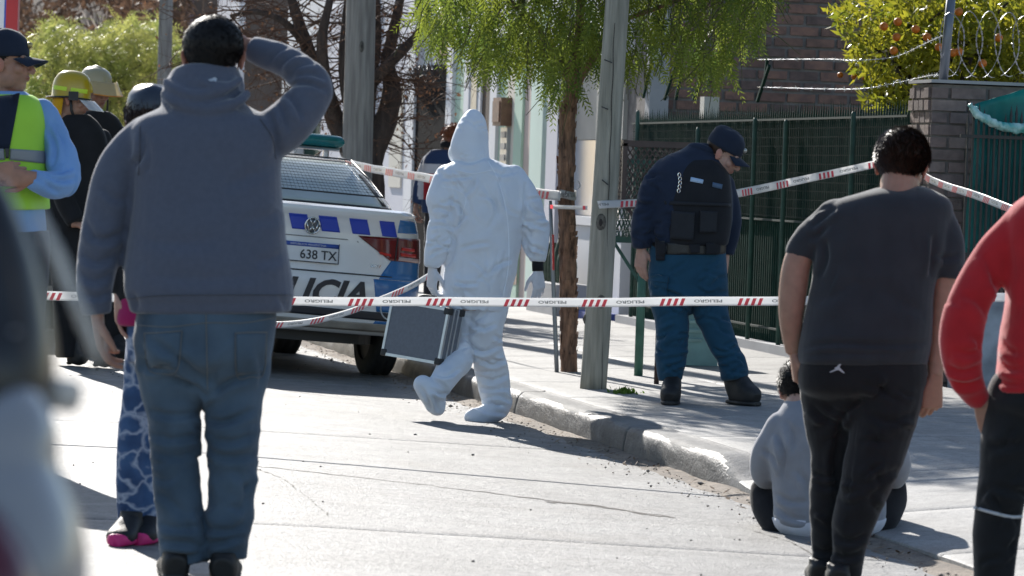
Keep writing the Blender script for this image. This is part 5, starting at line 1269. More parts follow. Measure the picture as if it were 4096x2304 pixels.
def scatter_folds(u0, u1, v0, v1, n, lmin, lmax, w=(.007, .012), dp=(.008, .014), ang=(-70, 70), seed=0, curve=.25, lean=None):
    rng = np.random.default_rng(seed); out = []
    for i in range(n):
        c = np.array([rng.uniform(u0, u1), rng.uniform(v0, v1)]); a = math.radians(rng.uniform(*ang)); L = rng.uniform(lmin, lmax); d = np.array([math.cos(a), math.sin(a)]); p = np.array([-d[1], d[0]]); b = rng.uniform(-curve, curve) * L
        out.append(([c - d*L/2, c - d*L*.17 + p*b*.9, c + d*L*.17 + p*b, c + d*L/2], rng.uniform(*w), rng.uniform(*dp), rng.choice([-1, 1])))
    return out

# ================================================================== PEOPLE: the eleven figures
from mathutils.bvhtree import BVHTree
def bvh(o):
    me = o.data; return BVHTree.FromPolygons([tuple(p) for p in vget(me)], [tuple(p.vertices) for p in me.polygons])
def onto(tree, u, v, off, fallback):
    d = ray(u, v).normalized(); h = tree.ray_cast(CAM_POS, d); p = h[0] if h[0] is not None else P(u, v, fallback); return p - d * off
def on_patch(name, host, corners, mat, parent, off=.005, n=(14, 10), thick=.004, d=20):
    """a cloth piece lying on a garment; corners in photo units tl, tr, br, bl"""
    t = bvh(host); tl, tr, br, bl = [np.array(c, float) for c in corners]; g = []; fb = d
    for i in np.linspace(1, 0, n[1]):
        a = tl + (bl - tl) * i; c = tr + (br - tr) * i; g.append([list(onto(t, *(a + (c - a) * j), off, fb)) for j in np.linspace(0, 1, n[0])])
    m = MB(); m.slab(np.array(g), thick); return obj(name, m, mat, parent, True)
def on_line(name, host, pts, r, mat, parent, d=20, off=.002):
    t = bvh(host); c = catmull(np.array(pts, float), 6); m = MB(); m.tube([onto(t, u, v, off, d) for u, v in c], [r], 5); return obj(name, m, mat, parent)
def on_poly(name, host, polys, mat, parent, off=.006, d=20):
    t = bvh(host); m = MB()
    for q in polys: m.poly([onto(t, u, v, off, d) for u, v in q], list(CF * .003))
    return obj(name, m, mat, parent)
def gp(u, d, dz=0.0, walk=False):
    p = P(u, 1000, d, dz); p.z = float(walk_z(p.x)) + .012 if walk else float(road_z(p.x)); return p
def bones(per, *paths): return [(per.pt(*a[:2], a[2] if len(a) > 2 else 0), per.pt(*b[:2], b[2] if len(b) > 2 else 0)) for a, b in paths]
DENIM = cloth('faded_denim', (.085, .125, .17), .9, .35, 5, .5, 500, .2, col2=(.045, .072, .105))
SHOE_K = M('black_shoe', (.018, .017, .017), .6, .25, 20, .3, 90); BLACK_CLOTH = cloth('black_cloth', (.017, .017, .020), sheen=.12); NAVY = cloth('navy_cloth', (.018, .026, .048), sheen=.15)

# ---- 1. man in the grey hoodie, arm raised ---------------------------
p = Person('heavyset person in grey hoodie and jeans, back turned, one arm raised to the forehead', 515, 1440, 12.3, .12)
tor = [(250, 440, 600, .075, .02), (275, 395, 640, .10, .01), (300, 345, 690, .125, 0), (350, 318, 712, .145, 0), (430, 330, 708, .155, 0), (530, 330, 714, .17, 0), (640, 314, 726, .185, 0), (700, 310, 734, .19, 0), (745, 316, 738, .185, 0), (752, 322, 735, .178, 0), (785, 328, 732, .172, 0)]
la = [(366, 338, 0, 48), (326, 384, 0, 54), (292, 440, 0, 56), (268, 540, 0, 56), (250, 640, 0, 54), (238, 715, -.02, 49), (240, 755, -.03, 42), (243, 790, -.03, 37)]
ra = [(665, 352, 0, 62), (712, 322, 0, 63), (756, 279, .03, 58), (788, 238, .05, 47), (790, 210, .06, 42), (762, 184, .08, 42), (715, 152, .12, 41), (660, 132, .14, 36), (630, 122, .15, 31)]
hood = []
for v, a, r, b_ in ((184, .086, .020, .082), (202, .094, .024, .088), (224, .102, .028, .094), (246, .104, .028, .094)):
    c0 = p.pt(513, v, .02); hood.append(tube([c0 + CR * (a * math.cos(t)) + CF * (b_ * math.sin(t)) + CU * (.012 * math.sin(t + 2) + .007 * math.sin(2 * t)) for t in np.linspace(0, 2 * np.pi, 26)], [r], 12))
mh = MB(); mh.ell(p.pt(518, 255, -.07), (.10, .045, .028), None, 20, 12)
for q, rr_, dz in ((((412, 236), (440, 258), (520, 276), (595, 258), (622, 234)), .017, -.115), (((416, 205), (445, 226), (500, 240), (570, 222), (610, 196)), .014, -.112), (((470, 185), (530, 214), (600, 214)), .011, -.105)):
    cq = catmull(np.array(q, float), 5); k_ = len(cq); hood.append(tube([p.pt(a_, b_, dz * math.sin(math.pi * (.12 + .76 * i_ / (k_ - 1)))) for i_, (a_, b_) in enumerate(cq)], [rr_], 10))
S1 = [p.rings(tor), p.limb(la), p.limb(ra)] + hood + [(mh.verts(), mh.f)]
j = [(p.pt(786, 232, .05), .14, .014), (p.pt(690, 345), .14, .009), (p.pt(250, 640), .13, .009), (p.pt(335, 380), .13, .007), (p.pt(240, 760), .07, .008), (p.pt(330, 720), .1, .006)]
HOOD_F = [([(361, 333), (358, 390), (336, 420)], .009, .014), ([(372, 345), (376, 400), (366, 440)], .010, .008), ([(727, 186), (754, 166), (794, 160)], .010, .014), ([(717, 196), (777, 186), (822, 200)], .011, .018), ([(730, 215), (780, 212), (826, 228)], .010, .014), ([(700, 170), (740, 140), (770, 140)], .009, .010), ([(670, 160), (700, 130), (725, 118)], .009, .009),
    ([(720, 236), (744, 266), (760, 300)], .010, .012), ([(700, 255), (716, 300), (722, 335)], .010, .012), ([(680, 290), (694, 340), (696, 390)], .010, .012), ([(350, 600), (450, 612), (560, 602)], .02, .005), ([(360, 690), (520, 702), (650, 690)], .022, .006), ([(600, 560), (680, 545), (715, 520)], .018, .007), ([(640, 660), (690, 650), (728, 625)], .016, .007), ([(560, 470), (640, 440), (700, 410)], .02, .006),
    ([(230, 593), (266, 603), (313, 583)], .011, .014), ([(213, 553), (230, 590), (240, 613)], .010, .010), ([(205, 640), (245, 660), (292, 640)], .011, .012), ([(200, 690), (240, 706), (280, 690)], .010, .010), ([(195, 735), (240, 748), (280, 735)], .009, .012), ([(260, 470), (290, 500), (330, 500)], .012, .008), ([(330, 735), (342, 760), (340, 785)], .010, .010), ([(700, 745), (716, 765), (722, 790)], .010, .008)]
hd = p.garment('hoodie', S1, cloth('grey_hoodie', (.105, .118, .162), .95, .05, 60, .5, 380, .45), .0075,
    dict(bones=bones(p, ((515, 300), (520, 780)), ((330, 360), (262, 560)), ((262, 560), (240, 780)), ((680, 340), (786, 232, .05)), ((786, 232, .05), (630, 122, .15))), amp=.0032, fa=10, fp=2.4, joints=j, lump=.008, strokes=HOOD_F), 6)
SEAM = cloth('hoodie_seam', (.075, .078, .10))
on_line('hem_seam', hd, [(322, 752), (400, 744), (520, 742), (640, 742), (733, 742)], .0022, SEAM, hd, 12.2)
on_line('armhole_seam', hd, [(352, 318), (352, 380), (348, 440)], .002, SEAM, hd, 12.2); on_line('armhole_seam', hd, [(655, 300), (684, 345), (694, 400)], .002, SEAM, hd, 12.2)
on_poly('chest_logo', hd, [[(523, 200), (534, 197), (540, 194), (546, 198), (543, 206), (538, 203), (528, 204)]], M('pale_print', (.62, .64, .68), .6), hd, .004, 12.2)
hips = [(755, 350, 690, .155, 0), (800, 340, 696, .165, 0), (850, 338, 692, .168, 0), (895, 342, 684, .165, 0), (930, 356, 668, .13, 0), (975, 420, 615, .07, 0)]
ll = [(428, 870, 0, 88), (430, 930, 0, 86), (436, 1000, 0, 77), (440, 1100, 0, 66), (445, 1200, 0, 61), (452, 1300, 0, 59), (462, 1360, 0, 58), (466, 1400, .01, 57), (468, 1418, .01, 54)]
rl = [(602, 870, 0, 84), (601, 930, 0, 80), (592, 1000, 0, 72), (587, 1100, 0, 65), (585, 1200, 0, 60), (579, 1300, 0, 58), (572, 1350, 0, 57), (569, 1385, .01, 56), (568, 1405, .01, 53)]
JEAN_F = [([(373, 849), (443, 899), (513, 955)], .011, .018), ([(340, 893), (367, 919), (393, 926), (456, 909)], .010, .016), ([(526, 1056), (566, 1062), (643, 1029)], .010, .016), ([(376, 1033), (433, 1046), (513, 1039)], .010, .014), ([(373, 1092), (433, 1104), (500, 1094)], .010, .014), ([(403, 1362), (466, 1366), (513, 1379)], .010, .018), ([(413, 1396), (470, 1400), (510, 1389)], .010, .016), ([(520, 1369), (560, 1362), (612, 1346)], .010, .018), ([(520, 1329), (570, 1336), (620, 1322)], .010, .014),
    ([(522, 1000), (480, 965), (440, 950)], .010, .014), ([(522, 1000), (575, 962), (620, 950)], .010, .014), ([(640, 870), (660, 920), (655, 980)], .012, .010), ([(525, 1100), (580, 1112), (645, 1090)], .011, .012), ([(530, 1140), (580, 1150), (640, 1140)], .012, .008), ([(385, 1140), (440, 1150), (500, 1136)], .011, .010), ([(395, 1240), (430, 1262), (470, 1300)], .012, .009), ([(600, 1180), (620, 1240), (600, 1290)], .012, .008), ([(400, 1318), (450, 1330), (508, 1322)], .010, .013), ([(350, 860), (362, 900), (360, 950)], .012, .010)] + scatter_folds(380, 640, 1060, 1330, 16, 40, 90, dp=(.005, .009), seed=4)
crx = MB(); crx.ell(p.pt(518, 960), (.09, .10, .085)); jn = p.garment('jeans', [p.rings(hips), p.limb(ll), p.limb(rl), (crx.verts(), crx.f)], DENIM, .0075,
    dict(bones=bones(p, ((515, 760), (515, 930)), ((435, 930), (445, 1150)), ((445, 1150), (466, 1410)), ((598, 930), (586, 1150)), ((586, 1150), (569, 1400))), amp=.008, fa=11, fp=2.4,
         joints=[(p.pt(445, 1120), .16, .008), (p.pt(586, 1120), .16, .008), (p.pt(464, 1370), .11, .020), (p.pt(570, 1350), .11, .020), (p.pt(520, 985), .16, .014)], lump=.004, strokes=JEAN_F), 6)
PKT = cloth('denim_pocket', (.10, .145, .19), .9, .3, 5, .5, 500); STITCH = cloth('denim_stitch', (.17, .17, .165))
for q in (((362, 838), (458, 832), (446, 930), (372, 925)), ((592, 838), (672, 836), (664, 938), (596, 945))):
    on_patch('back_pocket', jn, q, DENIM, jn, .003, d=12.2); on_line('pocket_stitch', jn, [q[0], q[3], ((q[3][0]+q[2][0])/2, q[2][1]+10), q[2], q[1]], .0014, STITCH, jn, 12.2, .004); on_line('pocket_stitch', jn, [q[0], ((q[0][0]+q[1][0])/2, q[0][1]-2), q[1]], .0018, STITCH, jn, 12.2, .004)
on_line('seat_seam', jn, [(518, 785), (520, 880), (522, 980)], .0018, STITCH, jn, 12.2); on_line('yoke_seam', jn, [(345, 818), (430, 822), (519, 812), (610, 812), (690, 800)], .0016, STITCH, jn, 12.2)
on_patch('belt', jn, ((520, 770), (682, 770), (682, 781), (520, 781)), M('brown_leather', (.12, .05, .03), .5), jn, .004, d=12.2)
p.under([p.rings(tor, shrink=.82), p.limb(la, shrink=.72), p.limb(ra, shrink=.72), p.rings(hips, shrink=.85), p.limb(ll, shrink=.75), p.limb(rl, shrink=.75)])
p.head(536, 146, .02, math.radians(6), math.radians(-6), math.radians(-2), 1.02, 1.14, voxel=.0042)
p.hair(HAIR_K, nape=-.085, n=9000, tuft=.012, thick=.008, wild=.15)
p.hand(p.pt(246, 800, -.03), (CR * .15 - Vector((0, 0, 1)) + CF * .15), CR, -1, 1.0, (.3, .5, .4))
p.hand(p.pt(618, 118, .15), -CR, CF, 1, 1.0, (.1, .1, .1))
for u, k in ((456, 1), (575, -1)): shoe(p, 'shoe', gp(u, 12.3, -.08), gp(u - 10 * k, 12.3, .2), .105, .095, SHOE_K, .022, SHOE_K)
p.finish(SKIN_A)

# ---- 2. person with pink soled trainers, mostly hidden --------------
p = Person('person in tie dyed jeans and pink soled black trainers, half hidden behind the grey hoodie', 345, 1400, 13.45, .11)
TIE = M('tie_dye_denim', (.06, .13, .28), .9, .2, 9, .4, 400, col2=(.02, .05, .13), sheen=.2)
_n, _l = TIE.node_tree.nodes, TIE.node_tree.links; _vo = _n.new('ShaderNodeTexVoronoi'); _vo.feature = 'DISTANCE_TO_EDGE'; _vo.inputs['Scale'].default_value = 11; _tc = _n.new('ShaderNodeTexCoord'); _mp = _n.new('ShaderNodeMapping'); _mp.inputs['Scale'].default_value = (1, 1, 1.25)
_l.new(_tc.outputs['Object'], _mp.inputs['Vector']); _nz = _n.new('ShaderNodeTexNoise'); _nz.inputs['Scale'].default_value = 14; _ad = _n.new('ShaderNodeMixRGB'); _ad.blend_type = 'ADD'; _ad.inputs[0].default_value = .10; _l.new(_mp.outputs[0], _nz.inputs['Vector']); _l.new(_mp.outputs[0], _ad.inputs[1]); _l.new(_nz.outputs['Color'], _ad.inputs[2]); _l.new(_ad.outputs[0], _vo.inputs['Vector']); _rp = _n.new('ShaderNodeValToRGB'); _rp.color_ramp.elements[0].position = 0.0; _rp.color_ramp.elements[0].color = (.9, .9, .9, 1); _rp.color_ramp.elements[1].position = .13; _rp.color_ramp.elements[1].color = (0, 0, 0, 1)
_l.new(_vo.outputs['Distance'], _rp.inputs['Fac']); _mx = _n.new('ShaderNodeMix'); _mx.data_type = 'RGBA'; _b = _n['Principled BSDF']; _src = _b.inputs['Base Color'].links[0].from_socket; _l.new(_rp.outputs['Color'], _mx.inputs[0]); _l.new(_src, _mx.inputs[6]); _mx.inputs[7].default_value = (.42, .47, .58, 1); _l.new(_mx.outputs[2], _b.inputs['Base Color'])
hp = [(795, 318, 425, .12, 0), (850, 316, 428, .125, 0), (910, 318, 424, .115, 0)]
l1 = [(350, 880, 0, 38), (346, 960, 0, 36), (333, 1080, 0, 35), (326, 1200, 0, 35), (328, 1290, 0, 34), (330, 1322, 0, 33)]; l2 = [(396, 880, .02, 36), (394, 960, .02, 32), (390, 1080, .02, 29), (386, 1200, .02, 29), (388, 1300, .02, 30), (390, 1325, .02, 30)]
p.garment('jeans', [p.rings(hp), p.limb(l1), p.limb(l2)], TIE, .009, dict(bones=bones(p, ((345, 900), (328, 1320)), ((394, 900), (388, 1320))), amp=.003, fa=16, fp=4))
tp_ = [(430, 320, 430, .09, 0), (470, 300, 445, .11, 0), (600, 300, 440, .12, 0), (740, 296, 436, .125, 0), (800, 288, 432, .13, 0), (818, 292, 430, .12, 0)]
p.garment('pink_top', [p.rings(tp_[2:])], cloth('magenta_top', (.42, .02, .13)), .01, dict(amp=.004))
a1 = [(315, 480, 0, 34), (302, 570, -.02, 34), (300, 660, -.04, 33), (302, 735, -.05, 28)]; a2 = [(430, 480, 0, 34), (445, 600, 0, 33), (445, 720, 0, 28)]
jk = [(415, 340, 420, .08, 0), (450, 305, 440, .11, 0), (560, 298, 442, .125, 0), (700, 292, 440, .13, 0), (755, 290, 438, .125, 0)]
p.garment('jacket', [p.rings(jk), p.limb(a1), p.limb(a2)], BLACK_CLOTH, .01, dict(amp=.004))
p.under([p.rings(jk, shrink=.8), p.limb(a1, shrink=.7), p.limb(a2, shrink=.7), p.rings(hp, shrink=.85), p.limb(l1, shrink=.8), p.limb(l2, shrink=.8)])
p.head(378, 318, 0, math.radians(10), 0, 0, 1.0, voxel=.006); p.hair(HAIR_B, nape=-.14, n=2500, tuft=.03, wild=.2, seed=5)
cap(p, M('dark_shiny_cap', (.03, .04, .06), .35, .1), NAVY, name='cap')
p.hand(p.pt(300, 745, -.05), -Vector((0, 0, 1)), CR, -1, .92, voxel=.006)
PINK = M('pink_foam', (.75, .03, .22), .5, .1, 8)
for (u, z1, k) in ((338, .02, 1), (392, .10, 1)): shoe(p, 'trainer', gp(u + 8, 13.45, z1 - .06), gp(u - 34, 13.45, z1 - .24), .10, .105, SHOE_K, .042, PINK)
p.finish(SKIN_B, .014)

# ---- 3. officer with the lime vest and cap ---------------------------
p = Person('police officer in navy cap and lime reflective vest over a light blue shirt, far left', 20, 1230, 16.5, .11)
tor = [(228, -25, 62, .06, 0), (252, -64, 88, .085, 0), (285, -80, 102, .105, 0), (380, -84, 106, .12, 0), (480, -86, 110, .125, 0), (560, -88, 116, .135, 0), (600, -88, 116, .13, 0)]
a1 = [(104, 284, .03, 34), (134, 338, .02, 41), (152, 395, -.03, 43), (160, 448, -.08, 40), (135, 466, -.16, 36), (100, 458, -.23, 30), (76, 448, -.27, 25)]; a2 = [(-70, 282, 0, 38), (-105, 360, 0, 42), (-115, 450, -.05, 40), (-60, 450, -.2, 33), (-20, 430, -.27, 26)]
sh = p.garment('blue_shirt', [p.rings(tor), p.limb(a1), p.limb(a2)], cloth('light_blue_shirt', (.22, .40, .72), .8, .08, 6, .2, 500, .15), .0085,
    dict(strokes=[([(120, 320), (140, 370), (132, 420)], .010, .014), ([(128, 300), (155, 350), (165, 400)], .010, .010), ([(120, 430), (150, 436), (185, 420)], .009, .014), ([(110, 440), (150, 455), (192, 450)], .009, .014), ([(100, 445), (125, 470), (150, 485)], .009, .012), ([(90, 438), (100, 455), (104, 475)], .008, .010)], bones=bones(p, ((15, 240), (15, 600)), ((96, 282), (160, 448, -.08)), ((160, 448, -.08), (76, 448, -.27))), amp=.011, fa=10, fp=2.4, joints=[(p.pt(160, 448, -.08), .14, .014), (p.pt(125, 330), .12, .008)]))
vt = [(238, -55, 82, .095, 0), (258, -74, 104, .125, 0), (300, -88, 116, .152, 0), (380, -92, 119, .160, 0), (460, -97, 122, .162, 0), (520, -98, 126, .162, 0), (527, -96, 124, .158, 0)]
LIME = cloth('lime_vest', (.42, .78, .07), .7, .06, 5, .2, 300, .1); GREYBAND = M('reflective_grey', (.26, .27, .28), .35, .08)
ve = p.garment('vest', [p.rings(vt)], LIME, .009, dict(amp=.003, fa=6, fp=5), 4)
on_patch('navy_front', ve, ((-40, 245), (50, 236), (24, 375), (-2, 375)), NAVY, ve, .006, d=16.3); on_patch('zip', ve, ((12, 372), (24, 372), (22, 398), (14, 398)), M('zip_black', (.02, .02, .02), .4), ve, .012, d=16.3)
on_patch('reflective_band', ve, ((26, 374), (117, 380), (119, 412), (24, 402)), GREYBAND, ve, .007, (16, 6), d=16.3); on_patch('reflective_band', ve, ((-60, 374), (10, 374), (12, 402), (-60, 404)), GREYBAND, ve, .007, (16, 6), d=16.3)
hp = [(580, -92, 124, .14, 0), (640, -96, 126, .15, 0), (720, -92, 122, .14, 0)]; l1 = [(-35, 700, 0, 56), (-32, 850, 0, 48), (-30, 1010, 0, 40), (-30, 1165, 0, 36)]; l2 = [(65, 700, 0, 56), (66, 850, 0, 48), (68, 1010, 0, 40), (68, 1165, 0, 36)]
p.garment('trousers', [p.rings(hp), p.limb(l1), p.limb(l2)], NAVY, .011, dict(amp=.004))
p.under([p.rings(tor, shrink=.82), p.limb(a1, shrink=.74), p.limb(a2, shrink=.74), p.rings(hp, shrink=.85), p.limb(l1, shrink=.8), p.limb(l2, shrink=.8)])
p.head(17, 160, 0, math.radians(-99), math.radians(1), 0, 1.02, stubble=.12, voxel=.0034); p.eyes(); p.hair(HAIR_K, nape=-.07, n=1500, tuft=.005, thick=.004, wild=.1)
cap(p, NAVY, NAVY, badge=M('badge_gold', (.45, .36, .16), .35, metal=.6), brim=.085)
p.hand(p.pt(74, 447, -.28), -CR * 1.0 + Vector((0, 0, .05)), CF, -1, 1.0, (.5, .7, .4)); p.hand(p.pt(-20, 430, -.28), CR, CF, 1, 1.0, (.5, .6, .4))
for u in (-30, 68): shoe(p, 'shoe', gp(u, 16.5, .08), gp(u + 6, 16.5, -.2), .10, .11, SHOE_K)
p.finish(SKIN_A)

# ---- 4/5. two firefighters ------------------------------------------
def helmet(per, shell, brim_w=.018, tall=1.0, ridge=True, name='helmet'):
    W = per.hl; m = MB(); rows = []
    for k, (z, rx, ry, yo) in enumerate([(.012, .104, .133, -.014), (.020, .102, .129, -.013), (.030, .098, .122, -.012), (.07, .100, .124, -.012), (.11, .094, .116, -.012), (.142, .076, .096, -.012), (.162, .046, .062, -.012), (.168, .006, .008, -.012)]):
        th = np.linspace(0, 2*np.pi, 44, endpoint=False); rows.append([list(W((rx*math.cos(t), yo + ry*math.sin(t) - (.025 if k < 2 and math.sin(t) < 0 else 0) * -math.sin(t), z*tall - (.022*max(0, -math.sin(t)) if k < 3 else 0)))) for t in th])
    R = np.array(rows); r, c = R.shape[:2]; f = [(i*c+j, i*c+(j+1) % c, (i+1)*c+(j+1) % c, (i+1)*c+j) for i in range(r-1) for j in range(c)] + [tuple(range((r-1)*c, r*c))]
    m.add(R.reshape(-1, 3), f); h = obj(name, m, shell, per.root, True); sm = h.modifiers.new('s', 'SOLIDIFY'); sm.thickness = .004
    m = MB(); m.tube([W((0, -.012 + .128*math.cos(t), .045*tall + .124*math.sin(t))) for t in np.linspace(.1, 3.0, 20)], [(.010, .007)], 8); obj('ridge', m, shell, h, True)
    m = MB(); m.tube([W((.103*math.cos(t), -.014 + .131*math.sin(t) - (.02 * max(0, -math.sin(t))), .016*tall - .02*max(0, -math.sin(t)))) for t in np.linspace(0, 2*np.pi, 36)], [.006], 6); obj('brim_trim', m, PLASTIC_K, h, True)
    return h
COAT = cloth('black_turnout_coat', (.016, .016, .018), .85, .2, 8, .3, 300, .1)
VISOR = M('clear_visor', (.75, .78, .8), .08, .05, 4, alpha=.45, spec=.8); AMBER = M('amber_visor', (.78, .66, .40), .1, .1, 3, alpha=.55, spec=.7, transl=.4)
def visor(per, h, mat, tilt, y0, z0, drop, half=1.15, rad=.125, edge=None):
    g = []
    for i in range(8):
        t = i / 7.0; g.append([list(per.hl((rad*math.sin(a)*.92, y0 + rad*math.cos(a)*.95 + t*drop*math.sin(tilt), z0 - t*drop*math.cos(tilt)))) for a in np.linspace(-half, half, 22)])
    m = MB(); m.slab(np.array(g)[::-1], .002); o = obj('visor', m, mat, h, True)
    if edge: m = MB(); m.tube([Vector(q) for q in g[-1]], [.004], 5); obj('visor_edge', m, edge, o, True)
    return o
YELLOW = M('yellow_helmet_shell', (.52, .36, .012), .28, .06, 5, coat=.4)
p = Person('firefighter in a yellow helmet with clear visor and black coat, facing right', 195, 900, 25.0, .11)
tor = [(288, 165, 225, .08, 0), (312, 138, 250, .11, 0), (350, 122, 268, .13, 0), (430, 116, 278, .14, 0), (540, 112, 284, .145, 0), (680, 110, 288, .15, 0)]
a1 = [(148, 345, -.1, 30), (150, 420, -.14, 30), (162, 500, -.15, 27), (190, 560, -.18, 23)]; a2 = [(255, 350, .1, 28), (268, 430, .1, 27), (262, 520, .05, 24)]
p.garment('coat', [p.rings(tor), p.limb(a1), p.limb(a2)], COAT, .012, dict(amp=.006, fa=12, fp=4)); hp = [(660, 125, 272, .13, 0), (720, 130, 268, .12, 0)]; l1 = [(165, 700, 0, 36), (165, 800, 0, 30), (165, 900, 0, 27)]; l2 = [(232, 700, 0, 36), (232, 800, 0, 30), (232, 900, 0, 27)]
p.garment('trousers', [p.rings(hp), p.limb(l1), p.limb(l2)], COAT, .014, dict(amp=.006)); p.under([p.rings(tor, shrink=.8), p.limb(a1, shrink=.7), p.limb(a2, shrink=.7), p.limb(l1, shrink=.8), p.limb(l2, shrink=.8)])
p.head(182, 252, 0, math.radians(-97), math.radians(-6), 0, 1.0, voxel=.005); p.eyes(); h = helmet(p, YELLOW, tall=1.1); visor(p, h, VISOR, .9, .02, .01, .09)
m = MB(); W = p.hl
g = [[list(W((.088*math.sin(a), -.02 + .104*math.cos(a)*1.0, z))) for a in np.linspace(1.75, 4.5, 18)] for z in np.linspace(.005, -.11, 8)]; m.slab(np.array(g), .006); obj('neck_flap', m, cloth('yellow_neck_flap', (.62, .33, .01)), h, True)
for y0, y1 in ((-.115, -.02), (.005, .10)):
    gg = []
    for z in (.052, .078): gg.append([list(W((.1015*math.sqrt(max(0, 1 - ((y + .012)/.126)**2)) + .002, y, z))) for y in np.linspace(y0, y1, 9)])
    m = MB(); m.slab(np.array(gg), .002); obj('reflective_strip', m, M('lime_strip', (.60, .82, .04), .4, .05), h)
m = MB(); m.box(W((.104, .028, .028)), (.06, .02, .055), None); obj('visor_hinge', m, PLASTIC_K, h)
m = MB(); m.tube([W((.082, .01, .0)), W((.078, .02, -.06)), W((.05, .045, -.115))], [.009], 6); obj('chin_strap', m, PLASTIC_K, h, True)
p.hand(p.pt(192, 565, -.18), CR, -Vector((0, 0, 1)), 1, 1, voxel=.006)
for u in (165, 232): shoe(p, 'boot', gp(u, 25.0, .05), gp(u + 50, 25.0, 0), .11, .2, SHOE_K)
p.finish(SKIN_A, .014)
p = Person('firefighter in a tan helmet with raised amber visor, standing behind the yellow helmet', 255, 880, 26.3, .11)
tor = [(280, 215, 275, .08, 0), (302, 196, 300, .11, 0), (350, 192, 314, .13, 0), (450, 190, 316, .14, 0), (660, 188, 318, .15, 0)]; a1 = [(205, 345, -.05, 28), (195, 430, -.05, 27), (200, 520, -.1, 24)]; a2 = [(300, 345, -.02, 28), (310, 430, -.02, 27), (300, 520, -.1, 24)]
p.garment('coat', [p.rings(tor), p.limb(a1), p.limb(a2)], COAT, .012, dict(amp=.006, fa=12, fp=4)); l1 = [(225, 660, 0, 36), (225, 780, 0, 30), (225, 870, 0, 27)]; l2 = [(285, 660, 0, 36), (285, 780, 0, 30), (285, 870, 0, 27)]
p.garment('trousers', [p.limb(l1), p.limb(l2)], COAT, .014, dict(amp=.006)); p.under([p.rings(tor, shrink=.8), p.limb(l1, shrink=.8), p.limb(l2, shrink=.8)])
p.head(240, 232, 0, math.radians(-138), math.radians(-8), 0, 1.0, voxel=.005); p.eyes(); h = helmet(p, M('tan_helmet_shell', (.40, .34, .20), .32, .08, 5, coat=.3)); visor(p, h, AMBER, .75, .03, .085, .11, 1.3, .125, M('orange_edge', (.65, .25, .03), .4))
m = MB(); m.tube([W_ for W_ in (p.hl((-.086, .01, 0)), p.hl((-.078, .045, -.08)), p.hl((-.07, .05, -.2)))], [.007], 6, sub=3); m.tube([p.hl((.086, .01, 0)), p.hl((.072, .04, -.08)), p.hl((.03, .06, -.12))], [.007], 6, sub=3); obj('chin_strap', m, PLASTIC_K, h, True)
for u in (225, 285): shoe(p, 'boot', gp(u, 26.3, .05), gp(u + 20, 26.3, -.15), .11, .2, SHOE_K)
p.finish(SKIN_C, .014)

# ---- 6. forensic worker in the white coverall ------------------------
p = Person('forensic worker in a hooded white coverall and gloves, walking away with a metal case', 1200, 1060, 22.2, .02)
hoodr = [(273, 1179, 1197, .025, .02), (286, 1167, 1211, .05, .02), (312, 1150, 1223, .085, .02), (345, 1137, 1228, .108, .02), (380, 1133, 1230, .110, .01), (405, 1141, 1232, .100, 0), (430, 1132, 1240, .105, 0)]
tor = [(402, 1150, 1242, .09, 0), (416, 1122, 1275, .115, 0), (434, 1104, 1304, .13, 0), (475, 1104, 1318, .145, 0), (545, 1118, 1318, .15, 0), (605, 1122, 1310, .155, 0), (680, 1114, 1298, .158, 0), (740, 1110, 1284, .155, 0), (780, 1114, 1276, .14, 0)]
a1 = [(1128, 448, 0, 36), (1116, 500, -.02, 40), (1116, 555, -.03, 39), (1106, 610, -.04, 35), (1092, 655, -.05, 24), (1089, 671, -.05, 19)]; a2 = [(1288, 452, 0, 36), (1318, 505, .01, 39), (1338, 560, .02, 38), (1348, 610, .02, 31), (1352, 645, .02, 20), (1352, 656, .02, 18)]
lg = [(1232, 770, 0, 50), (1218, 820, .0, 50), (1220, 865, .02, 46), (1233, 905, .05, 42), (1241, 950, .09, 38), (1245, 990, .1, 40), (1246, 1015, .1, 38)]; lf_ = [(1160, 770, 0, 48), (1158, 830, .02, 46), (1156, 880, .0, 41), (1138, 925, -.12, 37), (1115, 958, -.24, 34), (1104, 975, -.28, 32)]
ft1 = [(1256, 1012, .10, 34), (1242, 1034, .08, 30), (1212, 1044, .02, (24, 22)), (1186, 1051, -.03, (18, 16)), (1176, 1054, -.05, 10)]; ft2 = [(1066, 968, -.30, 24), (1082, 985, -.28, 31), (1094, 1008, -.25, 28), (1098, 1028, -.23, 22), (1096, 1038, -.22, 12)]
TYVEK = M('white_coverall', (.80, .85, .93), .6, .04, 8, .15, 60, sheen=.1, transl=.12, spec=.35, crumple=.7)
jn_ = [(p.pt(1116, 555, -.03), .16, .014), (p.pt(1338, 560, .02), .16, .014), (p.pt(1220, 865), .14, .016), (p.pt(1243, 990, .1), .12, .018), (p.pt(1150, 900, -.05), .14, .014), (p.pt(1110, 450), .1, .008), (p.pt(1200, 740), .15, .008), (p.pt(1180, 350), .16, -.012)]
A_ = lambda *q: [(943 + a*.4774, 94.3 + b*.4774) for a, b in q]; B_4 = lambda *q: [(975 + a*.586, 251.6 + b*.586) for a, b in q]
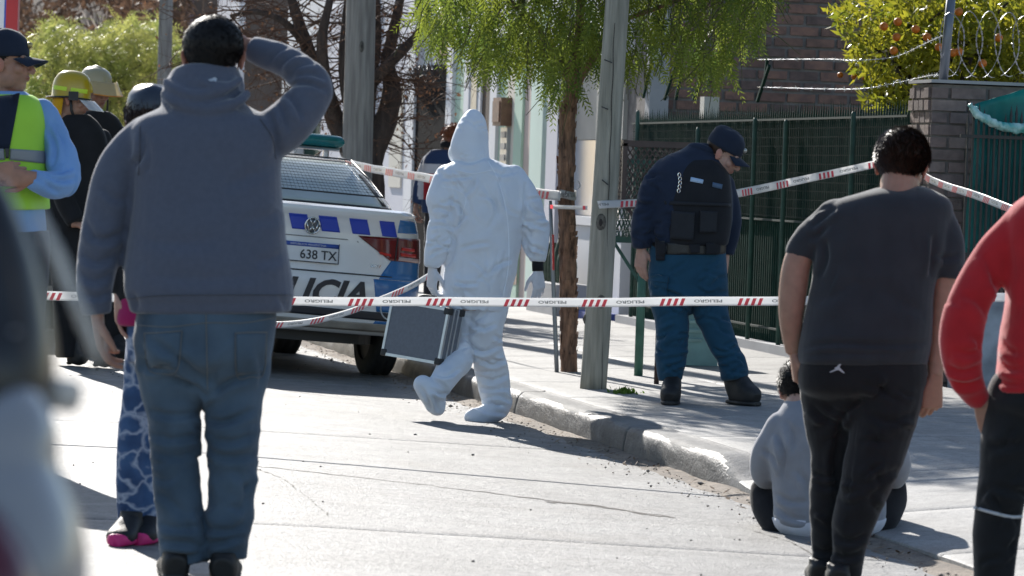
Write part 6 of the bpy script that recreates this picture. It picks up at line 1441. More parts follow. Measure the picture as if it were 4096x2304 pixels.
COV_F = [(A_((350, 745), (430, 740), (520, 735)), .009, .014), (A_((470, 835), (510, 790), (525, 740)), .010, .018), (A_((380, 850), (440, 880), (465, 945)), .010, .016), (A_((425, 1005), (450, 970), (468, 935)), .010, .018), (A_((300, 905), (350, 900), (410, 930)), .010, .014), (A_((290, 1000), (340, 990), (420, 1010)), .010, .013), (A_((280, 1110), (330, 1090), (400, 1110)), .009, .014), (A_((425, 1040), (412, 1130), (370, 1215)), .012, .022), (A_((450, 1110), (530, 1090), (610, 1080)), .011, .012), (A_((600, 1250), (650, 1200), (720, 1170)), .011, .016), (A_((420, 1290), (480, 1300), (545, 1296)), .009, .018), (A_((790, 965), (840, 985), (905, 1005)), .010, .018), (A_((815, 1110), (860, 1115), (900, 1135)), .009, .016), (A_((782, 1035), (800, 1090), (830, 1150)), .010, .018), (A_((800, 850), (830, 900), (890, 930)), .010, .013), (A_((795, 760), (790, 870), (780, 960)), .010, .016), (A_((560, 760), (640, 900), (600, 1010)), .012, .009), (A_((430, 640), (500, 660), (590, 630)), .009, .012), (A_((600, 700), (680, 720), (760, 700)), .011, .008),
    (B_4((330, 1020), (400, 1080), (490, 1050)), .010, .020), (B_4((370, 1100), (450, 1135), (510, 1110)), .010, .018), (B_4((385, 1180), (450, 1205), (515, 1180)), .010, .020), (B_4((395, 1235), (450, 1245), (525, 1235)), .009, .016), (B_4((390, 1290), (470, 1270), (530, 1295)), .009, .020), (B_4((210, 1180), (260, 1185), (310, 1150)), .009, .014), (B_4((185, 1240), (230, 1262), (270, 1262)), .009, .018), (B_4((340, 930), (400, 980), (470, 960)), .011, .014), (B_4((350, 1290), (400, 1330), (520, 1350)), .009, .012), (B_4((140, 1230), (170, 1280), (190, 1330)), .008, .012), (B_4((180, 1240), (205, 1290), (215, 1335)), .008, .012)] + scatter_folds(1100, 1310, 440, 760, 20, 40, 110, (.007, .012), (.004, .009), (20, 110), seed=8) + scatter_folds(1090, 1160, 480, 650, 8, 20, 50, (.006, .010), (.007, .013), (-50, 30), seed=18) + scatter_folds(1320, 1365, 480, 650, 9, 18, 45, (.006, .010), (.007, .013), (-20, 60), seed=19) + scatter_folds(1170, 1280, 780, 1010, 16, 25, 60, (.006, .010), (.006, .012), (-55, 55), seed=9) + scatter_folds(1145, 1225, 300, 400, 8, 15, 35, (.006, .009), (.003, .006), seed=3)
cv = p.garment('coverall', [p.rings(hoodr, sq=2.0), p.rings(tor), p.limb(a1), p.limb(a2), p.limb(lg), p.limb(lf_), p.limb(ft1), p.limb(ft2)], TYVEK, .0072,
    dict(bones=bones(p, ((1200, 420), (1200, 770)), ((1125, 450), (1112, 560)), ((1112, 560), (1089, 671)), ((1290, 450), (1338, 560)), ((1338, 560), (1352, 656)), ((1225, 780), (1220, 865)), ((1220, 865), (1245, 1010, .1)), ((1160, 780), (1156, 880)), ((1156, 880), (1104, 975, -.28))), amp=.009, fa=6, fp=3.4, cf=5.5, joints=jn_, lump=.016, strokes=COV_F), 3, crisp=True)
WS_ = M('coverall_seam', (.85, .9, .98), .6, .02)
on_line('back_seam', cv, [(1228, 405), (1252, 450), (1272, 520), (1280, 600), (1278, 680), (1262, 760)], .0035, WS_, cv, 22.1); on_line('neck_seam', cv, [(1150, 428), (1190, 436), (1236, 428)], .003, WS_, cv, 22.1); on_line('sleeve_seam', cv, [(1112, 470), (1150, 478), (1172, 500), (1162, 540)], .003, WS_, cv, 22.1)
m = MB(); m.ell(p.pt(1142, 385, .06), (.032, .05, .05), None, 16, 12); obj('face_mask', m, M('white_mask', (.75, .78, .82), .7), p.root, True)
p.under([p.rings(tor, shrink=.78), p.limb(a1, shrink=.66), p.limb(a2, shrink=.66), p.limb(lg, shrink=.7), p.limb(lf_, shrink=.7), p.limb(ft1, shrink=.6), p.limb(ft2, shrink=.6)])
p.head(1180, 362, .03, math.radians(42), math.radians(-8), 0, .92, voxel=.006)
def glove(per, mat, wrist, *a, **k):
    keep = per.body_parts, per.tints; per.body_parts, per.tints = [], []; per.hand(wrist, *a, **k); me = per.body_parts[0]; per.body_parts, per.tints = keep; return obj('glove', me, mat, per.root, True)
LATEX = M('latex_glove', (.66, .66, .70), .45, .06, 30, .2, 120)
glove(p, LATEX, p.pt(1088, 680, -.05), -Vector((0, 0, 1)) - CR * .02, CR * .8 + CF * .6, -1, 1.06, curl=(.35, 1.0, .9), voxel=.005); glove(p, LATEX, p.pt(1354, 684, .02), -Vector((0, 0, 1)) + CR * .08, -CR * .6 + CF * .8, 1, 1.04, curl=(.25, .35, .3), spread=.1, voxel=.005)
m = MB(); m.tube([p.pt(1352, 650, .02), p.pt(1353, 682, .02)], [p.L(15), p.L(14.5)], 16); obj('black_cuff', m, BLACK_CLOTH, p.root, True); m = MB(); m.tube([p.pt(1089, 666, -.05), p.pt(1088, 674, -.05)], [p.L(17), p.L(16)], 16); obj('black_cuff', m, BLACK_CLOTH, p.root, True)
p.finish(SKIN_B, .014)

# aluminium case in the left hand
e1 = (CR * .80 - CF * .60).normalized(); e2 = (CR * .60 + CF * .80).normalized(); up = Vector((0, 0, 1)); rr = Matrix.Rotation(math.radians(9), 3, CF)
e1, e2, e3 = rr @ e1, rr @ e2, rr @ up
c_tr = P(1131, 776, 21.95); Wc, Hc, Tc = .415, .315, .145
cc = c_tr - e1 * Wc / 2 + e2 * Tc / 2 - e3 * Hc / 2; RM = np.array([list(e1), list(e2), list(e3)]).T
cs = thing('equipment_case', 'grey aluminium equipment case with black corners carried by the coverall figure', 'case', cc - e3 * Hc / 2)
CG = M('case_grey_panel', (.15, .165, .195), .55, .08, 60, .3, 500); ALU = M('case_aluminium', (.62, .64, .67), .32, .08, 20, metal=.85)
m = MB(); m.box(cc, (Wc - .008, Tc - .006, Hc - .008), RM); obj('shell', m, CG, cs)
ed = MB(); q = .016
def cb(a, b_, c): return cc + e1 * a + e2 * b_ + e3 * c
for sy in (-1, -.28, .28, 1):
    y = sy * (Tc / 2 - q / 2)
    for sz in (-1, 1): ed.box(cb(0, y, sz * (Hc / 2 - q / 2)), (Wc, q * (1 if abs(sy) == 1 else .7), q), RM)
    for sx in (-1, 1): ed.box(cb(sx * (Wc / 2 - q / 2), y, 0), (q, q * (1 if abs(sy) == 1 else .7), Hc - 2 * q - .001), RM)
obj('edge_trim', ed, ALU, cs)
for sx in (-1, 1):
    for sz in (-1, 1):
        for sy in (-1, 1):
            m = MB(); m.box(cb(sx * (Wc / 2 - .017), sy * (Tc / 2 - .02), sz * (Hc / 2 - .017)), (.04, .046, .04), RM); o = obj('corner_cap', m, PLASTIC_K, cs); bv = o.modifiers.new('b', 'BEVEL'); bv.width = .008; bv.segments = 2
m = MB(); m.tube([cb(-.07, 0, Hc / 2), cb(-.068, 0, Hc / 2 + .03), cb(-.04, 0, Hc / 2 + .045), cb(.04, 0, Hc / 2 + .045), cb(.068, 0, Hc / 2 + .03), cb(.07, 0, Hc / 2)], [.010], 10, sub=3); obj('handle', m, PLASTIC_K, cs, True)
for a in (-.13, .13): m = MB(); m.box(cb(a, 0, Hc / 2 + .004), (.035, .05, .01), RM); obj('latch', m, ALU, cs)

# ---- 7. officer looking down on the pavement -------------------------
p = Person('police officer in dark body armour and blue trousers, head bowed, standing on the pavement', 1770, 1015, 22.1, .16)
tor = [(362, 1738, 1784, .055, 0), (376, 1716, 1796, .075, 0), (392, 1676, 1814, .10, 0), (415, 1650, 1828, .12, 0), (450, 1638, 1838, .13, 0), (500, 1632, 1842, .135, 0), (560, 1634, 1840, .14, 0), (620, 1640, 1826, .14, 0), (645, 1642, 1822, .135, 0)]
a1 = [(1676, 430, 0, 34), (1644, 478, -.01, 36), (1626, 530, -.02, 34), (1617, 575, -.02, 30), (1613, 605, -.02, 26), (1614, 624, -.02, 22)]; a2 = [(1822, 462, .05, 26), (1834, 530, .09, 28), (1834, 590, .12, 26), (1826, 640, .13, 21)]
DN = cloth('dark_navy_jacket', (.020, .030, .058), sheen=.15)
p.garment('jacket', [p.rings(tor), p.limb(a1), p.limb(a2)], DN, .010, dict(strokes=scatter_folds(1600, 1680, 440, 620, 20, 25, 60, (.008, .012), (.008, .015), (-45, 45), seed=24), bones=bones(p, ((1740, 430), (1735, 640)), ((1660, 445), (1624, 530)), ((1624, 530), (1614, 624))), amp=.012, fa=10, fp=2.8, joints=[(p.pt(1624, 540), .14, .013), (p.pt(1616, 600), .09, .010)]))
vst = [(400, 1716, 1800, .105, 0), (420, 1696, 1824, .13, 0), (455, 1684, 1838, .148, 0), (540, 1668, 1842, .158, 0), (600, 1664, 1836, .158, 0), (618, 1666, 1830, .15, 0)]
VB = cloth('black_armour', (.016, .017, .022), .75, .15, 10, .4, 250, .1); av = p.garment('body_armour', [p.rings(vst, sq=3.0)], VB, .009, dict(amp=.003, fa=9, fp=5), 4)
on_patch('name_tag', av, ((1738, 445), (1770, 452), (1768, 462), (1736, 456)), M('name_tag_blue', (.40, .55, .75), .3, .05), av, .006, (6, 3), d=22); on_patch('rank_patch', av, ((1793, 458), (1818, 464), (1816, 476), (1792, 470)), M('rank_patch_blue', (.07, .12, .20), .6), av, .006, (6, 3), d=22)
VP = cloth('armour_pouch', (.024, .026, .032), .7, .15, 10, .4, 250, .1)
on_patch('pouch', av, ((1690, 530), (1748, 535), (1744, 605), (1686, 600)), VP, av, .022, thick=.02, d=22); on_patch('pouch', av, ((1762, 530), (1806, 532), (1802, 585), (1760, 585)), VP, av, .02, thick=.018, d=22)
on_patch('strap', av, ((1672, 505), (1840, 512), (1840, 520), (1672, 514)), VP, av, .012, (18, 3), d=22)
m = MB()
for k in range(5): m.tube([p.pt(1709 + 2*math.sin(k), 440 + k*10, -.17) + CR*.008*math.cos(t) + CU*.011*math.sin(t) for t in np.linspace(0, 2*np.pi, 13)], [.0025], 5)
obj('chain_clip', m, CHROME, av)
tr = [(612, 1636, 1826, .13, 0), (660, 1632, 1828, .14, 0), (720, 1632, 1832, .135, 0), (765, 1642, 1828, .115, 0)]
l1 = [(1686, 730, 0, 52), (1690, 790, 0, 48), (1690, 850, 0, 41), (1688, 900, 0, 37), (1686, 935, 0, 34), (1687, 958, 0, 31)]; l2 = [(1785, 730, 0, 48), (1790, 790, 0, 43), (1812, 850, 0, 35), (1834, 900, 0, 33), (1846, 930, 0, 33), (1848, 950, 0, 30)]
PB = cloth('police_blue_trousers', (.015, .068, .122), .85, .12, 6, .4, 400, .15)
tj = p.garment('trousers', [p.rings(tr), p.limb(l1), p.limb(l2)], PB, .009, dict(strokes=scatter_folds(1640, 1830, 660, 800, 22, 25, 70, (.007, .012), (.007, .013), (-50, 50), seed=21) + scatter_folds(1655, 1725, 800, 950, 16, 25, 60, (.007, .011), (.009, .016), (-35, 35), seed=22) + scatter_folds(1785, 1865, 800, 945, 16, 25, 55, (.007, .011), (.009, .016), (-35, 35), seed=23) + [([(1745, 770), (1700, 740), (1660, 730)], .010, .016), ([(1748, 770), (1790, 745), (1822, 740)], .010, .016)], bones=bones(p, ((1735, 620), (1735, 740)), ((1688, 740), (1688, 955)), ((1785, 740), (1848, 945))), amp=.013, fa=11, fp=2.6, joints=[(p.pt(1690, 850), .16, .008), (p.pt(1687, 935), .10, .016), (p.pt(1842, 925), .10, .016), (p.pt(1745, 760), .12, .009)]))
on_patch('cargo_pocket', tj, ((1634, 700), (1678, 706), (1678, 745), (1638, 745)), PB, tj, .012, thick=.01, d=22)
on_patch('cargo_flap', tj, ((1632, 690), (1680, 697), (1680, 712), (1632, 706)), PB, tj, .018, thick=.012, d=22)
bl = [(608, 1636, 1828, .147, 0), (640, 1636, 1826, .147, 0)]; bt_ = p.garment('duty_belt', [p.rings(bl, sub=0)], M('black_leather', (.015, .014, .014), .4, .2, 20, .2, 80), .007, dict(amp=.001, lump=.002), 2)
for q in (((1648, 606), (1672, 606), (1672, 655), (1650, 655)), ((1776, 602), (1815, 602), (1812, 640), (1778, 640)), ((1735, 615), (1762, 615), (1760, 636), (1737, 636))): on_patch('belt_pouch', bt_, q, VB, bt_, .03, thick=.028, d=22)
p.under([p.rings(tor, shrink=.8), p.limb(a1, shrink=.72), p.limb(a2, shrink=.7), p.rings(tr, shrink=.85), p.limb(l1, shrink=.75), p.limb(l2, shrink=.75), p.limb([(1765, 420, 0, 26), (1782, 405, 0, 25), (1806, 395, 0, 24)])])
p.head(1820, 388, -.01, math.radians(-106), math.radians(-28), 0, 1.02, stubble=.2, voxel=.0044); p.eyes(); p.hair(HAIR_B, nape=-.07, n=900, tuft=.004, thick=.003, wild=.1)
cap(p, NAVY, NAVY, badge=M('badge_silver', (.5, .5, .45), .35, metal=.7))
m = MB(); m.tube([p.pt(1766 + 30*math.cos(t), 384 + 12*math.sin(t) + 10*math.cos(t), .06*math.sin(t)) for t in np.linspace(0, 2*np.pi, 24)], [.022], 8); obj('collar', m, DN, p.root, True)
p.hand(p.pt(1614, 630, -.02), -Vector((0, 0, 1)) - CR*.02, CR * .5 + CF * .6, -1, 1.05, (.3, .5, .4), voxel=.005)
p.hand(p.pt(1826, 648, .13), -Vector((0, 0, 1)), -CR, 1, 1.0, voxel=.006)
b_1 = shoe(p, 'boot', gp(1692, 22.1, .08, True), gp(1684, 22.1, -.19, True), .115, .20, SHOE_K, .025, SHOE_K); b_2 = shoe(p, 'boot', gp(1838, 22.1, .05, True), gp(1905, 22.1, -.14, True), .115, .20, SHOE_K, .025, SHOE_K)
p.finish(SKIN_B, .014)

# ---- 8. person in the red, white and navy jacket, far behind ----------
p = Person('person in a navy white and red tracksuit top, half hidden behind the white coverall', 1110, 800, 34.8, .17)
tor = [(376, 1085, 1155, .06, 0), (392, 1070, 1172, .1, 0), (420, 1062, 1178, .115, 0), (480, 1060, 1178, .12, 0), (536, 1060, 1174, .115, 0)]; a1 = [(1082, 408, .06, 22), (1064, 450, .06, 21), (1054, 490, .04, 18), (1048, 513, .04, 14)]
jk = p.garment('tracksuit_top', [p.rings(tor), p.limb(a1)], [cloth('track_navy', (.03, .055, .13)), cloth('track_white', (.62, .60, .62)), cloth('track_red', (.42, .02, .03))], .012, dict(amp=.005, fa=12, fp=4))
me = jk.data; c = np.zeros(len(me.polygons)*3); me.polygons.foreach_get('center', c); c = c.reshape(-1, 3); z1, z2, z3 = p.pt(1100, 412).z, p.pt(1100, 436).z, p.pt(1060, 502).z
ix = np.where(c[:, 2] > z1, 0, np.where(c[:, 2] > z2, 1, 2)); xl = np.array([np.dot(q - np.array(p.pt(1090, 450)), np.array(CR)) for q in c]); ix = np.where((xl < -.085) & (c[:, 2] < z2), 1, ix); ix = np.where((xl < -.135) & (c[:, 2] < z1), 0, ix); ix = np.where((c[:, 2] < z3) & (xl < -.02), 0, ix); me.polygons.foreach_set('material_index', ix.astype(np.int32))
l1 = [(1095, 560, 0, 28), (1090, 640, -.05, 24), (1085, 720, -.05, 20), (1083, 800, -.05, 18)]; l2 = [(1145, 560, .05, 28), (1142, 660, .05, 24), (1140, 800, .05, 18)]
CH = cloth('charcoal_trousers', (.04, .038, .042)); p.garment('trousers', [p.rings([(525, 1068, 1180, .11, 0), (570, 1066, 1176, .11, 0)]), p.limb(l1), p.limb(l2)], CH, .013, dict(amp=.005))
p.under([p.rings(tor, shrink=.8), p.limb(a1, shrink=.7), p.limb(l1, shrink=.8), p.limb(l2, shrink=.8)]); p.head(1138, 350, 0, math.radians(60), 0, 0, .98, voxel=.007); p.hair(M('red_hair', (.30, .09, .03), .5, .3, 40), nape=-.12, n=1200, tuft=.05, seed=9, wild=.5)
m = MB(); m.tube([p.pt(1140 + 26*math.cos(t), 372 + 5*math.sin(t) + 8*math.cos(t), .07*math.sin(t)) for t in np.linspace(0, 2*np.pi, 20)], [.03], 8); obj('black_collar', m, BLACK_CLOTH, p.root, True)
p.hand(p.pt(1046, 520, .04), -Vector((0, 0, 1)) - CR*.1, CR, -1, 1.0, (.6, .8, .5), voxel=.007)
for u in (1083, 1140): shoe(p, 'shoe', gp(u + 8, 34.8, .05, True), gp(u - 45, 34.8, .1, True), .10, .1, SHOE_K)
p.finish(SKIN_A, .015)

# ---- 9. youth in the dark T-shirt -------------------------------------
p = Person('broad person in charcoal T-shirt and black track trousers, back turned, near the right', 2105, 1470, 13.56, .03)
tor = [(470, 2222, 2322, .062, .02), (480, 2180, 2352, .085, .01), (500, 2118, 2384, .115, 0), (540, 2066, 2400, .138, 0), (620, 2046, 2380, .15, 0), (720, 2038, 2352, .158, 0), (800, 2022, 2346, .168, 0), (870, 2008, 2340, .172, 0), (905, 2006, 2333, .168, 0), (916, 2010, 2328, .16, 0)]
s1 = [(2105, 556, 0, 54), (2056, 594, 0, 50), (2020, 630, 0, 42), (2013, 648, 0, 39)]; s2 = [(2358, 560, 0, 50), (2380, 604, 0, 46), (2383, 660, 0, 45), (2380, 700, 0, 43)]
TEE = cloth('charcoal_tee', (.037, .041, .049), .9, .1, 12, .3, 500, .3)
ts = p.garment('t_shirt', [p.rings(tor), p.limb(s1), p.limb(s2)], TEE, .0078, dict(strokes=[([(2035, 552), (2055, 533), (2085, 520)], .009, .012), ([(2040, 575), (2075, 545), (2105, 520)], .010, .013), ([(2030, 600), (2060, 590), (2090, 560)], .010, .010), ([(2075, 600), (2078, 650), (2062, 700)], .010, .014), ([(2350, 590), (2346, 650), (2340, 700)], .010, .014), ([(2350, 640), (2385, 650), (2412, 640)], .010, .009), ([(2015, 876), (2098, 864), (2198, 868), (2328, 864)], .010, .012), ([(2018, 895), (2120, 888), (2260, 890)], .009, .009), ([(2040, 760), (2100, 740), (2160, 700)], .02, .006), ([(2330, 790), (2270, 760), (2220, 720)], .02, .006)], bones=bones(p, ((2210, 480), (2175, 910)), ((2090, 545), (2013, 648)), ((2368, 548), (2380, 700))), amp=.006, fa=7, fp=2.2, joints=[(p.pt(2085, 545), .12, .010), (p.pt(2375, 560), .12, .006), (p.pt(2170, 890), .22, .008)], lump=.008), 5)
tr = [(896, 2014, 2326, .155, 0), (945, 2008, 2330, .162, 0), (980, 2014, 2322, .15, 0), (1010, 2060, 2280, .08, 0)]; l1 = [(2085, 940, .03, 72), (2087, 1010, .04, 72), (2088, 1090, .05, 60), (2087, 1180, .06, 49), (2083, 1290, .06, 43), (2080, 1390, .06, 38), (2080, 1450, .06, 36)]; l2 = [(2238, 940, -.02, 88), (2228, 1010, -.03, 90), (2214, 1090, -.05, 80), (2186, 1190, -.07, 70), (2152, 1300, -.08, 53), (2130, 1395, -.08, 40), (2126, 1450, -.08, 38)]
BT = cloth('black_track_cloth', (.016, .016, .018), .85, .15, 8, .3, 400, .2)
crx = MB(); crx.ell(p.pt(2150, 1015), (.10, .10, .10)); bj = p.garment('track_trousers', [p.rings(tr), p.limb(l1), p.limb(l2), (crx.verts(), crx.f)], BT, .008, dict(strokes=[([(2110, 1080), (2125, 1040), (2170, 1005)], .011, .018), ([(2112, 1085), (2100, 1160), (2108, 1250)], .011, .016), ([(2180, 1040), (2240, 1060), (2300, 1040)], .012, .012), ([(2040, 1020), (2070, 1050), (2105, 1060)], .011, .012), ([(2120, 1200), (2170, 1220), (2240, 1190)], .012, .012), ([(2045, 1190), (2080, 1200), (2110, 1190)], .010, .014), ([(2045, 1210), (2080, 1224), (2108, 1216)], .010, .012), ([(2100, 1350), (2140, 1362), (2180, 1345)], .010, .016), ([(2096, 1395), (2130, 1402), (2168, 1390)], .010, .018), ([(2048, 1380), (2075, 1390), (2100, 1384)], .010, .016)] + scatter_folds(2040, 2300, 960, 1330, 22, 40, 100, dp=(.006, .011), seed=31), bones=bones(p, ((2165, 900), (2165, 1000)), ((2090, 1010), (2080, 1450)), ((2225, 1010), (2126, 1450))), amp=.011, fa=10, fp=2.6, joints=[(p.pt(2087, 1200), .12, .008), (p.pt(2130, 1390), .1, .014), (p.pt(2080, 1380), .1, .014)]))
J = lambda a, b_: (2087 + (a - 465)*.333, 913 + (b_ - 1290)*.333)      # small leaping-figure print
on_poly('trouser_logo', bj, [[J(*q) for q in ((545, 1288), (556, 1286), (560, 1292), (548, 1306), (540, 1320), (548, 1332), (580, 1366), (572, 1368), (536, 1345), (520, 1344), (470, 1364), (465, 1358), (510, 1336), (500, 1328), (515, 1322), (530, 1308))]], M('logo_white', (.62, .62, .64), .6), bj, .005, 13.4)
ar1 = [(2040, 590, 0, 34), (2006, 660, 0, 36), (1994, 740, 0, 36), (1990, 800, .0, 31), (1992, 850, .01, 25), (1996, 890, .02, 19)]; ar2 = [(2383, 640, 0, 34), (2374, 740, 0, 33), (2364, 840, 0, 29), (2356, 905, -.01, 23), (2352, 950, -.02, 19)]
p.low.add(*p.limb(ar1)); p.low.add(*p.limb(ar2)); p.under([p.rings(tor[1:], shrink=.82), p.rings(tr, shrink=.85), p.limb(l1, shrink=.62), p.limb(l2, shrink=.62)])
p.head(2268, 420, .03, math.radians(-14), math.radians(-14), math.radians(3), 1.0, 1.08, voxel=.0042); p.hair(HAIR_B, nape=-.08, n=9000, tuft=.024, thick=.011, wild=.22, seed=3)
p.hand(p.pt(1999, 896, .02), -Vector((0, 0, 1)) + CR*.1, CR, -1, .92, (.8, 1.0, .7)); p.hand(p.pt(2351, 960, -.02), -Vector((0, 0, 1)) - CR*.1, -CR*.3 + CF, 1, .98, (.7, .9, .6))
for (u, dz) in ((2080, .06), (2126, -.1)): shoe(p, 'shoe', gp(u, 13.56, dz - .08), gp(u - 6, 13.56, dz + .19), .10, .09, SHOE_K)
p.finish(SKIN_A, .008)

# ---- 10. person seated on the kerb ------------------------------------
p = Person('hunched person in a pale grey sweatshirt sitting on the ground by the kerb', 2085, 1345, 15.8, .02)
tor = [(994, 1990, 2062, .07, .07), (1022, 1966, 2150, .10, .03), (1065, 1950, 2208, .125, .01), (1130, 1930, 2232, .14, 0), (1200, 1936, 2234, .145, 0), (1260, 1944, 2228, .15, 0), (1305, 1946, 2226, .155, 0), (1335, 1960, 2208, .14, 0)]
a1 = [(1965, 1075, .02, 38), (1932, 1135, .05, 40), (1922, 1185, .10, 37), (1940, 1215, .22, 30)]; a2 = [(2205, 1075, .02, 38), (2244, 1135, .05, 38), (2254, 1185, .10, 35), (2235, 1215, .22, 30)]
GS = cloth('pale_grey_sweatshirt', (.29, .30, .335), .95, .08, 14, .4, 380, .35)
p.garment('sweatshirt', [p.rings(tor), p.limb(a1), p.limb(a2)], GS, .0085, dict(strokes=[([(1955, 1090), (1972, 1140), (1968, 1200)], .010, .016), ([(1920, 1130), (1945, 1150), (1962, 1180)], .009, .012), ([(1945, 1270), (1985, 1300), (2030, 1310)], .010, .014), ([(1950, 1240), (1990, 1262), (2035, 1262)], .010, .012), ([(1980, 1060), (1995, 1100), (1990, 1140)], .011, .010), ([(2000, 1180), (2030, 1215), (2035, 1260)], .011, .010)], bones=bones(p, ((2085, 1030), (2085, 1330)), ((1960, 1080), (1925, 1190)), ((2210, 1080), (2252, 1190))), amp=.012, fa=8, fp=2.6, joints=[(p.pt(1950, 1150), .12, .012), (p.pt(1960, 1270), .16, .012)]))
p.garment('white_undershirt', [p.rings([(1300, 1940, 2232, .155, 0), (1325, 1948, 2222, .155, 0), (1347, 1972, 2198, .135, 0)])], cloth('white_cotton', (.74, .75, .82)), .009, dict(amp=.003))
l1 = [(2030, 1325, .02, 48), (1965, 1318, .06, 44), (1928, 1268, .16, 42), (1918, 1228, .22, 30), (1935, 1300, .34, 32), (1950, 1350, .42, 26)]; l2 = [(2140, 1325, .02, 48), (2205, 1312, .06, 44), (2240, 1262, .16, 42), (2250, 1222, .22, 30), (2235, 1300, .34, 32), (2220, 1345, .42, 26)]
p.garment('dark_trousers', [p.limb(l1), p.limb(l2), p.rings([(1300, 1965, 2205, .13, .03), (1352, 1955, 2215, .14, .04)])], BLACK_CLOTH, .009, dict(amp=.004, fa=12, fp=4))
p.under([p.rings(tor, shrink=.82), p.limb(a1, shrink=.74), p.limb(a2, shrink=.74), p.limb(l1, shrink=.75), p.limb(l2, shrink=.75)]); p.head(2012, 988, .09, math.radians(-5), math.radians(-30), 0, .98, voxel=.006); p.hair(HAIR_K, nape=-.12, n=4000, tuft=.02, thick=.016, wild=.4, seed=11)
p.hand(p.pt(1945, 1220, .26), CF + CR*.4, -Vector((0, 0, 1)), 1, .95, voxel=.006); p.hand(p.pt(2230, 1220, .26), CF - CR*.4, -Vector((0, 0, 1)), -1, .95, voxel=.006)
for u in (1955, 2215): shoe(p, 'shoe', gp(u, 15.8, .36), gp(u + (2085 - u)*.1, 15.8, .6), .095, .09, SHOE_K)
p.finish(SKIN_B, .012)

# ---- 11. person in the red sweatshirt, right edge ---------------------
p = Person('person in a red sweatshirt and black trousers, hand in pocket, cut by the right edge', 2600, 1560, 12.3, .02)
tor = [(470, 2618, 2708, .07, .01), (495, 2575, 2755, .10, 0), (525, 2540, 2795, .12, 0), (570, 2520, 2812, .14, 0), (660, 2524, 2812, .155, 0), (760, 2526, 2812, .16, 0), (860, 2514, 2810, .165, 0), (950, 2502, 2812, .168, 0), (985, 2500, 2810, .165, 0)]
a1 = [(2572, 572, 0, 56), (2505, 645, 0, 57), (2455, 725, -.03, 56), (2424, 805, -.05, 55), (2418, 875, -.06, 54), (2428, 940, -.05, 48), (2450, 985, -.03, 38), (2468, 1008, -.01, 30)]; a2 = [(2770, 575, 0, 54), (2825, 680, 0, 54), (2840, 800, 0, 50), (2830, 920, 0, 40), (2815, 990, 0, 30)]
RED = cloth('red_sweatshirt', (.52, .022, .028), .95, .08, 14, .4, 380, .4)
p.garment('sweatshirt', [p.rings(tor), p.limb(a1), p.limb(a2)], RED, .0085, dict(strokes=[([(2400, 880), (2440, 890), (2472, 870)], .010, .014), ([(2380, 920), (2420, 936), (2470, 920)], .010, .015), ([(2385, 955), (2430, 968), (2475, 955)], .010, .014), ([(2440, 840), (2462, 862), (2472, 880)], .010, .012), ([(2500, 700), (2520, 730), (2530, 770)], .012, .014), ([(2480, 640), (2500, 700), (2512, 750)], .013, .012), ([(2510, 850), (2540, 880), (2576, 890)], .011, .012), ([(2505, 900), (2535, 925), (2576, 930)], .011, .014), ([(2500, 950), (2540, 965), (2576, 965)], .010, .012), ([(2420, 740), (2460, 760), (2490, 800)], .013, .010)], bones=bones(p, ((2665, 520), (2655, 980)), ((2570, 575), (2440, 780)), ((2440, 780), (2418, 880)), ((2418, 880), (2468, 1008))), amp=.009, fa=8, fp=2.4, joints=[(p.pt(2420, 900, -.05), .18, .011), (p.pt(2515, 900), .14, .012)]))
tr = [(965, 2502, 2808, .15, 0), (1010, 2482, 2812, .158, 0), (1040, 2500, 2800, .13, 0), (1070, 2560, 2750, .08, 0)]; l1 = [(2556, 990, 0, 76), (2550, 1060, 0, 78), (2532, 1180, 0, 70), (2512, 1290, 0, 61), (2502, 1400, 0, 54), (2500, 1540, 0, 46)]; l2 = [(2732, 990, 0, 76), (2725, 1060, 0, 78), (2725, 1180, 0, 70), (2725, 1300, 0, 60), (2722, 1540, 0, 46)]
bt2 = p.garment('trousers', [p.rings(tr), p.limb(l1), p.limb(l2)], BT, .009, dict(strokes=scatter_folds(2460, 2580, 1040, 1440, 14, 50, 110, dp=(.008, .013), seed=33), bones=bones(p, ((2545, 1060), (2500, 1540)), ((2725, 1060), (2722, 1540))), amp=.008, fa=10, fp=3))
on_line('white_piping', bt2, [(2451, 1277), (2490, 1288), (2540, 1300), (2570, 1300)], .005, M('white_piping', (.7, .7, .72), .6), bt2, 12.2, .003)
p.under([p.rings(tor, shrink=.82), p.limb(a1, shrink=.72), p.limb(a2, shrink=.72), p.rings(tr, shrink=.85), p.limb(l1, shrink=.75), p.limb(l2, shrink=.75)]); p.head(2672, 392, 0, math.radians(-10), 0, 0, 1.0, voxel=.006); p.hair(HAIR_K, n=2500)
p.hand(p.pt(2470, 1012, -.01), -Vector((0, 0, 1)) + CR*.45, CF + CR * .3, -1, 1.0, (.2, .3, .2)); p.hand(p.pt(2814, 998, 0), -Vector((0, 0, 1)), -CR, 1, 1.0)
for u in (2500, 2722): shoe(p, 'shoe', gp(u, 12.3, -.06), gp(u, 12.3, .2), .105, .095, SHOE_K)
p.finish(SKIN_A, .014)

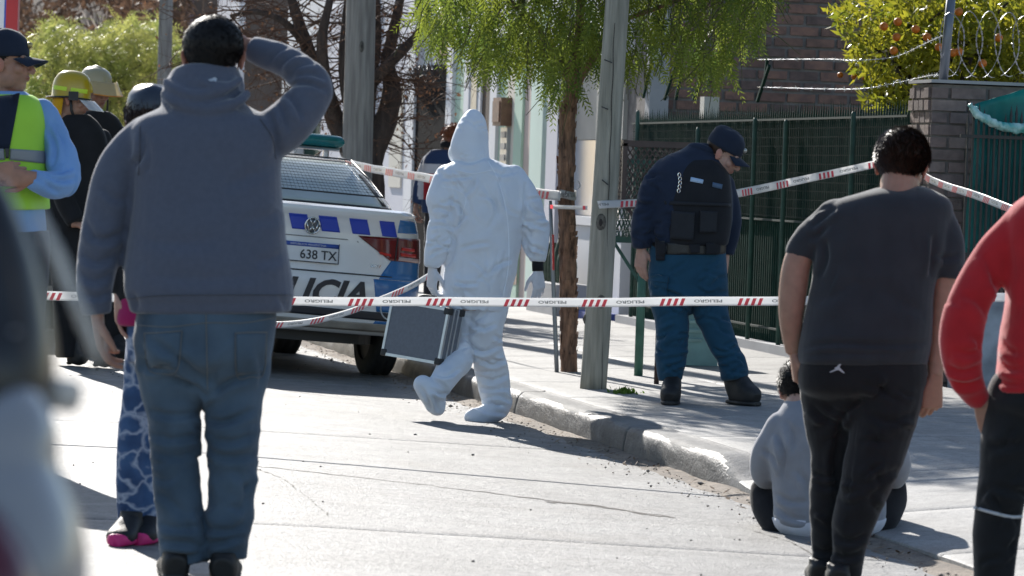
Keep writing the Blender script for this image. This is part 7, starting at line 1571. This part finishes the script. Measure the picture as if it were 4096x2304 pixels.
# ================================================================== BARRIER TAPE
TAPE_W = M('tape_white', (.85, .85, .85), .35, .03, 6, transl=.65); TAPE_R = M('tape_red', (.78, .10, .12), .4, .05, transl=.4); TAPE_T = M('tape_print_grey', (.22, .22, .21), .5, .05)
def tape(label, pts, width, tilt, text_dir=-1, period=.37, phase=0.0, tname='barrier_tape', twist=.25, seed=1, group='red and white barrier tapes'):
    c = catmull(np.array([list(p) for p in pts]), 10); seg = np.linalg.norm(np.diff(c, axis=0), axis=1); s = np.concatenate([[0], np.cumsum(seg)]); L = s[-1]; n = max(60, int(L / .04)); ss = np.linspace(0, L, n)
    C = np.stack([np.interp(ss, s, c[:, k]) for k in range(3)], 1); T = np.gradient(C, axis=0); T /= np.linalg.norm(T, axis=1)[:, None]
    base = np.array(list(CU)) * math.cos(tilt) + np.array(list(CF)) * math.sin(tilt); ang = twist * noise3(np.stack([ss * .9 + seed, 0*ss, 0*ss], 1)) * 2
    up = base - T * (T @ base)[:, None]; up /= np.linalg.norm(up, axis=1)[:, None]; sd_ = np.cross(T, up); U = up * np.cos(ang)[:, None] + sd_ * np.sin(ang)[:, None]
    C = C + U * (.006 * noise3(np.stack([ss * 2.1, 0*ss + seed, 0*ss], 1)))[:, None]
    def at(q, t, off):                       # q metres along, t -.5..+.5 across
        k = np.clip(q, 0, L); ce = np.array([np.interp(k, ss, C[:, j]) for j in range(3)]); u_ = np.array([np.interp(k, ss, U[:, j]) for j in range(3)]); t_ = np.array([np.interp(k, ss, T[:, j]) for j in range(3)]); nn = np.cross(u_, t_); nn /= np.linalg.norm(nn)
        if nn @ np.array(list(CF)) > 0: nn = -nn
        return ce + u_ * (t * width + .004 * math.sin(t * 3.1)) + nn * off
    root = thing(tname, label, 'tape', pts[0])
    g = np.stack([C + U * (t * width) for t in np.linspace(.5, -.5, 5)], 1); m = MB(); m.slab(g, .0007); b_ = obj('ribbon', m, TAPE_W, root, True)
    v, f = text_mesh('PELIGRO', 1.0, .02); c0 = (v.min(0) + v.max(0)) / 2; e = v.max(0) - v.min(0); v = (v - c0) / [e[0], e[1], 1]
    m = MB(); r = MB(); q = phase; kk = 0
    while q < L - .1:
        tl, th_ = period * .36, .26
        sg = 1 if (T[min(int(q / L * (n - 1)), n - 1)] @ np.array(list(CR))) > 0 else -1
        m.add([at(q + sg * text_dir * w[0] * tl, text_dir * w[1] * th_, .0022) for w in v], f)
        for i in range(4):
            x0 = q + period * .5 + (i - 1.5) * period * .085; r.add([at(x0 + (.014 if t > 0 else -.0) + w, t, .0018) for t, w in ((.25, 0), (.25, period*.045), (-.40, period*.045), (-.40, 0))], [(0, 1, 2, 3)])
        q += period; kk += 1
    o = obj('lettering', m, TAPE_T, b_); o['kind'] = 'stuff'; o = obj('red_bars', r, TAPE_R, b_); o['kind'] = 'stuff'; return root
dt = 19.0
tape('long red and white barrier tape stretched across the whole street at hip height', [P(-260, 735, dt), P(175, 746, dt), P(480, 752, dt), P(735, 757, dt), P(1100, 759, dt), P(1500, 761, dt), P(1700, 758, dt), P(1960, 757, dt), P(2340, 752, dt), P(2860, 740, dt)], .046, .35, phase=.155, twist=.12, seed=2)
tape('barrier tape running from the bare tree past the police car to the peeling trunk', [P(850, 404, 32.0), P(905, 418, 31.0), P(1010, 437, 29.3), P(1110, 453, 27.8), P(1340, 484, 25.6), P(1410, 493, 25.15)], .062, .3, period=.9, seed=5)
tape('barrier tape rising from the wooden pole to the brick wall behind the bowed officer', [P(1505, 515, 23.25), P(1700, 505, 23.5), P(1840, 489, 24.0), P(2000, 456, 24.5), P(2195, 414, 24.8), P(2292, 390, 24.9)], .050, .5, seed=8)
tape('barrier tape sagging from the brick wall down to the right edge', [P(2292, 400, 24.8), P(2340, 452, 24.3), P(2450, 490, 23.4), P(2545, 526, 22.8), P(2680, 570, 22.0)], .045, .5, period=.3, seed=9)
tape('loose barrier tape drooping behind the metal case', [P(640, 818, 24.6), P(720, 816, 24.4), P(800, 806, 24.2), P(880, 784, 24.0), P(960, 752, 23.8), P(1030, 722, 23.6), P(1085, 690, 23.4)], .045, .6, seed=11)
wr = thing('barrier_tape', 'turns of barrier tape wrapped around the peeling pepper tree trunk', 'tape', P(1424, 500, dT)); m = MB(); g = []
for t in np.linspace(0, 2*np.pi, 40):
    ce = P(1426, 491, dT); rr_ = LEN(24, dT); g.append([list(ce + CR*rr_*math.cos(t) + CF*rr_*math.sin(t) + CU*(h + .008*math.sin(2*t))) for h in (.026, .01, -.01, -.026)])
m.slab(np.array(g), .001); w_ = obj('wrap', m, TAPE_W, wr, True)
v, f = text_mesh('PELIGRO', 1.0, .02); c0 = (v.min(0) + v.max(0))/2; e = v.max(0) - v.min(0); v = (v - c0)/[e[0], e[1], 1]; ce = P(1426, 491, dT); q = MB(); q.add([ce - CR*math.sin(-a[0]*1.9)*-(LEN(24, dT) + .004) - CF*math.cos(a[0]*1.9)*(LEN(24, dT) + .004) - CU*(a[1]*.03) for a in v], f); obj('lettering', q, TAPE_T, w_)
m = MB(); m.slab(np.array([[list(P(1384 + 93*t, 520 + 3*t + dv, 25.0 - 1.4*t)) for dv in (-5, 5)] for t in np.linspace(0, 1, 20)]), .001); o = obj('short_end', m, TAPE_W, wr, True)
for t in (.06, .94): q = MB(); q.add([P(1384 + 93*(t + a), 520 + 3*t + b_, 24.98 - 1.4*t) for a, b_ in ((-.06, -5), (.06, -5), (.06, 5), (-.06, 5))], [(0, 1, 2, 3)]); obj('red_bar', q, TAPE_R, o)
m = MB(); m.slab(np.array([[list(P(1447 + 11*math.cos(a) + 2*k, 466 + 11*math.sin(a), dT - .2 + .03*k)) for k in (0, 1)] for a in np.linspace(-2, 2.2, 16)]), .001); obj('bow', m, TAPE_W, wr, True)

# ================================================================== MOTORCYCLE in the near left corner (far out of focus)
dM = 2.7
gb = P(-150, 1000, dM); gb.z = float(road_z(gb.x))
mo = thing('motorcycle', 'blurred motorcycle with pale fairing and dark windscreen in the near left corner', 'motorcycle', gb)
Rg = lambda rows, sq=2.4: tube([P((a + b_) / 2, v, dM, dz) for v, a, b_, h, dz in rows], [(LEN(b_ - a, dM) / 2, h) for v, a, b_, h, dz in rows], 28, side=CR, sub=4, sq=sq)
def mpart(name, shapes, mat, voxel=.007):
    m = MB()
    for v, f in shapes: m.add(v, f)
    return obj(name, remesh(m, voxel, 4), mat, mo, True)
FAIR = M('pale_fairing', (.34, .34, .36), .3, .06, 4, coat=.4); GUARD = M('champagne_guard', (.62, .59, .55), .35, .06, 4, coat=.3)
mpart('windscreen', [Rg([(455, -150, 5, .02, .02), (540, -160, 46, .03, .02), (660, -170, 92, .04, .02), (790, -180, 124, .05, .02), (900, -190, 140, .06, .02), (1010, -190, 138, .06, .02), (1090, -190, 100, .05, .02)])], M('smoked_screen', (.02, .02, .023), .3, .05), .006)
mpart('hand_guard', [tube([P(u, v, dM, dz) for u, v, dz in ((92, 520, -.02), (120, 590, -.03), (158, 680, -.03), (200, 780, -.03), (240, 880, -.02), (256, 945, -.01))], [(LEN(r, dM), LEN(r * .8, dM)) for r in (16, 22, 23, 24, 22, 12)], 14, sub=4)], GUARD, .005)
mpart('front_fairing', [Rg([(1040, -200, 70, .03, -.03), (1070, -220, 125, .05, -.03), (1120, -230, 148, .06, -.03), (1190, -235, 130, .07, -.03), (1270, -240, 175, .08, -.03), (1370, -240, 210, .09, -.03), (1500, -240, 218, .09, -.03), (1700, -230, 200, .08, -.02), (1900, -200, 120, .06, -.02)])], FAIR, .006)
mpart('maroon_panel', [Rg([(1330, -200, -30, .02, -.10), (1370, -210, 30, .04, -.11), (1440, -215, 78, .05, -.11), (1540, -215, 95, .05, -.11), (1660, -200, 70, .04, -.10)])], M('maroon_paint', (.10, .008, .018), .3, .05, coat=.4), .006)
m = MB(); m.tube([P(-420, 900, dM, .06), P(-200, 870, dM, .06), P(10, 950, dM, .06), P(140, 985, dM, .03)], [.010], 10, sub=4); obj('handlebar', m, CHROME, mo, True)
m = MB(); m.tube([P(95, 978, dM, .035), P(185, 1000, dM, .02)], [.012, .012], 12); obj('grip', m, GUARD, mo, True)
mpart('highlight_blob', [tube([P(15, 832, dM, -.03), P(60, 838, dM, -.03)], [(LEN(16, dM), LEN(16, dM)), (LEN(14, dM), LEN(14, dM))], 14, sub=2)], FAIR, .005)  # tiny pale blob shaped in as a blurred highlight
left = -CR; gz = gb.z
def mw(pt): return gb + left * pt[0] + Vector((CF.x, CF.y, 0)) * pt[1] + Vector((0, 0, 1)) * pt[2]
for x in (.02, 1.28):
    m = MB(); m.tube([mw((x + .25*math.cos(t), 0, .29 + .25*math.sin(t))) for t in np.linspace(0, 2*np.pi, 40)], [.045], 10); w_ = obj('wheel', m, RUBBER, mo, True)
    m = MB(); m.tube([mw((x, -.05, .29)), mw((x, .05, .29))], [.05], 12)
    for k in range(6): m.bar(mw((x, 0, .29)), mw((x + .22*math.cos(k*1.047), 0, .29 + .22*math.sin(k*1.047))), .018)
    obj('rim', m, M('wheel_rim', (.30, .31, .32), .35, metal=.7), w_)
m = MB(); m.tube([mw((.02, -.07, .29)), mw((.15, -.07, .9))], [.022], 10); m.tube([mw((.02, .07, .29)), mw((.15, .07, .9))], [.022], 10); obj('fork', m, CHROME, mo, True)
mpart('tank', [tube([mw((.25, 0, .88)), mw((.42, 0, .92)), mw((.6, 0, .86)), mw((.72, 0, .78))], [(.10, .09), (.15, .12), (.13, .10), (.09, .07)], 18, sub=3)], MATS['maroon_paint'], .012)
mpart('seat', [tube([mw((.68, 0, .80)), mw((.9, 0, .79)), mw((1.2, 0, .84)), mw((1.4, 0, .88))], [(.09, .05), (.13, .06), (.13, .06), (.08, .04)], 18, sub=3)], PLASTIC_K, .012)
mpart('engine', [tube([mw((.35, 0, .42)), mw((.55, 0, .5)), mw((.75, 0, .42))], [(.13, .16), (.16, .2), (.12, .14)], 14, sub=2)], M('engine_grey', (.14, .14, .15), .4, metal=.6), .014)
m = MB(); m.tube([mw((.15, 0, .85)), mw((.4, 0, .7)), mw((.85, 0, .6)), mw((1.28, 0, .29))], [.03], 8, sub=2); m.tube([mw((.4, .15, .3)), mw((.9, .17, .25)), mw((1.4, .18, .36))], [.035, .05, .06], 10, sub=2); obj('frame', m, PLASTIC_K, mo, True)
